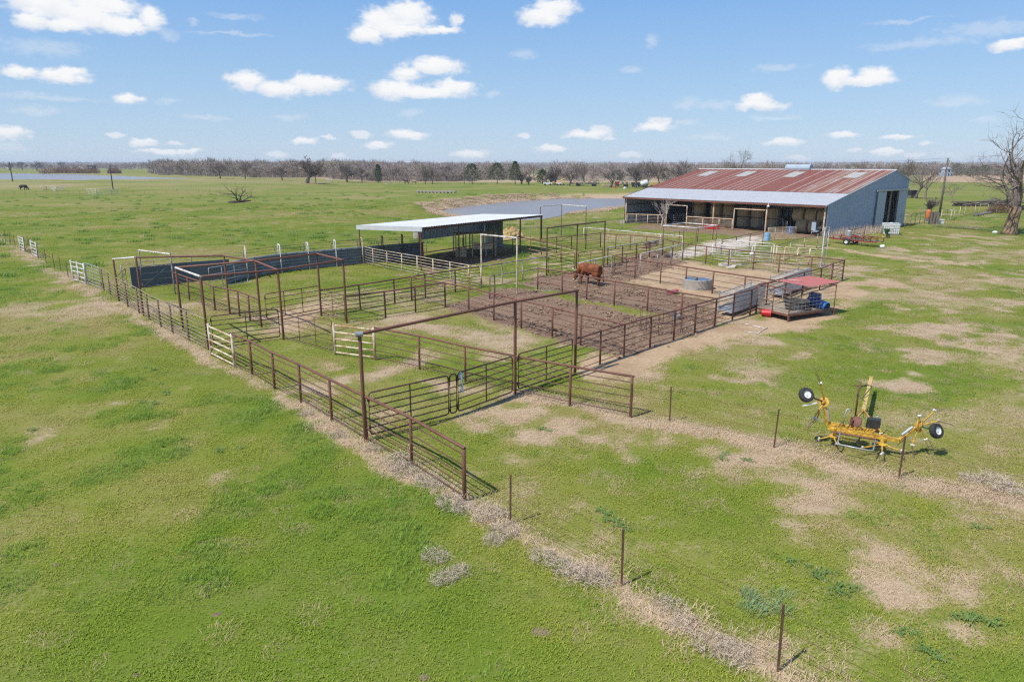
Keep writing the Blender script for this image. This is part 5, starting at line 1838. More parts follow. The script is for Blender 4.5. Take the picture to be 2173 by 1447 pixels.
drum('plastic_drum', 'blue plastic half drum standing on the plank platform', bb + Vector((-.1, -.1, 0)), 'blue_plastic', open_=True, L=.72, r=.33)
d0 = pq(eL * .52, eW * .78, .42 + .31)
drum('plastic_drum', 'long blue plastic drum lying off the platform edge, open end outward', d0, 'blue_plastic', axis_=(ex * .96 + ey * .10 + Vector((0, 0, -.20))), r=.29, L=1.15, open_=True)
rb_ = P(1616, 671)
m = MB(); ax = Vector((.86, -.45, .0)).normalized()
m.lathe([(0, 0), (.18, 0), (.215, .46), (.23, .46), (.23, .50), (.205, .50), (.17, .02), (0, .02)], rb_ + Vector((0, 0, .21)), 20, axis=ax)
rbk = m.build('bucket', 'red_plastic', None, org=tuple(rb_)); tag(rbk, 'red plastic bucket tipped on its side under the platform', 'bucket')
for i, (px, py) in enumerate(((1560, 690), (1588, 700))):
    pass
bp = thing('ground_frame', 'flat white pipe frame lying on the straw before the platform', 'frame', tuple(P(1590, 700)))
for (a, b) in (((1571, 686), (1627, 699)), ((1580, 704), (1607, 709)), ((1607, 709), (1629, 696)), ((1597, 693), (1628, 699))):
    bar('bar', P(*a) + Vector((0, 0, .03)), P(*b) + Vector((0, 0, .03)), .018, 'white_pipe', bp, 6)

# slab stones, plastic scraps
for i, (px, py, s, lb) in enumerate(((1536, 565, .9, 'left flat pale stone slab in the grass by the white fence'), (1552, 569, .8, 'tilted pale stone slab between two others by the white fence'),
                                     (1568, 563, .9, 'right flat pale stone slab in the grass by the white fence'))):
    p = P(px, py)
    m = MB()
    nn = 5
    rr_ = [s * RJ.uniform(.42, .62) for _ in range(nn)]
    top = [(p.x + rr_[k] * 1.25 * math.cos(2 * math.pi * k / nn), p.y + .55 * rr_[k] * math.sin(2 * math.pi * k / nn), p.z + .14 + .12 * math.sin(2 * math.pi * k / nn + i)) for k in range(nn)]
    bot = [(x + RJ.uniform(-.03, .03), y, p.z - .03) for x, y, _ in top]
    m.add(top + bot, [tuple(range(nn))] + [(k, nn + k, nn + (k + 1) % nn, (k + 1) % nn) for k in range(nn)])
    o = m.build('stone_slab', 'stone', None, org=tuple(p)); tag(o, lb, 'stone')
sb = P(1594, 560)
m = MB(); m.lathe([(0, .0), (.14, .05), (.20, .18), (.12, .32), (.05, .36), (0, .37)], sb + Vector((0, .05, .62)), 12)
m.v = [(x + .03 * math.sin(14 * z), y, z) for x, y, z in m.v]
o = m.build('feed_sack', 'white_plastic', None, org=tuple(sb)); tag(o, 'crumpled white sack hung on the white pipe fence', 'sack')
lb_ = P(1622, 512)
drum('plastic_drum', 'pale blue plastic drum standing behind the orange twelve-rail gate', lb_ + BV * .5, 'light_blue', open_=True)
drum('plastic_drum', 'dark blue plastic drum in the barn shade beyond the orange gate', W3(4.6, 1.0), 'blue_plastic', open_=True, L=.9, r=.36)
rt = W3(14.2, -.9)
rtt = thing('plastic_crate', 'bright red slatted plastic crate against the barn front fence', 'crate', tuple(rt))
for z in (.12, .32, .52):
    for dy in (-.3, .3):
        m = MB(); m.beam(rt + BU * -.85 + BV * dy + Vector((0, 0, z)), rt + BU * .85 + BV * dy + Vector((0, 0, z)), .04, .15); m.build('slat', 'red_plastic', rtt)
for k in (-.8, -.27, .27, .8):
    for dy in (-.27, .27):
        m = MB(); m.beam(rt + BU * k + BV * dy, rt + BU * k + BV * dy + Vector((0, 0, .6)), .08, .06); m.build('post', 'red_plastic', rtt)
# mixer on a stand in the right bay
mx_ = W3(1.3, .9)
mm = thing('feed_machine', 'pale blue machine on a low stand in the barn\'s right bay', 'machine', tuple(mx_))
m = MB(); m.box(mx_ + Vector((0, 0, .55)), (1.3, .6, .08), BTH); m.build('table', 'bluegrey_paint', mm)
for a in (-.55, .55):
    for c in (-.22, .22):
        q = mx_ + BU * a + BV * c; bar('leg', q, q + Vector((0, 0, .55)), .03, 'galv', mm)
m = MB(); m.box(mx_ + BU * .4 + Vector((0, 0, 1.1)), (.42, .5, .95), BTH); m.build('cabinet', 'bluegrey_paint', mm)
m = MB(); m.lathe([(0, 0), (.24, 0), (.24, .45), (0, .45)], mx_ + BU * -.1 + Vector((0, 0, .85)), 16, axis=BU * -1); m.build('motor', 'black_paint', mm)
pp = thing('scrap_pile', 'pile of reddish scrap pipes and tin on the gravel edge', 'scrap pile', tuple(P(1380, 524)))
for k in range(14):
    a = P(1362 + RJ.uniform(0, 14), 524 + RJ.uniform(-5, 5)); b = P(1396 + RJ.uniform(-6, 10), 519 + RJ.uniform(-7, 4))
    z = .06 + .05 * (k % 5)
    bar('scrap_pipe', a + Vector((0, 0, z)), b + Vector((0, 0, z + .05)), .035, RJ.choice(['rust_pipe', 'maroon_brush', 'dark_pipe', 'brown_old']), pp, 6)
m = MB(); q = P(1372, 526); m.box(q + Vector((0, 0, .12)), (1.4, .7, .03), .4); m.build('tin_sheet', 'red_roof', pp)
q = P(1416, 547)
o = MB().add([q + Vector((-.35, .05, .03)), q + Vector((-.1, -.15, .1)), q + Vector((.3, -.1, .05)), q + Vector((.35, .12, .22)), q + Vector((0, .2, .25)), q + Vector((-.25, .18, .14))],
             [(0, 1, 5), (1, 4, 5), (1, 2, 4), (2, 3, 4), (0, 5, 4), (0, 4, 3), (0, 3, 2), (0, 2, 1)]).build('tarp_scrap', 'black_paint', None, org=tuple(q)); tag(o, 'small crumpled black tarp scrap in the mud lane', 'tarp')
# rope and twine on the gate
ga = P(973, 881) + (P(1087, 839) - P(973, 881)).normalized() * .12
m = MB()
for k in range(3):
    m.tube([ga + Vector((.02 * k, -.03, 1.47 - .02 * k)), ga + Vector((.03 + .02 * k, -.06, 1.25)), ga + Vector((.06 - .02 * k, -.05, 1.05)), ga + Vector((.09, -.04 - .01 * k, .88 - .05 * k))], .012, n=5)
m.tube([ga + Vector((.05 + .05 * math.cos(a), -.05, .86 + .07 * math.sin(a))) for a in np.linspace(0, 6.28, 9)[:-1]], .011, n=5, closed=True)
m.tube([ga + Vector((.02 + .04 * math.cos(a), -.05, 1.40 + .07 * math.sin(a))) for a in np.linspace(0, 6.28, 9)[:-1]], .013, n=5, closed=True)
o = m.build('rope', 'light_blue', None, org=tuple(ga)); tag(o, 'blue rope halter hanging on the nearest gate', 'rope')


# ---------------------------------------------------------------- tedder, trailer, tote
def at_depth(px, py, Y):
    x, y, z = ray(px, py)
    t = Y / y
    return Vector((x * t, Y, CAM_H + z * t))


def at_z(px, py, z):
    x, y = flat(px, py, z)
    return Vector((x, y, z))


ted = thing('hay_tedder', 'yellow four-rotor hay tedder parked on the grass with arms folded up', 'tedder', tuple(P(1838, 925)))
bl, br_ = at_z(1756, 906, .55), at_z(1908, 934, .50)
bx_ = (br_ - bl).normalized(); by_ = Vector((-bx_.y, bx_.x, 0)).normalized()
m = MB(); m.beam(bl, br_, .10, .11); m.beam(bl.lerp(br_, .1) + Vector((0, -.14, -.02)), bl.lerp(br_, .62) + Vector((0, -.14, -.02)), .05, .06); m.beam(bl + Vector((.0, .12, .10)), br_.lerp(bl, .3) + Vector((0, .12, .1)), .08, .08); m.build('main_beam', 'yellow_paint', ted)
for k, f in enumerate((.09, .33, .80)):
    q = bl.lerp(br_, f)
    m = MB(); m.lathe([(0, -.10), (.07, -.10), (.085, -.04), (.10, -.03), (.10, .03), (.07, .05), (.06, .11), (0, .12)], q + Vector((0, 0, -.01)), 10); m.build('gearbox', 'yellow_paint', ted, smooth=False)
bar('tube_bar', at_z(1765, 916, .5), at_z(1862, 933, .5), .03, 'rust_pipe', ted)
# tongue
tb, tt = at_z(1832, 872, .62), at_z(1848, 806, .62)
m = MB(); m.beam(tb, tt, .11, .13); m.build('tongue', 'yellow_pale', ted)
m = MB(); m.beam(tt, tt + (tt - tb).normalized() * .28 + Vector((0, 0, -.02)), .09, .05); m.lathe([(.03, -.02), (.07, -.02), (.07, .03), (.03, .03)], tt + (tt - tb).normalized() * .34, 12); m.build('hitch', 'yellow_pale', ted)
for sgn in (-.35, .45):
    bar('drawbar_strut', tb + (tt - tb).normalized() * .1, bl.lerp(br_, .5) + bx_ * sgn + Vector((0, 0, .15)), .03, 'yellow_paint', ted)
jk = tb.lerp(tt, .35) - bx_ * .25
bar('jack_stand', Vector((jk.x, jk.y, .0)), jk + Vector((0, 0, .55)), .03, 'rust_pipe', ted); bar('jack_handle', jk + Vector((-.25, 0, .42)), jk + Vector((.25, 0, .40)), .016, 'rust_pipe', ted)
m = MB(); m.tube([tb.lerp(tt, .3) + Vector((-.1, 0, .12)), tb.lerp(tt, .5) + Vector((.12, 0, .28)), tb.lerp(tt, .62) + Vector((-.1, 0, .22)), jk + Vector((0, 0, .3))], .014, n=5); m.tube([tb.lerp(tt, .1) + Vector((0, 0, .2)), tb.lerp(tt, .2) + Vector((-.3, 0, .35)), jk + Vector((-.1, -.2, .1))], .012, n=5); m.build('hose', 'black_paint', ted)
# plates and box by the centre
ctr = bl.lerp(br_, .47)
m = MB(); m.lathe([(0, 0), (.17, .0), (.16, .03), (0, .05)], ctr + by_ * .25 + Vector((-.16, 0, .26)), 16, axis=(-.75, -.4, .5)); m.beam(ctr + by_ * .2 + Vector((-.34, 0, .0)), ctr + by_ * .22 + Vector((-.30, 0, .42)), .05, .05); m.box(ctr + by_ * .2 + Vector((-.18, 0, .12)), (.22, .02, .10), .3); m.build('guard_plate', 'rust_pipe', ted)
m = MB(); m.box(ctr + by_ * .3 + bx_ * .32 + Vector((0, 0, .22)), (.30, .22, .36), math.atan2(bx_.y, bx_.x)); m.build('black_box', 'black_paint', ted)
m = MB()
for k in range(6):
    a = bl.lerp(br_, .15 + .12 * k) + Vector((0, -.02, .07)); b = bl.lerp(br_, .25 + .13 * k) + Vector((0, .05, .12 + .05 * (k % 2)))
    m.tube([a, a.lerp(b, .5) + Vector((0, 0, .12)), b], .012, n=5)
m.build('hydraulic_hose', 'dark_pipe', ted)


def rotor_arm(h, e, par, mat='yellow_paint', drop=None):
    """arm from hub to end with two sprung tines"""
    d = (e - h).normalized()
    a = MB().cyl(h, e, .024, .020, n=8).build('rotor_arm', mat, par, smooth=False)
    m = MB(); m.lathe([(0, -.045), (.032, -.045), (.032, .045), (0, .045)], e, 8, axis=d.cross(Vector((.2, .9, .3)))); m.build('tine_clamp', 'white_pipe', a)
    dn = drop if drop is not None else Vector((0, 0, -1))
    s = d.cross(dn)
    s = (s.normalized() if s.length > .05 else Vector((1, 0, 0))) * .05
    m = MB()
    for sg in (-1, 1):
        m.tube([e + s * sg, e + s * sg * 1.2 + (dn + d * .55).normalized() * .42], [.010, .007], n=4)
    m.build('tine', 'brown_old', a)


# folded left rotor
Yl = bl.y + .05
hubL = at_depth(1749, 853, Yl)
m = MB(); m.beam(bl + Vector((-.02, 0, .05)), hubL, .07, .07); m.build('left_arm', 'yellow_paint', ted)
MB().cyl(bl.lerp(hubL, .3) + Vector((.06, -.02, 0)), bl.lerp(hubL, .75) + Vector((.06, -.02, 0)), .035, n=8).build('cylinder', 'galv', ted)
hb = MB().lathe([(0, -.10), (.06, -.09), (.085, -.02), (.15, .0), (.15, .015), (.07, .03), (.05, .09), (0, .10)], hubL, 18, axis=(-.7, -.55, .25)).build('rotor_hub', 'yellow_paint', ted)
for px, py, dd in ((1741, 813, (-.35, 0, .5)), (1727, 887, (-.8, -.2, -.5)), (1733, 889, (-.6, .3, -.6))):
    rotor_arm(hubL, at_depth(px, py, Yl - .1), hb, drop=Vector(dd))


def wheel(c, axis_, par, r=.215, w=.15):
    t = MB().lathe([(r * .52, -w / 2), (r * .8, -w / 2), (r * .95, -w * .42), (r, -w * .2), (r, w * .2), (r * .95, w * .42), (r * .8, w / 2), (r * .52, w / 2), (r * .50, 0)], c, 28, axis=axis_, close=True).build('tyre', 'tyre', par, smooth=False)
    MB().lathe([(0, -w * .30), (r * .16, -w * .30), (r * .2, -w * .2), (r * .44, -w * .26), (r * .54, -w * .46), (r * .54, w * .46), (r * .44, w * .26), (r * .2, w * .2), (r * .16, w * .34), (0, w * .34)], c, 24, axis=axis_).build('rim', 'white_plastic', par)
    return t


wl = at_depth(1711, 838, Yl - .25)
bar('axle', hubL, wl, .025, 'rust_pipe', ted); wheel(wl, (.12, -.80, .55), ted)
MB().beam(wl + Vector((-.12, -.1, -.30)), wl + Vector((.28, -.1, -.20)), .05, .02).build('scraper_bar', 'white_pipe', ted)
# folded right rotor
hubR = at_depth(1950, 903, br_.y + .12)
m = MB(); m.beam(br_, hubR, .08, .08); m.build('right_arm', 'yellow_paint', ted)
MB().cyl(br_.lerp(hubR, .2) + Vector((-.05, 0, .07)), br_.lerp(hubR, .75) + Vector((-.05, 0, .07)), .035, n=8).build('cylinder', 'galv', ted)
hb = MB().lathe([(0, -.12), (.08, -.10), (.10, -.02), (.19, .0), (.19, .015), (.09, .03), (.05, .09), (0, .10)], hubR, 18, axis=(.62, -.62, .2)).build('rotor_hub', 'yellow_paint', ted)
for px, py, dd in ((1984, 871, (.9, -.1, -.25)), (1992, 893, (.8, -.2, -.5)), (1965, 932, (.5, -.3, -.8)), (1936, 944, (.25, -.3, -.9)), (1951, 882, (.7, .5, -.1)), (1926, 921, (-.3, .3, -.6))):
    rotor_arm(hubR, at_depth(px, py, br_.y + .05), hb, drop=Vector(dd))
wr_ = at_depth(1987, 914, br_.y - .05)
bar('axle', hubR, wr_, .025, 'green_paint', ted); wheel(wr_, (.35, -.85, .4), ted)
# the two middle rotors under the beam
for hx, ends in (((1768, 925), ((1738, 931), (1776, 942), (1816, 934), (1772, 889))), ((1872, 942), ((1830, 950), (1872, 962), (1913, 957), (1868, 905)))):
    hc = at_z(hx[0], hx[1], .33)
    hb = MB().lathe([(0, -.03), (.10, -.03), (.15, 0), (.15, .012), (.06, .04), (.04, .20), (0, .20)], hc, 16).build('rotor_hub', 'yellow_paint', ted)
    for e in ends:
        q = at_z(e[0], e[1], .26)
        rotor_arm(hc, hc + (q - hc).normalized() * min((q - hc).length, 1.0), hb, drop=Vector((0, 0, -1)))
# guard hoops
hp1 = [at_z(1784, 914, .55), at_z(1778, 938, .38), at_z(1782, 943, .36), at_z(1846, 956, .36), at_z(1853, 955, .36), at_z(1858, 932, .5)]
MB().tube(hp1, .02, n=7).build('guard_hoop', 'galv', ted, smooth=True)
for pts in (((1789, 899, .5), (1793, 880, .75), (1797, 869, .85), (1803, 867, .85), (1808, 871, .8)), ((1864, 916, .5), (1868, 900, .7), (1868, 887, .85), (1863, 883, .88), (1859, 885, .85))):
    Yb = bl.lerp(br_, .5).y + .25
    MB().tube([at_depth(x, y, Yb) for x, y, z in pts], .018, n=6).build('guard_hoop', 'galv', ted, smooth=True)

# red utility trailer
tq = P(1812, 521)
trl = thing('utility_trailer', 'red flatbed trailer loaded with scrap beside the barn wall', 'trailer', tuple(tq))
tx = (P(1862, 523) - P(1768, 514)); tx.z = 0; tx.normalize(); ty = Vector((-tx.y, tx.x, 0))
LQ = lambda a, c, z: tq + tx * a + ty * c + Vector((0, 0, z))
for c in (0, 1.5):
    for z in (.50, .88):
        m = MB(); m.beam(LQ(-2.3, c, z), LQ(2.2, c, z), .07, .10 if z < .8 else .06); m.build('side_rail', 'red_paint', trl)
    for a in (-2.3, -1.5, .1, .9, 1.6, 2.2):
        m = MB(); m.beam(LQ(a, c, .5), LQ(a, c, .88), .06, .06); m.build('stake', 'red_paint', trl)
for k in range(9):
    m = MB(); m.beam(LQ(-2.2 + k * .54, .02, .54), LQ(-2.2 + k * .54, 1.48, .54), .30, .03); m.build('deck_plank', 'wood_grey', trl)
for c in (-.16, 1.66):
    wheel(LQ(-.75, c, .33), ty, trl, r=.34, w=.2)
    m = MB(); m.tube([LQ(-1.25, c, .5), LQ(-1.12, c, .70), LQ(-.75, c, .79), LQ(-.38, c, .70), LQ(-.25, c, .5)], .07, n=6); m.build('fender', 'red_paint', trl)
bar('axle', LQ(-.75, -.1, .33), LQ(-.75, 1.6, .33), .04, 'black_paint', trl)
m = MB(); m.beam(LQ(-2.3, .1, .5), LQ(-3.3, .75, .48), .07, .08); m.beam(LQ(-2.3, 1.4, .5), LQ(-3.3, .75, .48), .07, .08); m.build('tongue', 'red_paint', trl)
drum('metal_drum', 'silver metal drum standing on the red trailer', LQ(-.95, .55, .56), 'galv', r=.27, L=.85)
sj = thing('scrap_load', 'jumble of dark scrap bars on the rear of the red trailer', 'scrap', tuple(LQ(.8, .7, .56)))
for k in range(10):
    a = LQ(RJ.uniform(-.2, 1.6), RJ.uniform(.2, 1.3), .58 + .04 * k); b = a + Vector((RJ.uniform(-1, 1), RJ.uniform(-.6, .6), RJ.uniform(-.05, .45)))
    bar('scrap_bar', a, b, .03, RJ.choice(['black_paint', 'rust_pipe', 'grey_pipe']), sj, 6)
cart = thing('wire_cart', 'dark wire-sided cart frame leaning by the barn wall behind the trailer', 'cart', tuple(LQ(-1.6, 2.6, 0)))
for (a, z0), (b, z1) in (((-2.2, 1.2), (-.4, 1.75)), ((-2.2, .2), (-.4, .5)), ((-2.2, .2), (-2.2, 1.2)), ((-.4, .5), (-.4, 1.75)), ((-2.2, .7), (-.4, 1.1))):
    bar('bar', LQ(a, 2.6, z0), LQ(b, 2.6, z1), .03, 'black_paint', cart)
for k in range(9):
    f = (k + 1) / 10
    bar('wire', LQ(-2.2 + 1.8 * f, 2.6, .2 + .3 * f), LQ(-2.2 + 1.8 * f, 2.6, 1.2 + .55 * f), .010, 'rust_pipe', cart, 4)

# caged tote
iq = P(1890, 499)
ib = thing('liquid_tote', 'white plastic tank in a metal cage outside the barn door', 'tank', tuple(iq))
ia = Vector((math.cos(-.35), math.sin(-.35), 0)); ic = Vector((-ia.y, ia.x, 0)); IQ = lambda a, c, z: iq + ia * a + ic * c + Vector((0, 0, z))
m = MB(); m.box(IQ(0, .55, .75), (1.65, 1.25, 1.2), -.35); m.build('tank', 'white_plastic', ib)
m = MB(); m.lathe([(0, 0), (.16, 0), (.16, .07), (0, .07)], IQ(0, .55, 1.36), 14); m.build('cap', 'white_plastic', ib)
m = MB(); m.box(IQ(0, .55, .08), (1.75, 1.35, .14), -.35); m.build('pallet', 'wood_grey', ib)
for k in range(7):
    z = .2 + k * .19
    lo = [IQ(-.86, -.1, z), IQ(.86, -.1, z), IQ(.86, 1.2, z), IQ(-.86, 1.2, z)]
    MB().tube(lo, .014, n=5, closed=True).build('cage_bar', 'galv', ib)
for k in range(9):
    a = -.86 + k * 1.72 / 8
    for c in (-.1, 1.2):
        bar('cage_bar', IQ(a, c, .15), IQ(a, c, 1.36), .014, 'galv', ib, 5)
for k in range(1, 6):
    c = -.1 + k * 1.3 / 6
    for a in (-.86, .86):
        bar('cage_bar', IQ(a, c, .15), IQ(a, c, 1.36), .014, 'galv', ib, 5)
gq = P(1880, 505)
gr_ = thing('green_implement', 'small dark green implement standing before the white caged tote', 'implement', tuple(gq))
m = MB(); m.lathe([(0, .45), (.12, .45), (.32, .95), (.34, 1.0), (.30, 1.0), (0, .6)], gq, 14); m.build('hopper', 'green_paint', gr_)
m = MB(); m.box(gq + Vector((0, 0, .35)), (.35, .35, .25), .4); m.build('gear_case', 'green_paint', gr_)
for sx in (-1, 1):
    MB().lathe([(.17, -.04), (.24, -.04), (.24, .04), (.17, .04)], gq + Vector((.24 * sx, .05, .24)), 18, axis=(1, .2, 0), close=True).build('wheel', 'yellow_pale' if sx < 0 else 'tyre', gr_)
bar('handle', gq + Vector((.1, .1, .6)), gq + Vector((.5, -.3, .95)), .025, 'green_paint', gr_)
wq = P(1869, 527)
m = MB(); m.lathe([(0, 0), (.15, 0), (.18, .36), (.19, .36), (.19, .39), (.17, .39), (.14, .02), (0, .02)], wq + Vector((-.1, 0, .17)), 18, axis=(.85, -.5, .12)); o = m.build('bucket', 'white_plastic', None, org=tuple(wq)); tag(o, 'white plastic bucket lying in the grass near the trailer', 'bucket')


# ---------------------------------------------------------------- trees
def grow(tr, cr, rg, p, d, L, r, lvl, top, nch, up, twig, fan, wob=.22, thick=2):
    k = 4 if lvl < 2 else 3
    pts, rs = [p.copy()], [r]
    q = p.copy(); dd = d.copy()
    for i in range(k):
        dd = (dd + Vector((rg.uniform(-wob, wob), rg.uniform(-wob, wob), rg.uniform(-wob, wob) + up * .12))).normalized()
        q = q + dd * (L / k)
        pts.append(q.copy()); rs.append(max(twig * .5, r * (1 - .5 * (i + 1) / k)))
    (tr if lvl < thick else cr).tube(pts, rs, n=(8, 6, 5, 4)[min(lvl, 3)] if lvl < 3 else 3)
    if lvl >= top:
        for _ in range(fan):
            i = rg.randrange(1, k + 1)
            b = pts[i]
            e = (dd + Vector((rg.uniform(-.9, .9), rg.uniform(-.9, .9), rg.uniform(-.5, .9)))).normalized() * L * rg.uniform(.5, 1.0)
            w = e.cross(Vector((rg.uniform(-1, 1), rg.uniform(-1, 1), rg.uniform(-1, 1)))).normalized() * twig
            cr.add([b - w, b + w, b + e], [(0, 1, 2)])
        return
    n = nch[min(lvl, len(nch) - 1)]
    for j in range(n):
        t = .35 + .65 * (j + rg.random()) / n if lvl else .45 + .55 * (j + rg.random()) / n
        t = min(t, .999)
        i = int(t * k); f = t * k - i
        b = pts[i].lerp(pts[min(i + 1, k)], f)
        az = rg.uniform(0, 6.283) if lvl else 6.283 * (j + rg.uniform(-.3, .3)) / n
        side = Vector((math.cos(az), math.sin(az), 0))
        side = (side - dd * side.dot(dd)).normalized()
        ang = math.radians(rg.uniform(24, 58))
        nd = (dd * math.cos(ang) + side * math.sin(ang)).normalized()
        grow(tr, cr, rg, b, nd, L * rg.uniform(.55, .82), rs[i] * rg.uniform(.5, .72), lvl + 1, top, nch, up, twig, fan, wob, thick)


def tree_meshes(seed, h=9.0, r=.22, top=3, nch=(5, 4, 4), fan=4, twig=.022, trunk_f=.34, up=.6, wood='bark', tw='twig', lean=0.0, thick=2):
    rg = random.Random(seed)
    tr, cr = MB(), MB()
    grow(tr, cr, rg, Vector((0, 0, -.15)), Vector((lean, 0, 1)).normalized(), h * trunk_f, r, 0, top, nch, up, twig, fan, thick=thick)
    mz = max(v[2] for v in cr.v)
    s = h / mz
    for m in (tr, cr):
        m.v = [(x * s, y * s, z * s) for x, y, z in m.v]
    return tr.mesh('trunk', wood), cr.mesh('crown', tw)


def put_tree(name, label, ms, at, sc=1.0, rz=0.0, group=None, cat='tree', sxy=1.0):
    t = thing(name, label, cat, tuple(at), rz, group)
    for nm, me in zip(('trunk', 'crown'), ms):
        o = bpy.data.objects.new(nm, me); COL.objects.link(o); o.parent = t
        o.scale = (sc * sxy, sc * sxy, sc)
    return t


worn('bark_white', (.46, .40, .35), (.34, .29, .25), 6.0, .5, .2, .9, bump=0)
TV = [tree_meshes(40 + i, 9.0, .24, 3, (6, 5, 5), 6, .034, (.3, .22, .38, .26, .34)[i], .6, 'bark', ('twig', 'twig_grey', 'twig', 'twig_grey', 'twig')[i]) for i in range(5)]
BUSH = [tree_meshes(60 + i, 5.0, .10, 3, (9, 5, 4), 5, .018, .10, .8, 'bark', ('twig', 'twig_red')[i]) for i in range(2)]

ROW = [(600, 383, 7.5, 3, 1.1), (737, 387, 9.6, 1, 1.25), (768, 387, 7.6, 0, 1.2), (840, 386, 8.2, 2, 1.0), (903, 391, 9.0, 2, .8), (918, 391, 8.6, 4, .8), (948, 385, 9.0, 1, 1.3),
       (1036, 381, 9.5, 3, 1.0), (1178, 393, 8.6, 1, 1.2), (1209, 395, 8.6, 4, 1.2), (1240, 388, 9.5, 2, 1.0), (1296, 398, 8.8, 3, 1.3), (1350, 400, 9.5, 1, 1.1), (1372, 398, 10.5, 2, .9),
       (1400, 393, 9.0, 0, 1.0), (520, 380, 8.5, 2, 1.1), (468, 379, 7.5, 0, 1.2)]
put_tree('bare_tree', 'broadest and tallest bare tree in the row beyond the left pasture', tree_meshes(77, 11.2, .42, 4, (7, 5, 4, 4), 4, .032, .22, .5, 'bark', 'twig'), P(652, 389), 1.0, .4, sxy=1.1)
RT = random.Random(9)
for q_, (px, py, h, k, sxy) in enumerate(sorted(ROW)):
    put_tree('bare_tree', '%s leafless tree from the left in the row along the far pasture edge' % ORD[q_], TV[k], P(px, py), h / 9.0, RT.uniform(0, 6.28), 'bare trees along the far edge of the pasture', sxy=sxy)
for px, py, h, lb in ((1107, 392, 5.5, 'leafless shrub just right of the tallest evergreen'), (1122, 392.5, 4.2, 'small leafless shrub between the evergreens in the middle distance'), (1168, 393, 6.0, 'leafless bush beside the dark evergreen near the farm machinery')):
    put_tree('bare_shrub', lb, BUSH[0], P(px, py), h / 5.0, RT.uniform(0, 6), cat='shrub')
put_tree('bare_tree', 'tall bare tree rising above the middle of the barn roof', tree_meshes(91, 15.5, .28, 4, (5, 4, 4, 3), 3, .022, .45, .4), on(92, 282), 1.0, 1.0, sxy=.8)
put_tree('bare_tree', 'bare tree showing over the left part of the barn roof', TV[3], on(62, 262), 1.25, 2.0)
put_tree('bare_tree', 'bare tree showing over the right part of the barn roof', TV[2], on(118, 210), 1.2, 3.0, sxy=.9)
put_tree('bare_tree', 'thin bare sapling top showing over the barn ridge', TV[4], on(113, 226), 1.15, 3.4, sxy=.5)
put_tree('bare_tree', 'small pale bare tree standing before the barn front', tree_meshes(101, 4.6, .09, 3, (6, 4, 3), 2, .010, .26, 1.0, 'bark_white', 'bark_white'), P(1403, 483), 1.0, .5, sxy=.8)
put_tree('bare_tree', 'bare tree with a dark leaning trunk beside the weathered hut', tree_meshes(111, 9.5, .2, 4, (5, 4, 4, 3), 2, .013, .3, .3, 'bark', 'twig', .35), P(1940, 421), 1.0, .0)
put_tree('bare_tree', 'bare tree right of the weathered hut', tree_meshes(112, 8.0, .18, 4, (4, 4, 4, 3), 2, .013, .32, .3, 'bark', 'twig', .25), P(1962, 423), 1.0, .3)
put_tree('bare_tree', 'small leaning bare tree alone in the far right pasture', tree_meshes(113, 5.6, .13, 3, (5, 4, 4), 4, .016, .35, .3, 'bark_pale', 'twig', .45), P(2019, 426), 1.0, .2)
put_tree('bare_shrub', 'thin leafless shrub at the foot of the utility pole', BUSH[0], P(1975, 452), .55, 1.0, cat='shrub')

# the old tree at the right edge
bt = thing('bare_tree', 'big old bare tree with a peeling tan trunk at the right edge', 'tree', tuple(P(2141, 497)))
tr, cr = MB(), MB()
rg = random.Random(23)
tr2 = MB()
tr2.tube([(0, 0, -.2), (.02, 0, .35), (.10, .0, 1.3), (.28, .05, 2.4), (.42, .05, 3.2)], [1.02, .80, .66, .62, .60], n=14)
for d, L, r in (((-.50, .1, .86), 4.4, .24), ((.10, .25, 1.0), 5.4, .33), ((.45, -.15, 1.0), 5.8, .36), ((.95, .1, .62), 4.8, .30), ((-.80, -.25, .55), 3.2, .15), ((.4, .7, .8), 4.2, .24)):
    grow(tr, cr, rg, Vector((.38 + d[0] * .2, .05 + d[1] * .2, 2.6 + .35 * abs(d[2]))), Vector(d).normalized(), L, r, 1, 5, (4, 4, 3, 3, 3), .25, .011, 2, .32, thick=3)
tr2.build('trunk', 'bark_tan', bt, local=True, smooth=True)
tr.build('limbs', 'bark', bt, local=True, smooth=True)
cr.build('crown', 'twig', bt, local=True)


def cedar_meshes(seed, h, w, skirt=.10, rag=.42):
    rg = random.Random(seed)
    tr, cr = MB(), MB()
    tr.tube([(0, 0, -.1), (.05, 0, h * .5), (0, 0, h * .92)], [.22, .12, .03], n=6)
    N = 2300
    for _ in range(N):
        t = rg.random() ** .8
        z = h * (skirt + (1 - skirt) * t)
        prof = (1 - t) ** .45 * (1 - .65 * math.exp(-t * 6)) * w / 2 * 1.45
        lob = 1 + rag * math.sin(z * 2.7 + seed) * math.sin(3 * z + seed * 2)
        a = rg.uniform(0, 6.283)
        R = prof * lob * (1 + rag * .6 * math.sin(3 * a + z * 1.7 + seed)) * math.sqrt(.25 + .75 * rg.random())
        c = Vector((R * math.cos(a), R * math.sin(a), z + rg.uniform(-.1, .1)))
        s = rg.uniform(.14, .34)
        u = Vector((rg.uniform(-1, 1), rg.uniform(-1, 1), rg.uniform(-.3, 1))).normalized()
        v = u.cross(Vector((rg.uniform(-1, 1), rg.uniform(-1, 1), rg.uniform(-1, 1)))).normalized()
        cr.add([c - v * s * .5, c + u * s * 1.2, c + v * s * .5, c - u * s * .4], [(0, 1, 2, 3)])
    return tr.mesh('trunk', 'bark'), cr.mesh('crown', 'cedar_leaf')


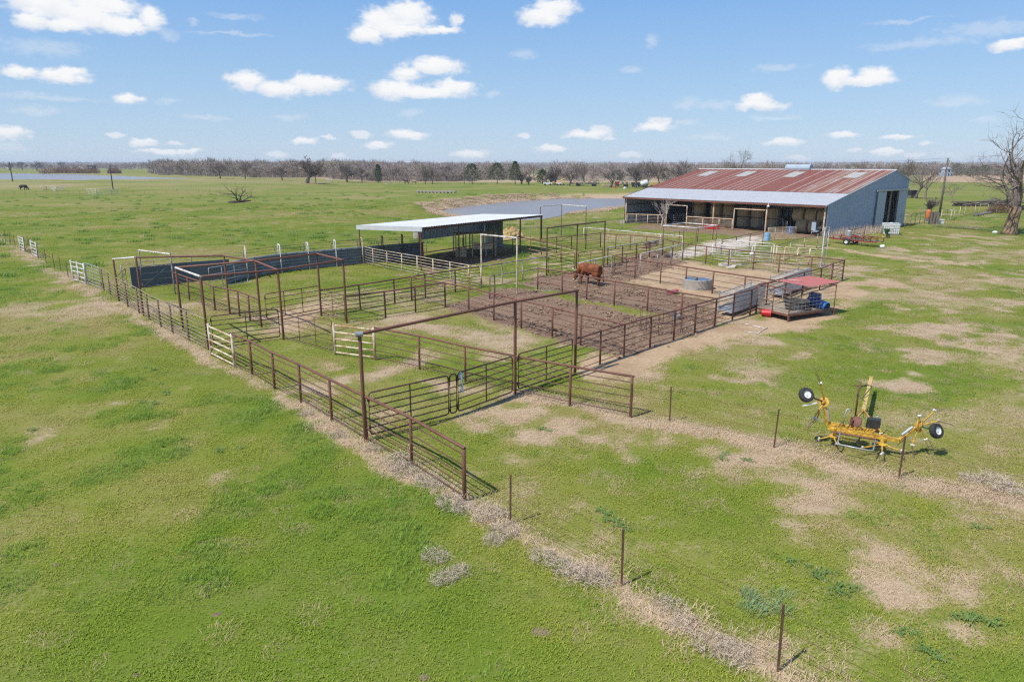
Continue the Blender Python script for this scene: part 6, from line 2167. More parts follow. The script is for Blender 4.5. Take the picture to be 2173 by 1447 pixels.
gc = NT('cedar_leaf')
M['cedar_leaf'] = gc.done(gc.mix(gc.step(gc.noise(gc.pos(), 1.3, 3, .6), .35, .65), (.040, .062, .022), (.092, .108, .042)), .8, 0, .2)
for i, (px, py, h, w, sk, lb) in enumerate(((1002, 391, 8.4, 6.4, .14, 'dark evergreen with a broad skirt left of the other evergreens'),
                                            (1055, 391.5, 8.7, 7.4, .20, 'rounded dark evergreen with a bare trunk between two others'),
                                            (1093, 392, 9.4, 5.4, .18, 'tall ragged evergreen right of the rounded one'),
                                            (1151, 391, 6.2, 5.6, .10, 'low dark evergreen beside the yellow machinery'),
                                            (803, 388, 8.2, 4.0, .05, 'narrow pointed evergreen among bare trees left of the horses'),
                                            (1412, 384, 6.0, 5.0, .1, 'dark evergreen half hidden behind the left end of the barn roof'))):
    put_tree('evergreen_tree', lb, cedar_meshes(200 + i * 7, h, w, sk), P(px, py), 1, 0)
for i, (px, py, h, w, lb) in enumerate(((2028, 374, 9.0, 11, 'dark evergreen just right of the pale blue house'), (2064, 374.5, 7, 12, 'wide dark evergreen in the wood edge left of the old tree'), (2086, 374, 7.5, 9, 'dark evergreen in the wood edge behind the old tree'))):
    put_tree('evergreen_tree', lb, cedar_meshes(260 + i, h, w, .02), P(px, py), 1, 0)
for (px, py, w, h, lb) in ((118, 366, 24, 8, 'left reddish leafless thicket on the far bank of the reservoir'), (146, 366, 22, 8, 'large reddish leafless thicket on the far bank of the reservoir'), (186, 366, 18, 7, 'reddish leafless thicket beside the hunting blind'), (243, 366, 10, 6.5, 'small reddish thicket right of the hunting blind')):
    x, y = flat(px, py, RES_Z + 1)
    q = Vector((x, y, RES_Z))
    t = thing('thicket', lb, 'thicket', tuple(q))
    rg = random.Random(px)
    m = MB(); st = MB()
    for _ in range(1500):
        a = rg.uniform(0, 6.283); k = math.sqrt(rg.random())
        hh = h * (1 - .5 * k * k) * rg.uniform(.35, 1)
        b = Vector((k * w / 2 * math.cos(a), k * w / 4 * math.sin(a), hh * rg.uniform(0, .8)))
        e = b + Vector((rg.uniform(-.8, .8), rg.uniform(-.8, .8), rg.uniform(.6, 1.8)))
        wv = Vector((rg.uniform(-1, 1), rg.uniform(-1, 1), 0)).normalized() * .09
        m.add([b - wv, b + wv, e], [(0, 1, 2)])
    for _ in range(50):
        a = rg.uniform(0, 6.283); k = math.sqrt(rg.random())
        b = Vector((k * w / 2 * math.cos(a), k * w / 4 * math.sin(a), -.3)); st.cyl(b, b + Vector((rg.uniform(-1, 1), rg.uniform(-1, 1), h * .7)), .1, .03, n=4)
    m.build('crown', 'twig_red', t, local=True); st.build('stems', 'bark', t, local=True)


# the woods behind: one mass
def wood_material(name):
    g = NT(name)
    t = g.attr('tone', 'INSTANCER')
    c = g.ramp(t, (0.0, (.25, .20, .17)), (.4, (.32, .265, .23)), (.7, (.36, .30, .255)), (.9, (.36, .27, .20)), (1.0, (.28, .27, .13)))
    return g.done(c, .95, 0, .05)


M['wood_twig'] = wood_material('wood_twig')


def wood_variant(seed, h, spread):
    rg = random.Random(seed)
    tr, cr = MB(), MB()
    grow(tr, cr, rg, Vector((0, 0, -.3)), Vector((0, 0, 1)), h * .3, .17, 0, 2, (6, 5), .6, .05, 7)
    mz = max(v[2] for v in cr.v); s = h / mz
    cr.add(tr.v, tr.f)
    cr.v = [(x * s * spread, y * s * spread, z * s) for x, y, z in cr.v]
    # brush about the foot
    for _ in range(70):
        a = rg.uniform(0, 6.283); k = rg.random() * 3.2
        b = Vector((k * math.cos(a), k * math.sin(a), 0)); e = b + Vector((rg.uniform(-.5, .5), rg.uniform(-.5, .5), rg.uniform(.8, 2.8)))
        w = Vector((rg.uniform(-1, 1), rg.uniform(-1, 1), 0)).normalized() * .06
        cr.add([b - w, b + w, e], [(0, 1, 2)])
    return bpy.data.objects.new('wood_tree%d' % seed, cr.mesh('wood_tree', 'wood_twig'))


WV = [wood_variant(500 + i, 9.0, (1.0, 1.15, .85, 1.1)[i]) for i in range(4)]


def px_of(x, y, z):
    c = y * math.cos(PITCH) + (CAM_H - z) * math.sin(PITCH)
    return PW / 2 + FPX * x / c


def build_woods():
    X, Y, S = [], [], []

    def band(n, y0, y1, xa, xb, s0=.8, s1=1.2, keep=None, pw=1.0):
        u = RNG.random(n) ** pw
        y = y0 + (y1 - y0) * u
        x = RNG.uniform(xa, xb, n) * (y / y1 if keep == 'fan' else 1)
        X.append(x); Y.append(y); S.append(RNG.uniform(s0, s1, n) * (.72 + .56 * fbm(x / 22, y / 22, 333, 2)))
    # nearer wood, behind the pasture, thick on the left and open on the right
    band(1600, 376, 640, -330, 40)
    band(800, 385, 680, 30, 330)
    band(240, 345, 372, -175, -20, .6, 1.0)
    band(60, 345, 372, 20, 190, .6, 1.0)
    # right hand wood beyond the ploughed field
    band(1100, 560, 700, 270, 760, .85, 1.15)
    band(500, 620, 760, 40, 300, .8, 1.1)
    # far ridges
    band(4200, 900, 1700, -950, 1250, .75, 1.15)
    band(2600, 1700, 2900, -2100, 2100, .8, 1.25)
    band(3000, 2900, 4200, -3000, 3000, 1.0, 1.5)
    x, y, s = np.concatenate(X), np.concatenate(Y), np.concatenate(S)
    z = terrain(x, y)
    px = px_of(x, y, z)
    cl = fbm(x / 60, y / 60, 301, 3)
    ok = np.ones(len(x), bool)
    far = y > 800
    ok &= ~(far & (cl < .33))                                   # clearings
    ok &= ~((px < 318) & (y > 250) & (y < 880))                 # open fields left of the wood
    ok &= ~((px < 318) & (y < 1150) & (cl < .5))
    ok &= ~((y < 900) & (px > 1190) & (px < 1930) & (y > 372) & (cl < .42))
    ok &= ~((y < 1000) & (px > 1096) & (px < 1200) & (y > 400))
    ok &= ~((y > 900) & (y < 2400) & (px > 838) & (px < 880))
    ok &= poly_dist(x, y, RESERVOIR) > 25
    ok &= ~((y < 556) & (px > 1930))
    x, y, z, s, px = x[ok], y[ok], z[ok], s[ok], px[ok]
    n = len(x)
    rot = np.zeros((n, 3)); rot[:, 2] = RNG.uniform(0, 6.283, n)
    tone = np.clip(RNG.normal(.42, .2, n) + .4 * (fbm(x / 30, y / 30, 311, 2) - .5), 0, .92)
    tone = np.where(RNG.random(n) < .015, 1.0, tone)
    scatter('woods', 'grey-brown leafless woods covering the distance to the horizon', np.stack([x, y, z], 1), rot, s, RNG.integers(0, 4, n), tone, WV)


build_woods()
# scattered pasture trees beyond the reservoir
OR = random.Random(4)
for q_, (px, py, h) in enumerate(sorted(((20, 357, 13), (48, 357, 13), (78, 358, 14), (135, 354, 15), (212, 352, 14), (228, 353, 13), (262, 353, 13), (285, 352, 14), (100, 351, 15), (172, 351, 14), (305, 352, 15), (5, 352, 15)))):
    x, y = flat(px, py + 4.5, 2)
    put_tree('bare_tree', '%s round bare tree from the left in the fields beyond the reservoir' % ORD[q_], TV[OR.randrange(5)], on(x, y), h / 9.0 * .85, OR.uniform(0, 6), 'bare trees beyond the reservoir', sxy=1.35)


# ---------------------------------------------------------------- animals
def beast(name, label, cat, at, rz, H, body_mat, pose='graze', bulk=1.0, parts=None):
    """four-legged animal facing local +X, H at the withers"""
    down = pose == 'graze'
    V = [(0, 0, .86), (.42, 0, .83), (.82, 0, .86), (1.04, 0, .88 if down else 1.0),
         (1.22, 0, .62 if down else 1.16), (1.40, 0, .38 if down else 1.20), (1.52, 0, .15 if down else 1.08), (-.14, 0, .86)]
    R = [.25, .28, .29, .22, .17, .14, .085, .17]
    E = [(0, 1), (1, 2), (2, 3), (3, 4), (4, 5), (5, 6), (0, 7)]
    for sx in (-1, 1):
        o = len(V)
        f = .10 * sx * (1 if pose == 'graze' else .4)
        V += [(.84, .15 * sx, .66), (.84 + f * .4, .17 * sx, .44), (.86 + f, .165 * sx, .24), (.85 + f, .165 * sx, .05), (.89 + f, .165 * sx, .0)]
        R += [.15, .095, .06, .045, .05]
        E += [(2, o), (o, o + 1), (o + 1, o + 2), (o + 2, o + 3), (o + 3, o + 4)]
        o = len(V)
        g = -.10 * sx
        V += [(-.02, .16 * sx, .66), (.06 + g * .5, .19 * sx, .48), (-.10 + g, .17 * sx, .29), (-.05 + g, .165 * sx, .05), (-.0 + g, .165 * sx, .0)]
        R += [.18, .125, .062, .045, .05]
        E += [(0, o), (o, o + 1), (o + 1, o + 2), (o + 2, o + 3), (o + 3, o + 4)]
    t = thing(name, label, cat, tuple(at), rz)
    me = bpy.data.meshes.new('body')
    me.from_pydata([(x * H, y * H * bulk, z * H + .03 * H) for x, y, z in V], E, [])
    me.materials.append(M[body_mat])
    o = bpy.data.objects.new('body', me); COL.objects.link(o); o.parent = t
    sk = o.modifiers.new('skin', 'SKIN'); sk.use_smooth_shade = True
    for i, r in enumerate(R):
        b = bulk if i < 4 else (bulk * .5 + .5)
        me.skin_vertices[0].data[i].radius = (r * H * b, r * H * (1.0 + (b - 1) * .5))
    me.skin_vertices[0].data[0].use_root = True
    o.modifiers.new('round', 'SUBSURF').levels = 2
    o.modifiers['round'].render_levels = 2
    hx, hz = V[5][0] * H, V[5][2] * H
    m = MB(); m.tube([(-.30 * H, 0, .90 * H), (-.36 * H, .02, .62 * H), (-.40 * H, .05 * H, .40 * H), (-.44 * H, .06 * H, .26 * H)], [.03 * H, .025 * H, .03 * H, .045 * H], n=7); m.build('tail', parts.get('tail', body_mat), t, local=True, smooth=True)
    m = MB()
    for sx in (-1, 1):
        q = Vector((V[4][0] * H + .06 * H, .12 * H * sx, V[4][2] * H + (.02 if down else .06) * H))
        m.add([q, q + Vector((-.02, .16 * H * sx, .03)), q + Vector((.03, .14 * H * sx, -.06 * H)), q + Vector((.05, .02 * sx, -.03))], [(0, 1, 2, 3), (3, 2, 1, 0)])
    m.build('ears', body_mat, t, local=True)
    m = MB(); m.lathe([(0, -.07 * H), (.07 * H, -.05 * H), (.085 * H, 0), (.06 * H, .06 * H), (0, .09 * H)], (V[6][0] * H, 0, V[6][2] * H + .03 * H), 12, axis=(.5, 0, -.85 if down else -.3)); m.build('muzzle', parts.get('muzzle', body_mat), t, local=True, smooth=True)
    if parts.get('horns'):
        m = MB()
        for sx in (-1, 1):
            m.tube([(V[4][0] * H + .05 * H, .08 * H * sx, V[4][2] * H + .10 * H), (V[4][0] * H + .10 * H, .28 * H * sx, V[4][2] * H + .08 * H), (V[4][0] * H + .20 * H, .36 * H * sx, V[4][2] * H + .20 * H)], [.035 * H, .028 * H, .01 * H], n=7)
        m.build('horns', 'cream_pipe', t, local=True, smooth=True)
    m = MB()
    for k in (3 + 8, 3 + 8 + 5, 3 + 8 + 10, 3 + 8 + 15):
        x, y, z = V[k + 1]
        m.cyl((x * H - .02 * H, y * H * bulk, .0), (x * H - .03 * H, y * H * bulk, .07 * H), .055 * H, .045 * H, n=9)
    m.build('hooves', 'black_paint', t, local=True)
    return t


def hide(name, a, b, c):
    g = NT(name)
    v = g.co('Object')
    n1 = g.noise(v, 2.4, 5, .7); n2 = g.noise(g.scale(v, (1, 1, .35)), 30, 4, .7)
    col = g.mix(g.step(n1, .35, .65), a, b)
    col = g.mix(g.step(n2, .4, .75, 0, .5), col, c)
    g.bump(n2, .5, .03)
    M[name] = g.done(col, .8, 0, .2)


hide('red_hide', (.125, .036, .016), (.27, .09, .034), (.07, .024, .012))
hide('dark_hide', (.035, .030, .028), (.055, .046, .04), (.02, .018, .017))
hide('buck_hide', (.30, .22, .145), (.38, .29, .20), (.22, .15, .10))
bz = math.atan2(.70, -.72)
beast('bull', 'shaggy red-brown bull grazing in the muddy pen', 'bull', P(1266, 607) + Vector((.06, .05, 0)), bz, 1.32, 'red_hide', 'graze', 1.05, {'muzzle': 'tan_metal', 'horns': 1})
beast('horse', 'dark brown horse standing nose to tail with a pale one', 'horse', P(866, 391), math.pi, 1.55, 'dark_hide', 'stand', .85, {})
beast('horse', 'pale buckskin horse beside the dark horse', 'horse', P(876, 391.5) + Vector((1.2, .3, 0)), math.pi * 1.04, 1.5, 'buck_hide', 'stand', .85, {'tail': 'dark_hide'})
beast('cow', 'black cow grazing below the reservoir at the far left', 'cow', P(45, 404), .1, 1.5, 'dark_hide', 'graze', 1.15, {})


# ---------------------------------------------------------------- right hand background
up_ = P(1993, 459)
po = thing('utility_pole', 'weathered wooden utility pole right of the barn', 'utility pole', tuple(up_))
zt = ztop(up_, 336)
m = MB(); m.tube([up_ + Vector((0, 0, -.3)), up_ + Vector((0, 0, 4)), Vector((up_.x, up_.y, zt))], [.17, .15, .12], n=10); m.build('pole', 'pole_wood', po, smooth=True)
bar('brace_arm', Vector((up_.x - .05, up_.y - .1, zt - 1.2)), Vector((up_.x - .9, up_.y - .1, zt - 3.4)), .05, 'grey_pipe', po)
for k, z in enumerate((.05, .45, .9)):
    m = MB(); m.lathe([(0, 0), (.07, .02), (.09, .08), (.05, .14), (0, .15)], Vector((up_.x + .2, up_.y - .1, zt - z)), 10); m.build('insulator', 'grey_pipe', po)
m = MB(); m.lathe([(0, 0), (.16, .02), (.2, .3), (.16, .42), (0, .45)], Vector((up_.x + .75, up_.y, zt - 1.0)), 12); m.tube([(up_.x, up_.y, zt - .8), (up_.x + .5, up_.y, zt - .45), (up_.x + .75, up_.y, zt - .55)], .03, n=5); m.build('lamp', 'grey_pipe', po)
wf = thing('power_line', 'pair of thin overhead wires from the weathered pole past the barn', 'wires', (up_.x, up_.y, zt))
for k, dz in enumerate((0, .45)):
    a = Vector((up_.x + .2, up_.y - .1, zt - dz)); b = Vector((20, 205, 9.4 - dz))
    m = MB(); m.tube([a.lerp(b, t) - Vector((0, 0, 1.4 * 4 * t * (1 - t))) for t in np.linspace(0, 1, 14)], .012, n=3); m.build('wire', 'black_paint', wf)
hut = thing('weathered_hut', 'small weathered board hut with a grey roof beyond the barn', 'hut', tuple(P(1942, 421)))
hq = P(1941, 421) + Vector((-1, .4, 0))
for k in range(8):
    m = MB(); m.box(hq + Vector((-1.5 + k * .43 + .2, 0, .95)), (.41, .06, 1.9)); m.build('board', 'wood_grey' if k < 4 else 'dark_wood', hut)
m = MB(); m.box(hq + Vector((0, 1.3, .9)), (3.3, 2.4, 1.8)); m.build('wall', 'dark_wood', hut)
m = MB(); m.box(hq + Vector((0.05, 1.1, 2.0)), (3.7, 3.3, .10), rot=Matrix.Rotation(.05, 3, 'Y')); m.build('roof', 'galv', hut)
hs = thing('house', 'pale blue narrow two-storey house before the far wood', 'house', tuple(P(2012, 375)))
q = P(2012, 375)
m = MB(); m.box(q + Vector((0, 3, 2.6)), (3.4, 6, 5.2)); m.box(q + Vector((0, 3, 1.3)), (6.2, 6.5, 2.6)); m.build('wall', 'bluegrey_paint', hs)
m = MB(); m.add([q + Vector(v) for v in ((-2.1, -.4, 5.1), (2.1, -.4, 5.1), (2.1, 6.4, 5.1), (-2.1, 6.4, 5.1), (0, -.4, 6.4), (0, 6.4, 6.4))], [(0, 1, 4), (2, 3, 5), (1, 2, 5, 4), (3, 0, 4, 5)]); m.build('roof', 'bluegrey_paint', hs)
for dx, z, w in ((0, 3.8, 1.2), (-2.1, 1.4, 1.0), (2.1, 1.4, 1.0), (0, 1.3, 1.0)):
    m = MB(); m.box(q + Vector((dx, -.28 if abs(dx) > 1 or z < 4 else -.03, z)), (w, .1, 1.4)); m.build('window', 'black_paint', hs)
# fence lines and junk near the pole
fence('old pipe fence from the barn corner towards the utility pole', [(1919, 485), (1930, 480), (1941, 477), (1951, 475), (1961, 473)], h=1.55, rods=3, post='grey_pipe', rail='brown_old', rod='rod_rust', rr=.03)
fence('pale old pipe fence right of the utility pole', [(1996, 468), (2008, 466), (2017, 468), (2024, 463)], h=1.5, rods=3, post='cream_pipe', rail='pale_rod', rod='pale_rod', rr=.05)
fence('rusty pipe fence below the long log pile', [(2035, 461), (2046, 458), (2057, 457), (2068, 453), (2078, 451), (2096, 447), (2114, 445)], h=1.6, rods=2, post='orange_rust', rail='rod_rust', rod='rod_rust', rr=.03)
jb = thing('board_stack', 'upright weathered boards leaning at the foot of the utility pole', 'boards', tuple(P(1980, 476)))
for k in range(9):
    q = P(1972 + k * 2.1, 476)
    m = MB(); m.box(q + Vector((0, 0, .8)), (.28, .06, 1.6 + .2 * math.sin(k * 2)), rot=Matrix.Rotation(RJ.uniform(-.12, .12), 3, 'Y')); m.build('board', 'wood_grey' if k % 3 else 'dark_wood', jb)
q = P(1968, 470)
ob = thing('orange_barrel', 'small orange barrel by the leaning boards', 'barrel', tuple(q))
m = MB(); m.lathe([(0, 0), (.30, 0), (.34, .15), (.34, .5), (.28, .95), (.16, 1.2), (0, 1.22)], q + Vector((0, 0, .5)), 14); m.build('shell', 'orange_paint', ob)
m = MB(); m.box(q + Vector((0, 0, .25)), (.7, .5, .5)); m.build('base', 'wood_grey', ob)
q = P(1992, 475); m = MB(); m.box(q + Vector((0, 0, .25)), (1.1, .6, .5)); m.box(q + Vector((0, 0, .53)), (1.2, .7, .06)); o = m.build('white_cooler', 'white_plastic', None, org=tuple(q)); tag(o, 'low white box on the ground at the utility pole', 'box')
lp = thing('log_pile', 'long pile of grey logs behind the rusty fence', 'log pile', tuple(P(2070, 441)))
for k in range(46):
    f = k / 45
    a = P(2016 + f * 108, 438 - 2 * f)
    L = RJ.uniform(2.5, 5.0); h = RJ.uniform(.1, .9)
    d = Vector((RJ.uniform(.5, 1), RJ.uniform(-.6, .6), RJ.uniform(-.06, .12))).normalized()
    bar('log', a + Vector((0, 0, h)), a + d * L + Vector((0, 0, h)), RJ.uniform(.08, .16), RJ.choice(['wood_grey', 'dark_wood', 'bark_pale', 'pole_wood']), lp, 6)
lp = thing('log_pile', 'few bleached poles lying in front of the rusty fence', 'poles', tuple(P(2080, 455)))
for k in range(5):
    bar('log', P(2064 + k * 3, 458 + RJ.uniform(-2, 2)) + Vector((0, 0, .12 + .1 * (k % 2))), P(2100 + k * 3, 451 + RJ.uniform(-2, 2)) + Vector((0, 0, .15)), .10, 'bark_pale', lp, 6)
bq = P(2122, 452)
m = MB(); rg = random.Random(2)
for _ in range(900):
    a = rg.uniform(0, 6.283); k = math.sqrt(rg.random()); b = Vector((bq.x + 2.2 * k * math.cos(a), bq.y + 1.6 * k * math.sin(a), bq.z + rg.uniform(0, 1.7) * (1 - .6 * k * k)))
    e = b + Vector((rg.uniform(-.6, .6), rg.uniform(-.6, .6), rg.uniform(-.2, .5))); w = Vector((rg.uniform(-1, 1), rg.uniform(-1, 1), rg.uniform(-1, 1))).normalized() * .04
    m.add([b - w, b + w, e], [(0, 1, 2)])
o = m.build('brush_pile', 'maroon_brush', None, org=tuple(bq)); tag(o, 'dark maroon brush heap beside the big old tree', 'brush pile')
bq = P(2030, 488)
m = MB()
for _ in range(420):
    f = rg.random(); q = P(1985 + f * 115, 481 + f * 9); b = q + Vector((rg.uniform(-1, 1), rg.uniform(-.8, .8), rg.uniform(0, .25))); e = b + Vector((rg.uniform(-1.2, 1.2), rg.uniform(-.6, .6), rg.uniform(-.05, .3))); w = Vector((0, 0, 1)).cross(e - b).normalized() * .025
    m.add([b - w, b + w, e], [(0, 1, 2)])
o = m.build('brush_row', 'twig_grey', None, org=tuple(bq)); tag(o, 'low row of grey fallen branches left of the big old tree', 'branches')
q = P(2111, 495); o = MB().lathe([(0, -.02), (.28, .0), (.32, .12), (.2, .26), (0, .30)], q, 9).build('white_stone', 'white_plastic', None, org=tuple(q)); tag(o, 'white stone in the grass left of the old tree', 'stone')

# ---------------------------------------------------------------- left and middle background
for px, pyb, pyt, lb in ((27, 385, 345, 'dark utility pole standing in the reservoir bank at the far left'), (240, 402, 352, 'dark utility pole between the reservoir and the white pens')):
    q = P(px, pyb) if pyb > 390 else Vector((*flat(px, 385.5, 1.9), 1.9))
    t = thing('utility_pole', lb, 'utility pole', tuple(q))
    z = ztop(q, pyt)
    m = MB(); m.tube([q - Vector((0, 0, .3)), Vector((q.x, q.y, z))], [.20, .14], n=8); m.build('pole', 'dark_wood', t)
    m = MB(); m.lathe([(0, 0), (.08, 0), (.08, .2), (0, .2)], (q.x, q.y, z), 8); m.build('insulator', 'grey_pipe', t)
for px, pyb, pyt, lb in ((670, 389, 350, 'thin utility pole beside the broadest bare tree'), (985, 392, 343, 'thin utility pole just left of the broad evergreen'), (1404, 396, 340, 'thin utility pole behind the left end of the barn roof')):
    q = P(px, pyb)
    t = thing('utility_pole', lb, 'utility pole', tuple(q))
    z = ztop(q, pyt)
    m = MB(); m.tube([q, Vector((q.x, q.y, z))], [.16, .12], n=6); m.build('pole', 'pole_wood', t)
panel('small cream pipe pen at the far left near the black cow', [(88, 404), (93, 404.5), (99, 403)], h=1.5, mat='cream_pipe', pr=.08, rr=.05, rails=4, name='pipe_pen')
panel('white pipe pen left of the second dark pole', [(110, 405), (119, 406), (136, 404.5)], h=1.5, mat='white_pipe', pr=.08, rr=.05, rails=4, name='pipe_pen')
panel('long white pipe pen on the wire fence below the reservoir', [(186, 413), (205, 414), (236, 413), (251, 412.5)], h=1.7, mat='white_pipe', pr=.07, rr=.045, rails=4, name='pipe_pen')
panel('white pipe pen near the row of bare trees', [(694, 387.5), (704, 388)], h=1.7, mat='white_pipe', pr=.09, rr=.06, rails=4, name='pipe_pen')
panel('cream pipe pen right of the pointed evergreen', [(815, 391), (824, 391.5), (832, 391)], h=1.5, mat='cream_pipe', pr=.09, rr=.05, rails=3, name='pipe_pen')
wire_fence('far wire fence crossing the pasture below the reservoir', [(-40, 415)] + [(8 + k * 23, 415.5 - .05 * k * k * .3) for k in range(24)], h=1.25)
wire_fence('far wire fence along the row of bare trees', [(640 + k * 26, 391 + .12 * k) for k in range(20)], h=1.3, wires=3)
bq = Vector((*flat(196, 366.5, RES_Z), RES_Z))
bd = thing('hunting_blind', 'dark box blind on legs on the far reservoir bank', 'blind', tuple(bq))
m = MB(); m.box(bq + Vector((0, 0, 3.9)), (4.6, 4, 3.0)); m.build('cabin', 'black_paint', bd)
m = MB(); m.box(bq + Vector((0, 0, 5.5)), (5.2, 4.6, .25)); m.build('roof', 'dark_wood', bd)
for a in (-1.7, 1.7):
    for c in (-1.4, 1.4):
        bar('leg', bq + Vector((a, c, 0)), bq + Vector((a, c, 2.4)), .15, 'dark_wood', bd)
m = MB(); m.box(bq + Vector((0, -2.03, 4.1)), (2.8, .06, .9)); m.build('window', 'galv', bd)
dq = P(510, 431)
dt = thing('dead_branch', 'fallen dead tree limb lying dark in the left pasture', 'dead tree', tuple(dq))
tr, cr = MB(), MB(); rg = random.Random(31)
tr.tube([dq + Vector((-2.6, 0, .15)), dq + Vector((-.8, 0, .25)), dq + Vector((.8, .2, .35)), dq + Vector((2.2, .3, .5))], [.2, .24, .2, .12], n=7)
for d, L in (((.12, 0, 1), 3.0), ((.30, .1, .95), 2.6), ((.75, .1, .6), 2.6), ((.6, -.3, .7), 1.9), ((-.1, .1, .9), 2.2)):
    grow(tr, cr, rg, dq + Vector((d[0] * 1.2 - .5, 0, .25)), Vector(d).normalized(), L, .15, 1, 3, (4, 3, 3), .2, .02, 2, .35)
tr.build('trunk', 'dark_wood', dt, smooth=True); cr.build('branches', 'dark_wood', dt)
fb = thing('feed_bunk', 'long low row of concrete feed bunks in the far pasture', 'feed bunk', tuple(P(884, 410)))
a, b = P(884, 409.5), P(968, 410.5)
for k in range(11):
    p, q = a.lerp(b, k / 11), a.lerp(b, (k + .96) / 11)
    m = MB(); m.beam(p + Vector((0, 0, .55)), q + Vector((0, 0, .55)), .9, .38); m.build('trough', 'concrete', fb)
    m = MB(); m.beam(p.lerp(q, .5) + Vector((0, 0, .18)) - (q - p) * .18, p.lerp(q, .5) + Vector((0, 0, .18)) + (q - p) * .18, .8, .36); m.build('leg', 'concrete', fb)


def flatbed(label, px0, px1, py, load):
    a, b = P(px0, py), P(px1, py)
    t = thing('flatbed_trailer', label, 'trailer', tuple(a))
    d = (b - a).normalized(); c = Vector((-d.y, d.x, 0)); L = (b - a).length
    m = MB(); m.beam(a + Vector((0, 0, .85)), b + Vector((0, 0, .85)), 2.2, .16); m.build('deck', 'dark_wood', t)
    for s in (.55, .72):
        for sd in (-1, 1):
            MB().lathe([(0, -.12), (.4, -.12), (.42, 0), (.4, .12), (0, .12)], a + d * L * s + c * 1.15 * sd + Vector((0, 0, .42)), 14, axis=c).build('wheel', 'tyre', t)
    m = MB(); m.beam(a + Vector((0, 0, .7)), a - d * 1.6 + Vector((0, 0, .55)), .25, .15); m.build('tongue', 'black_paint', t)
    n = 5
    for k in range(n):
        f0, f1 = k / n, (k + .95) / n
        m = MB(); m.beam(a + d * L * f0 + Vector((0, 0, 1.15 + .2 * (k % 2))), a + d * L * f1 + Vector((0, 0, 1.15 + .2 * (k % 2))), 1.9, .42 + .4 * (k % 2)); m.build('load', load[k % len(load)], t)
    for f in (.02, .98):
        m = MB(); m.beam(a + d * L * f + Vector((0, 0, .9)), a + d * L * f + Vector((0, 0, 1.9)), .1, .1); m.build('stake', 'black_paint', t)
    return t


flatbed('flatbed trailer carrying grey lumber right of the orange bin', 1212, 1236, 395, ['wood_grey', 'tan_metal'])
flatbed('flatbed trailer stacked with timber, red winch behind', 1242, 1271, 395.5, ['wood_grey', 'bark_pale', 'pole_wood'])
flatbed('low empty trailer right of the pallet stack', 1314, 1336, 396.5, ['tan_metal', 'wood_grey'])
ys = thing('grain_auger', 'yellow grain auger raised on its axle in the far machinery row', 'auger', tuple(P(1180, 395)))
q = P(1182, 394)
bar('tube', q + Vector((-1, 0, .7)), q + Vector((6.8, 0, 4.6)), .2, 'yellow_pale', ys); bar('axle_leg', q + Vector((2.6, -.8, 0)), q + Vector((3.4, 0, 2.8)), .06, 'yellow_paint', ys); bar('axle_leg', q + Vector((2.6, .8, 0)), q + Vector((3.4, 0, 2.8)), .06, 'yellow_paint', ys)
for sd in (-.8, .8):
    MB().lathe([(0, -.1), (.35, -.1), (.35, .1), (0, .1)], q + Vector((2.6, sd, .35)), 12, axis=(0, 1, 0)).build('wheel', 'tyre', ys)
m = MB(); m.lathe([(.2, 0), (.7, .6), (.7, .8), (.0, .8)], q + Vector((-1.2, 0, .2)), 10); m.build('hopper', 'yellow_paint', ys)


def wagon(label, px, py, w, h, mat, roof=None, name='farm_wagon'):
    q = P(px, py)
    t = thing(name, label, 'wagon', tuple(q))
    m = MB(); m.box(q + Vector((0, 0, h * .55 + .3)), (w, w * .7, h * .7)); m.build('body', mat, t)
    for sx in (-.32, .32):
        for sd in (-.36, .36):
            MB().lathe([(0, -.1), (.35, -.1), (.37, 0), (.35, .1), (0, .1)], q + Vector((sx * w, sd * w, .36)), 12, axis=(0, 1, 0)).build('wheel', 'tyre', t)
    m = MB()
    if roof:
        m.add([q + Vector(v) for v in ((-w / 2, -w * .36, h * .9 + .3), (w / 2, -w * .36, h * .9 + .3), (w / 2, w * .36, h * .9 + .3), (-w / 2, w * .36, h * .9 + .3), (0, 0, h * 1.25 + .3))], [(0, 1, 4), (1, 2, 4), (2, 3, 4), (3, 0, 4)])
        m.build('lid', roof, t)
    else:
        m.beam(q + Vector((w / 2, 0, .5)), q + Vector((w / 2 + 1.2, 0, .4)), .12, .1); m.build('tongue', 'black_paint', t)
    return t


wagon('pale orange-topped bin wagon left of the lumber trailers', 1186, 394, 1.9, 1.1, 'white_plastic', 'orange_paint')
wagon('white low wagon under the yellow auger', 1162, 393.5, 3.4, .9, 'white_plastic')
wagon('red farm cart behind the pallet stack', 1309, 395.5, 1.5, 1.6, 'red_paint')
wagon('dark wagon loaded beside the white tank', 1350, 397, 3.4, 1.5, 'black_paint')
ps = thing('pallet_stack', 'stack of wooden pallets with scrap on top in the machinery row', 'pallets', tuple(P(1291, 397)))
q = P(1291, 397)
for k in range(7):
    for z in range(3):
        m = MB(); m.box(q + Vector((-2.2 + k * .72, 0, .16 + z * .3)), (.62, 1.8, .2)); m.build('pallet', 'tan_metal', ps)
for k in range(12):
    a = q + Vector((RJ.uniform(-2.2, 2.2), RJ.uniform(-.6, .6), 1.0 + RJ.uniform(0, .5))); bar('scrap_bar', a, a + Vector((RJ.uniform(-1, 1), 0, RJ.uniform(.1, .8))), .07, RJ.choice(['black_paint', 'grey_pipe', 'rust_pipe']), ps, 5)
q = P(1305, 400); o = MB().lathe([(0, 0), (.42, 0), (.5, .7), (.52, .75), (.4, .75), (0, .2)], q, 14).build('orange_tub', 'orange_paint', None, org=tuple(q)); tag(o, 'orange tub alone on the far grass', 'tub')
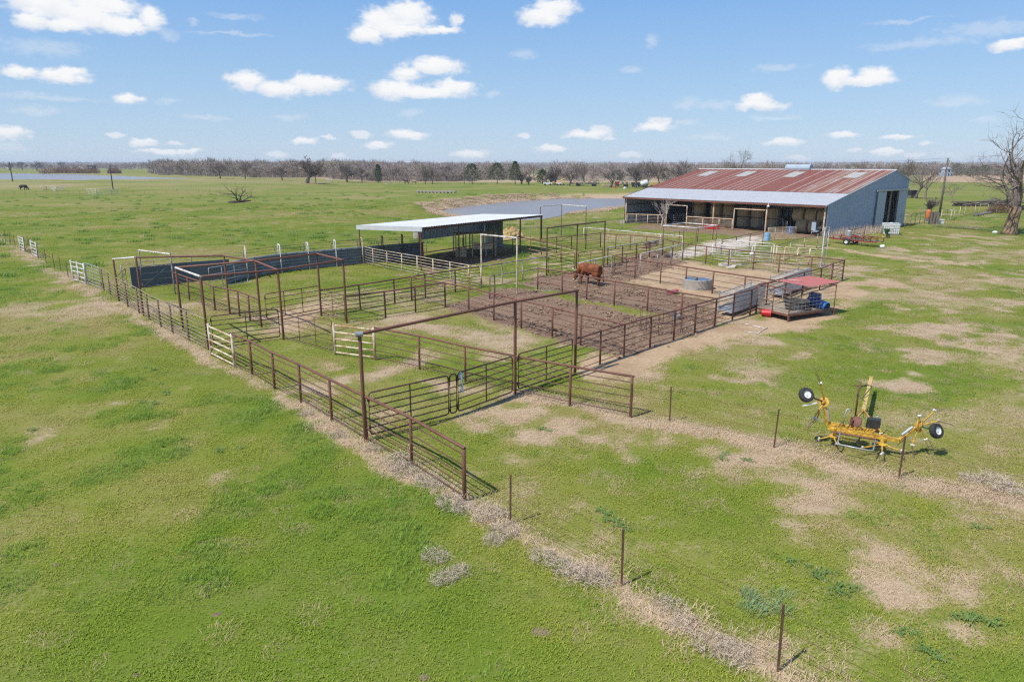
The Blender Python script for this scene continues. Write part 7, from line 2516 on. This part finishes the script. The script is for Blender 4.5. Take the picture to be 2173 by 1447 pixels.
q = P(1325, 401.5); o = MB().lathe([(0, 0), (.42, 0), (.46, .65), (.48, .7), (.38, .7), (0, .2)], q, 14, axis=(.4, -.2, .9)).build('white_tub', 'white_plastic', None, org=tuple(q)); tag(o, 'white tub alone on the far grass near the pond', 'tub')
q = P(1368, 398)
t = thing('tank_trailer', 'white rounded tank trailer by the barn roof\'s left end', 'tank', tuple(q))
m = MB(); m.lathe([(0, 0), (.7, .1), (1.0, .5), (1.0, 2.4), (.7, 2.9), (0, 3.0)], q + Vector((-1.5, 0, 1.2)), 16, axis=(1, .2, .25)); m.build('tank', 'white_plastic', t, smooth=True)
m = MB(); m.box(q + Vector((0, 0, .3)), (3.6, 1.6, .25)); m.build('chassis', 'black_paint', t)
for sd in (-.85, .85):
    MB().lathe([(0, -.1), (.38, -.1), (.4, 0), (.38, .1), (0, .1)], q + Vector((0, sd, .38)), 12, axis=(0, 1, 0)).build('wheel', 'tyre', t)
wagon('yellow-orange wagon at the edge of the barn roof', 1387, 396.5, 2.4, 1.4, 'yellow_pale')

# far white buildings on the ridge
for px, w, d, lb in ((858, 60, 2300, 'long white-roofed building far off above the horses'), (1042, 22, 2250, 'small white house on the far ridge in the middle'), (1345, 30, 2280, 'white house on the far ridge left of the barn'), (936, 16, 2000, 'tiny white shed far off in the woods')):
    x, y, _ = ray(px, 350); k = d / y
    q = on(x * k, d)
    t = thing('far_building', lb, 'building', tuple(q))
    h = 9.5 if w > 40 else 9
    m = MB(); m.box(q + Vector((0, 6, h / 2)), (w, 14, h)); m.build('wall', 'white_roof', t)
    m = MB(); m.add([q + Vector(v) for v in ((-w / 2 - 1, -2, h), (w / 2 + 1, -2, h), (w / 2 + 1, 14, h), (-w / 2 - 1, 14, h), (-w / 2 - 1, 6, h + 3), (w / 2 + 1, 6, h + 3))], [(0, 1, 5, 4), (2, 3, 4, 5), (0, 4, 3), (1, 2, 5)]); m.build('roof', 'white_roof', t)


# ---------------------------------------------------------------- tumbleweeds and bare spots in the near grass
def tumble_mesh(seed):
    rg = random.Random(seed)
    m = MB()
    for _ in range(330):
        a = rg.uniform(0, 6.283); k = rg.random() ** .5
        b = Vector((.42 * k * math.cos(a), .36 * k * math.sin(a), rg.uniform(0, .30) * (1 - .6 * k * k)))
        d = Vector((rg.uniform(-1, 1), rg.uniform(-1, 1), rg.uniform(-.4, .8))).normalized() * rg.uniform(.10, .26)
        c = b + d * .5 + Vector((rg.uniform(-.05, .05), rg.uniform(-.05, .05), rg.uniform(0, .06)))
        w = d.cross(Vector((rg.uniform(-1, 1), rg.uniform(-1, 1), rg.uniform(-1, 1)))).normalized() * .0045
        m.add([b - w, b + w, c + w, c - w, b + d], [(0, 1, 2, 3), (3, 2, 4)])
    return m.mesh('tumbleweed', 'tumble')


worn('tumble', (.55, .45, .35), (.46, .375, .29), 6.0, .5, .2, .9, bump=0)
TW = [tumble_mesh(800 + i) for i in range(3)]
RW = random.Random(12)
for px, py, sc in ((840, 985, 1.5), (862, 1003, 1.3), (905, 1024, 1.2), (928, 1033, .9), (955, 1072, 1.3), (985, 1082, 1.0), (1038, 1098, 1.3), (1070, 1132, 1.2), (1046, 1150, .8), (925, 1185, 1.0), (940, 1232, .9), (975, 1215, .8),
                   (1150, 1185, 1.0), (1190, 1205, 1.0), (1225, 1222, 1.2), (1265, 1232, 1.2), (1420, 1290, 1.0), (1450, 1330, 1.0), (1510, 1370, 1.1), (1560, 1395, 1.1), (790, 955, 1.0), (720, 925, .9), (650, 880, .9), (2110, 1030, 1.5), (2140, 1045, 1.4), (2060, 1020, 1.0)):
    o = bpy.data.objects.new('tumbleweed', TW[RW.randrange(3)])
    COL.objects.link(o)
    o.location = P(px, py) + Vector((0, 0, -.02)); o.rotation_euler = (0, 0, RW.uniform(0, 6.28)); o.scale = (sc * .78, sc * .78, sc * .7)
    if px > 2000: lb_, gp_ = 'tangled tumbleweed in the dry strip at the right edge below the tedder', 'tumbleweeds at the right edge'
    elif py > 1180 and px < 1000: lb_, gp_ = 'tangled tumbleweed lying in the open grass left of the nearest steel posts', 'tumbleweeds in open grass'
    elif py < 1085 and px < 1000: lb_, gp_ = 'tangled tumbleweed against the foot of the nearest brown pipe fence', 'tumbleweeds along the pipe fence'
    else: lb_, gp_ = 'tangled tumbleweed along the nearest wire fence on steel posts', 'tumbleweeds along the wire fence'
    tag(o, lb_, 'tumbleweed', gp_)
for px, py, r, lb in ((121, 1198, .13, 'small bare dirt heap in the grass at the left edge'), (460, 1303, .13, 'small bare dirt heap low in the left grass'), (900, 1437, .17, 'pale dirt heap at the bottom edge of the grass'),
                      (1150, 1340, .30, 'brown bare dirt patch left of the nearest wire fence'), (290, 1432, .10, 'tiny dirt heap at the bottom left')):
    mound('dirt_heap', lb, 'dirt', P(px, py), r, r * .8, .06, 'dirt', int(px), n=12)
WW = MB()
rg = random.Random(44)
for _ in range(2600):
    d = rg.uniform(.3, 15.0); off = abs(rg.gauss(0, .8)) + .2
    b = BP(-off, d, 0); b.z = tz(b.x, b.y)
    L = rg.uniform(.25, 1.25) * (1 if d < 10 else .8); e = b + Vector((rg.uniform(-.35, .35), rg.uniform(-.35, .35), L)); w = Vector((rg.uniform(-1, 1), rg.uniform(-1, 1), 0)).normalized() * .013
    WW.add([b - w, b + w, e], [(0, 1, 2)])
tag(WW.build('dead_weeds', 'tumble'), 'tall dead weeds along the foot of the blue barn wall', 'weeds', kind='stuff')


# ---------------------------------------------------------------- the air
hz = MB()
hz.box((0, 2000, 13), (9600, 6200, 34))
gh = bpy.data.materials.new('haze')
gh.use_nodes = True
gh.node_tree.nodes.clear()
_o = gh.node_tree.nodes.new('ShaderNodeOutputMaterial')
_v = gh.node_tree.nodes.new('ShaderNodeVolumePrincipled')
_v.inputs['Color'].default_value = (.80, .88, 1.0, 1)
_v.inputs['Density'].default_value = HAZE
gh.node_tree.links.new(_v.outputs[0], _o.inputs['Volume'])
haze = hz.build('haze', gh)
haze['kind'] = 'stuff'
haze['label'] = 'thin pale blue haze over the far woods'
scene.cycles.volume_bounces = 0
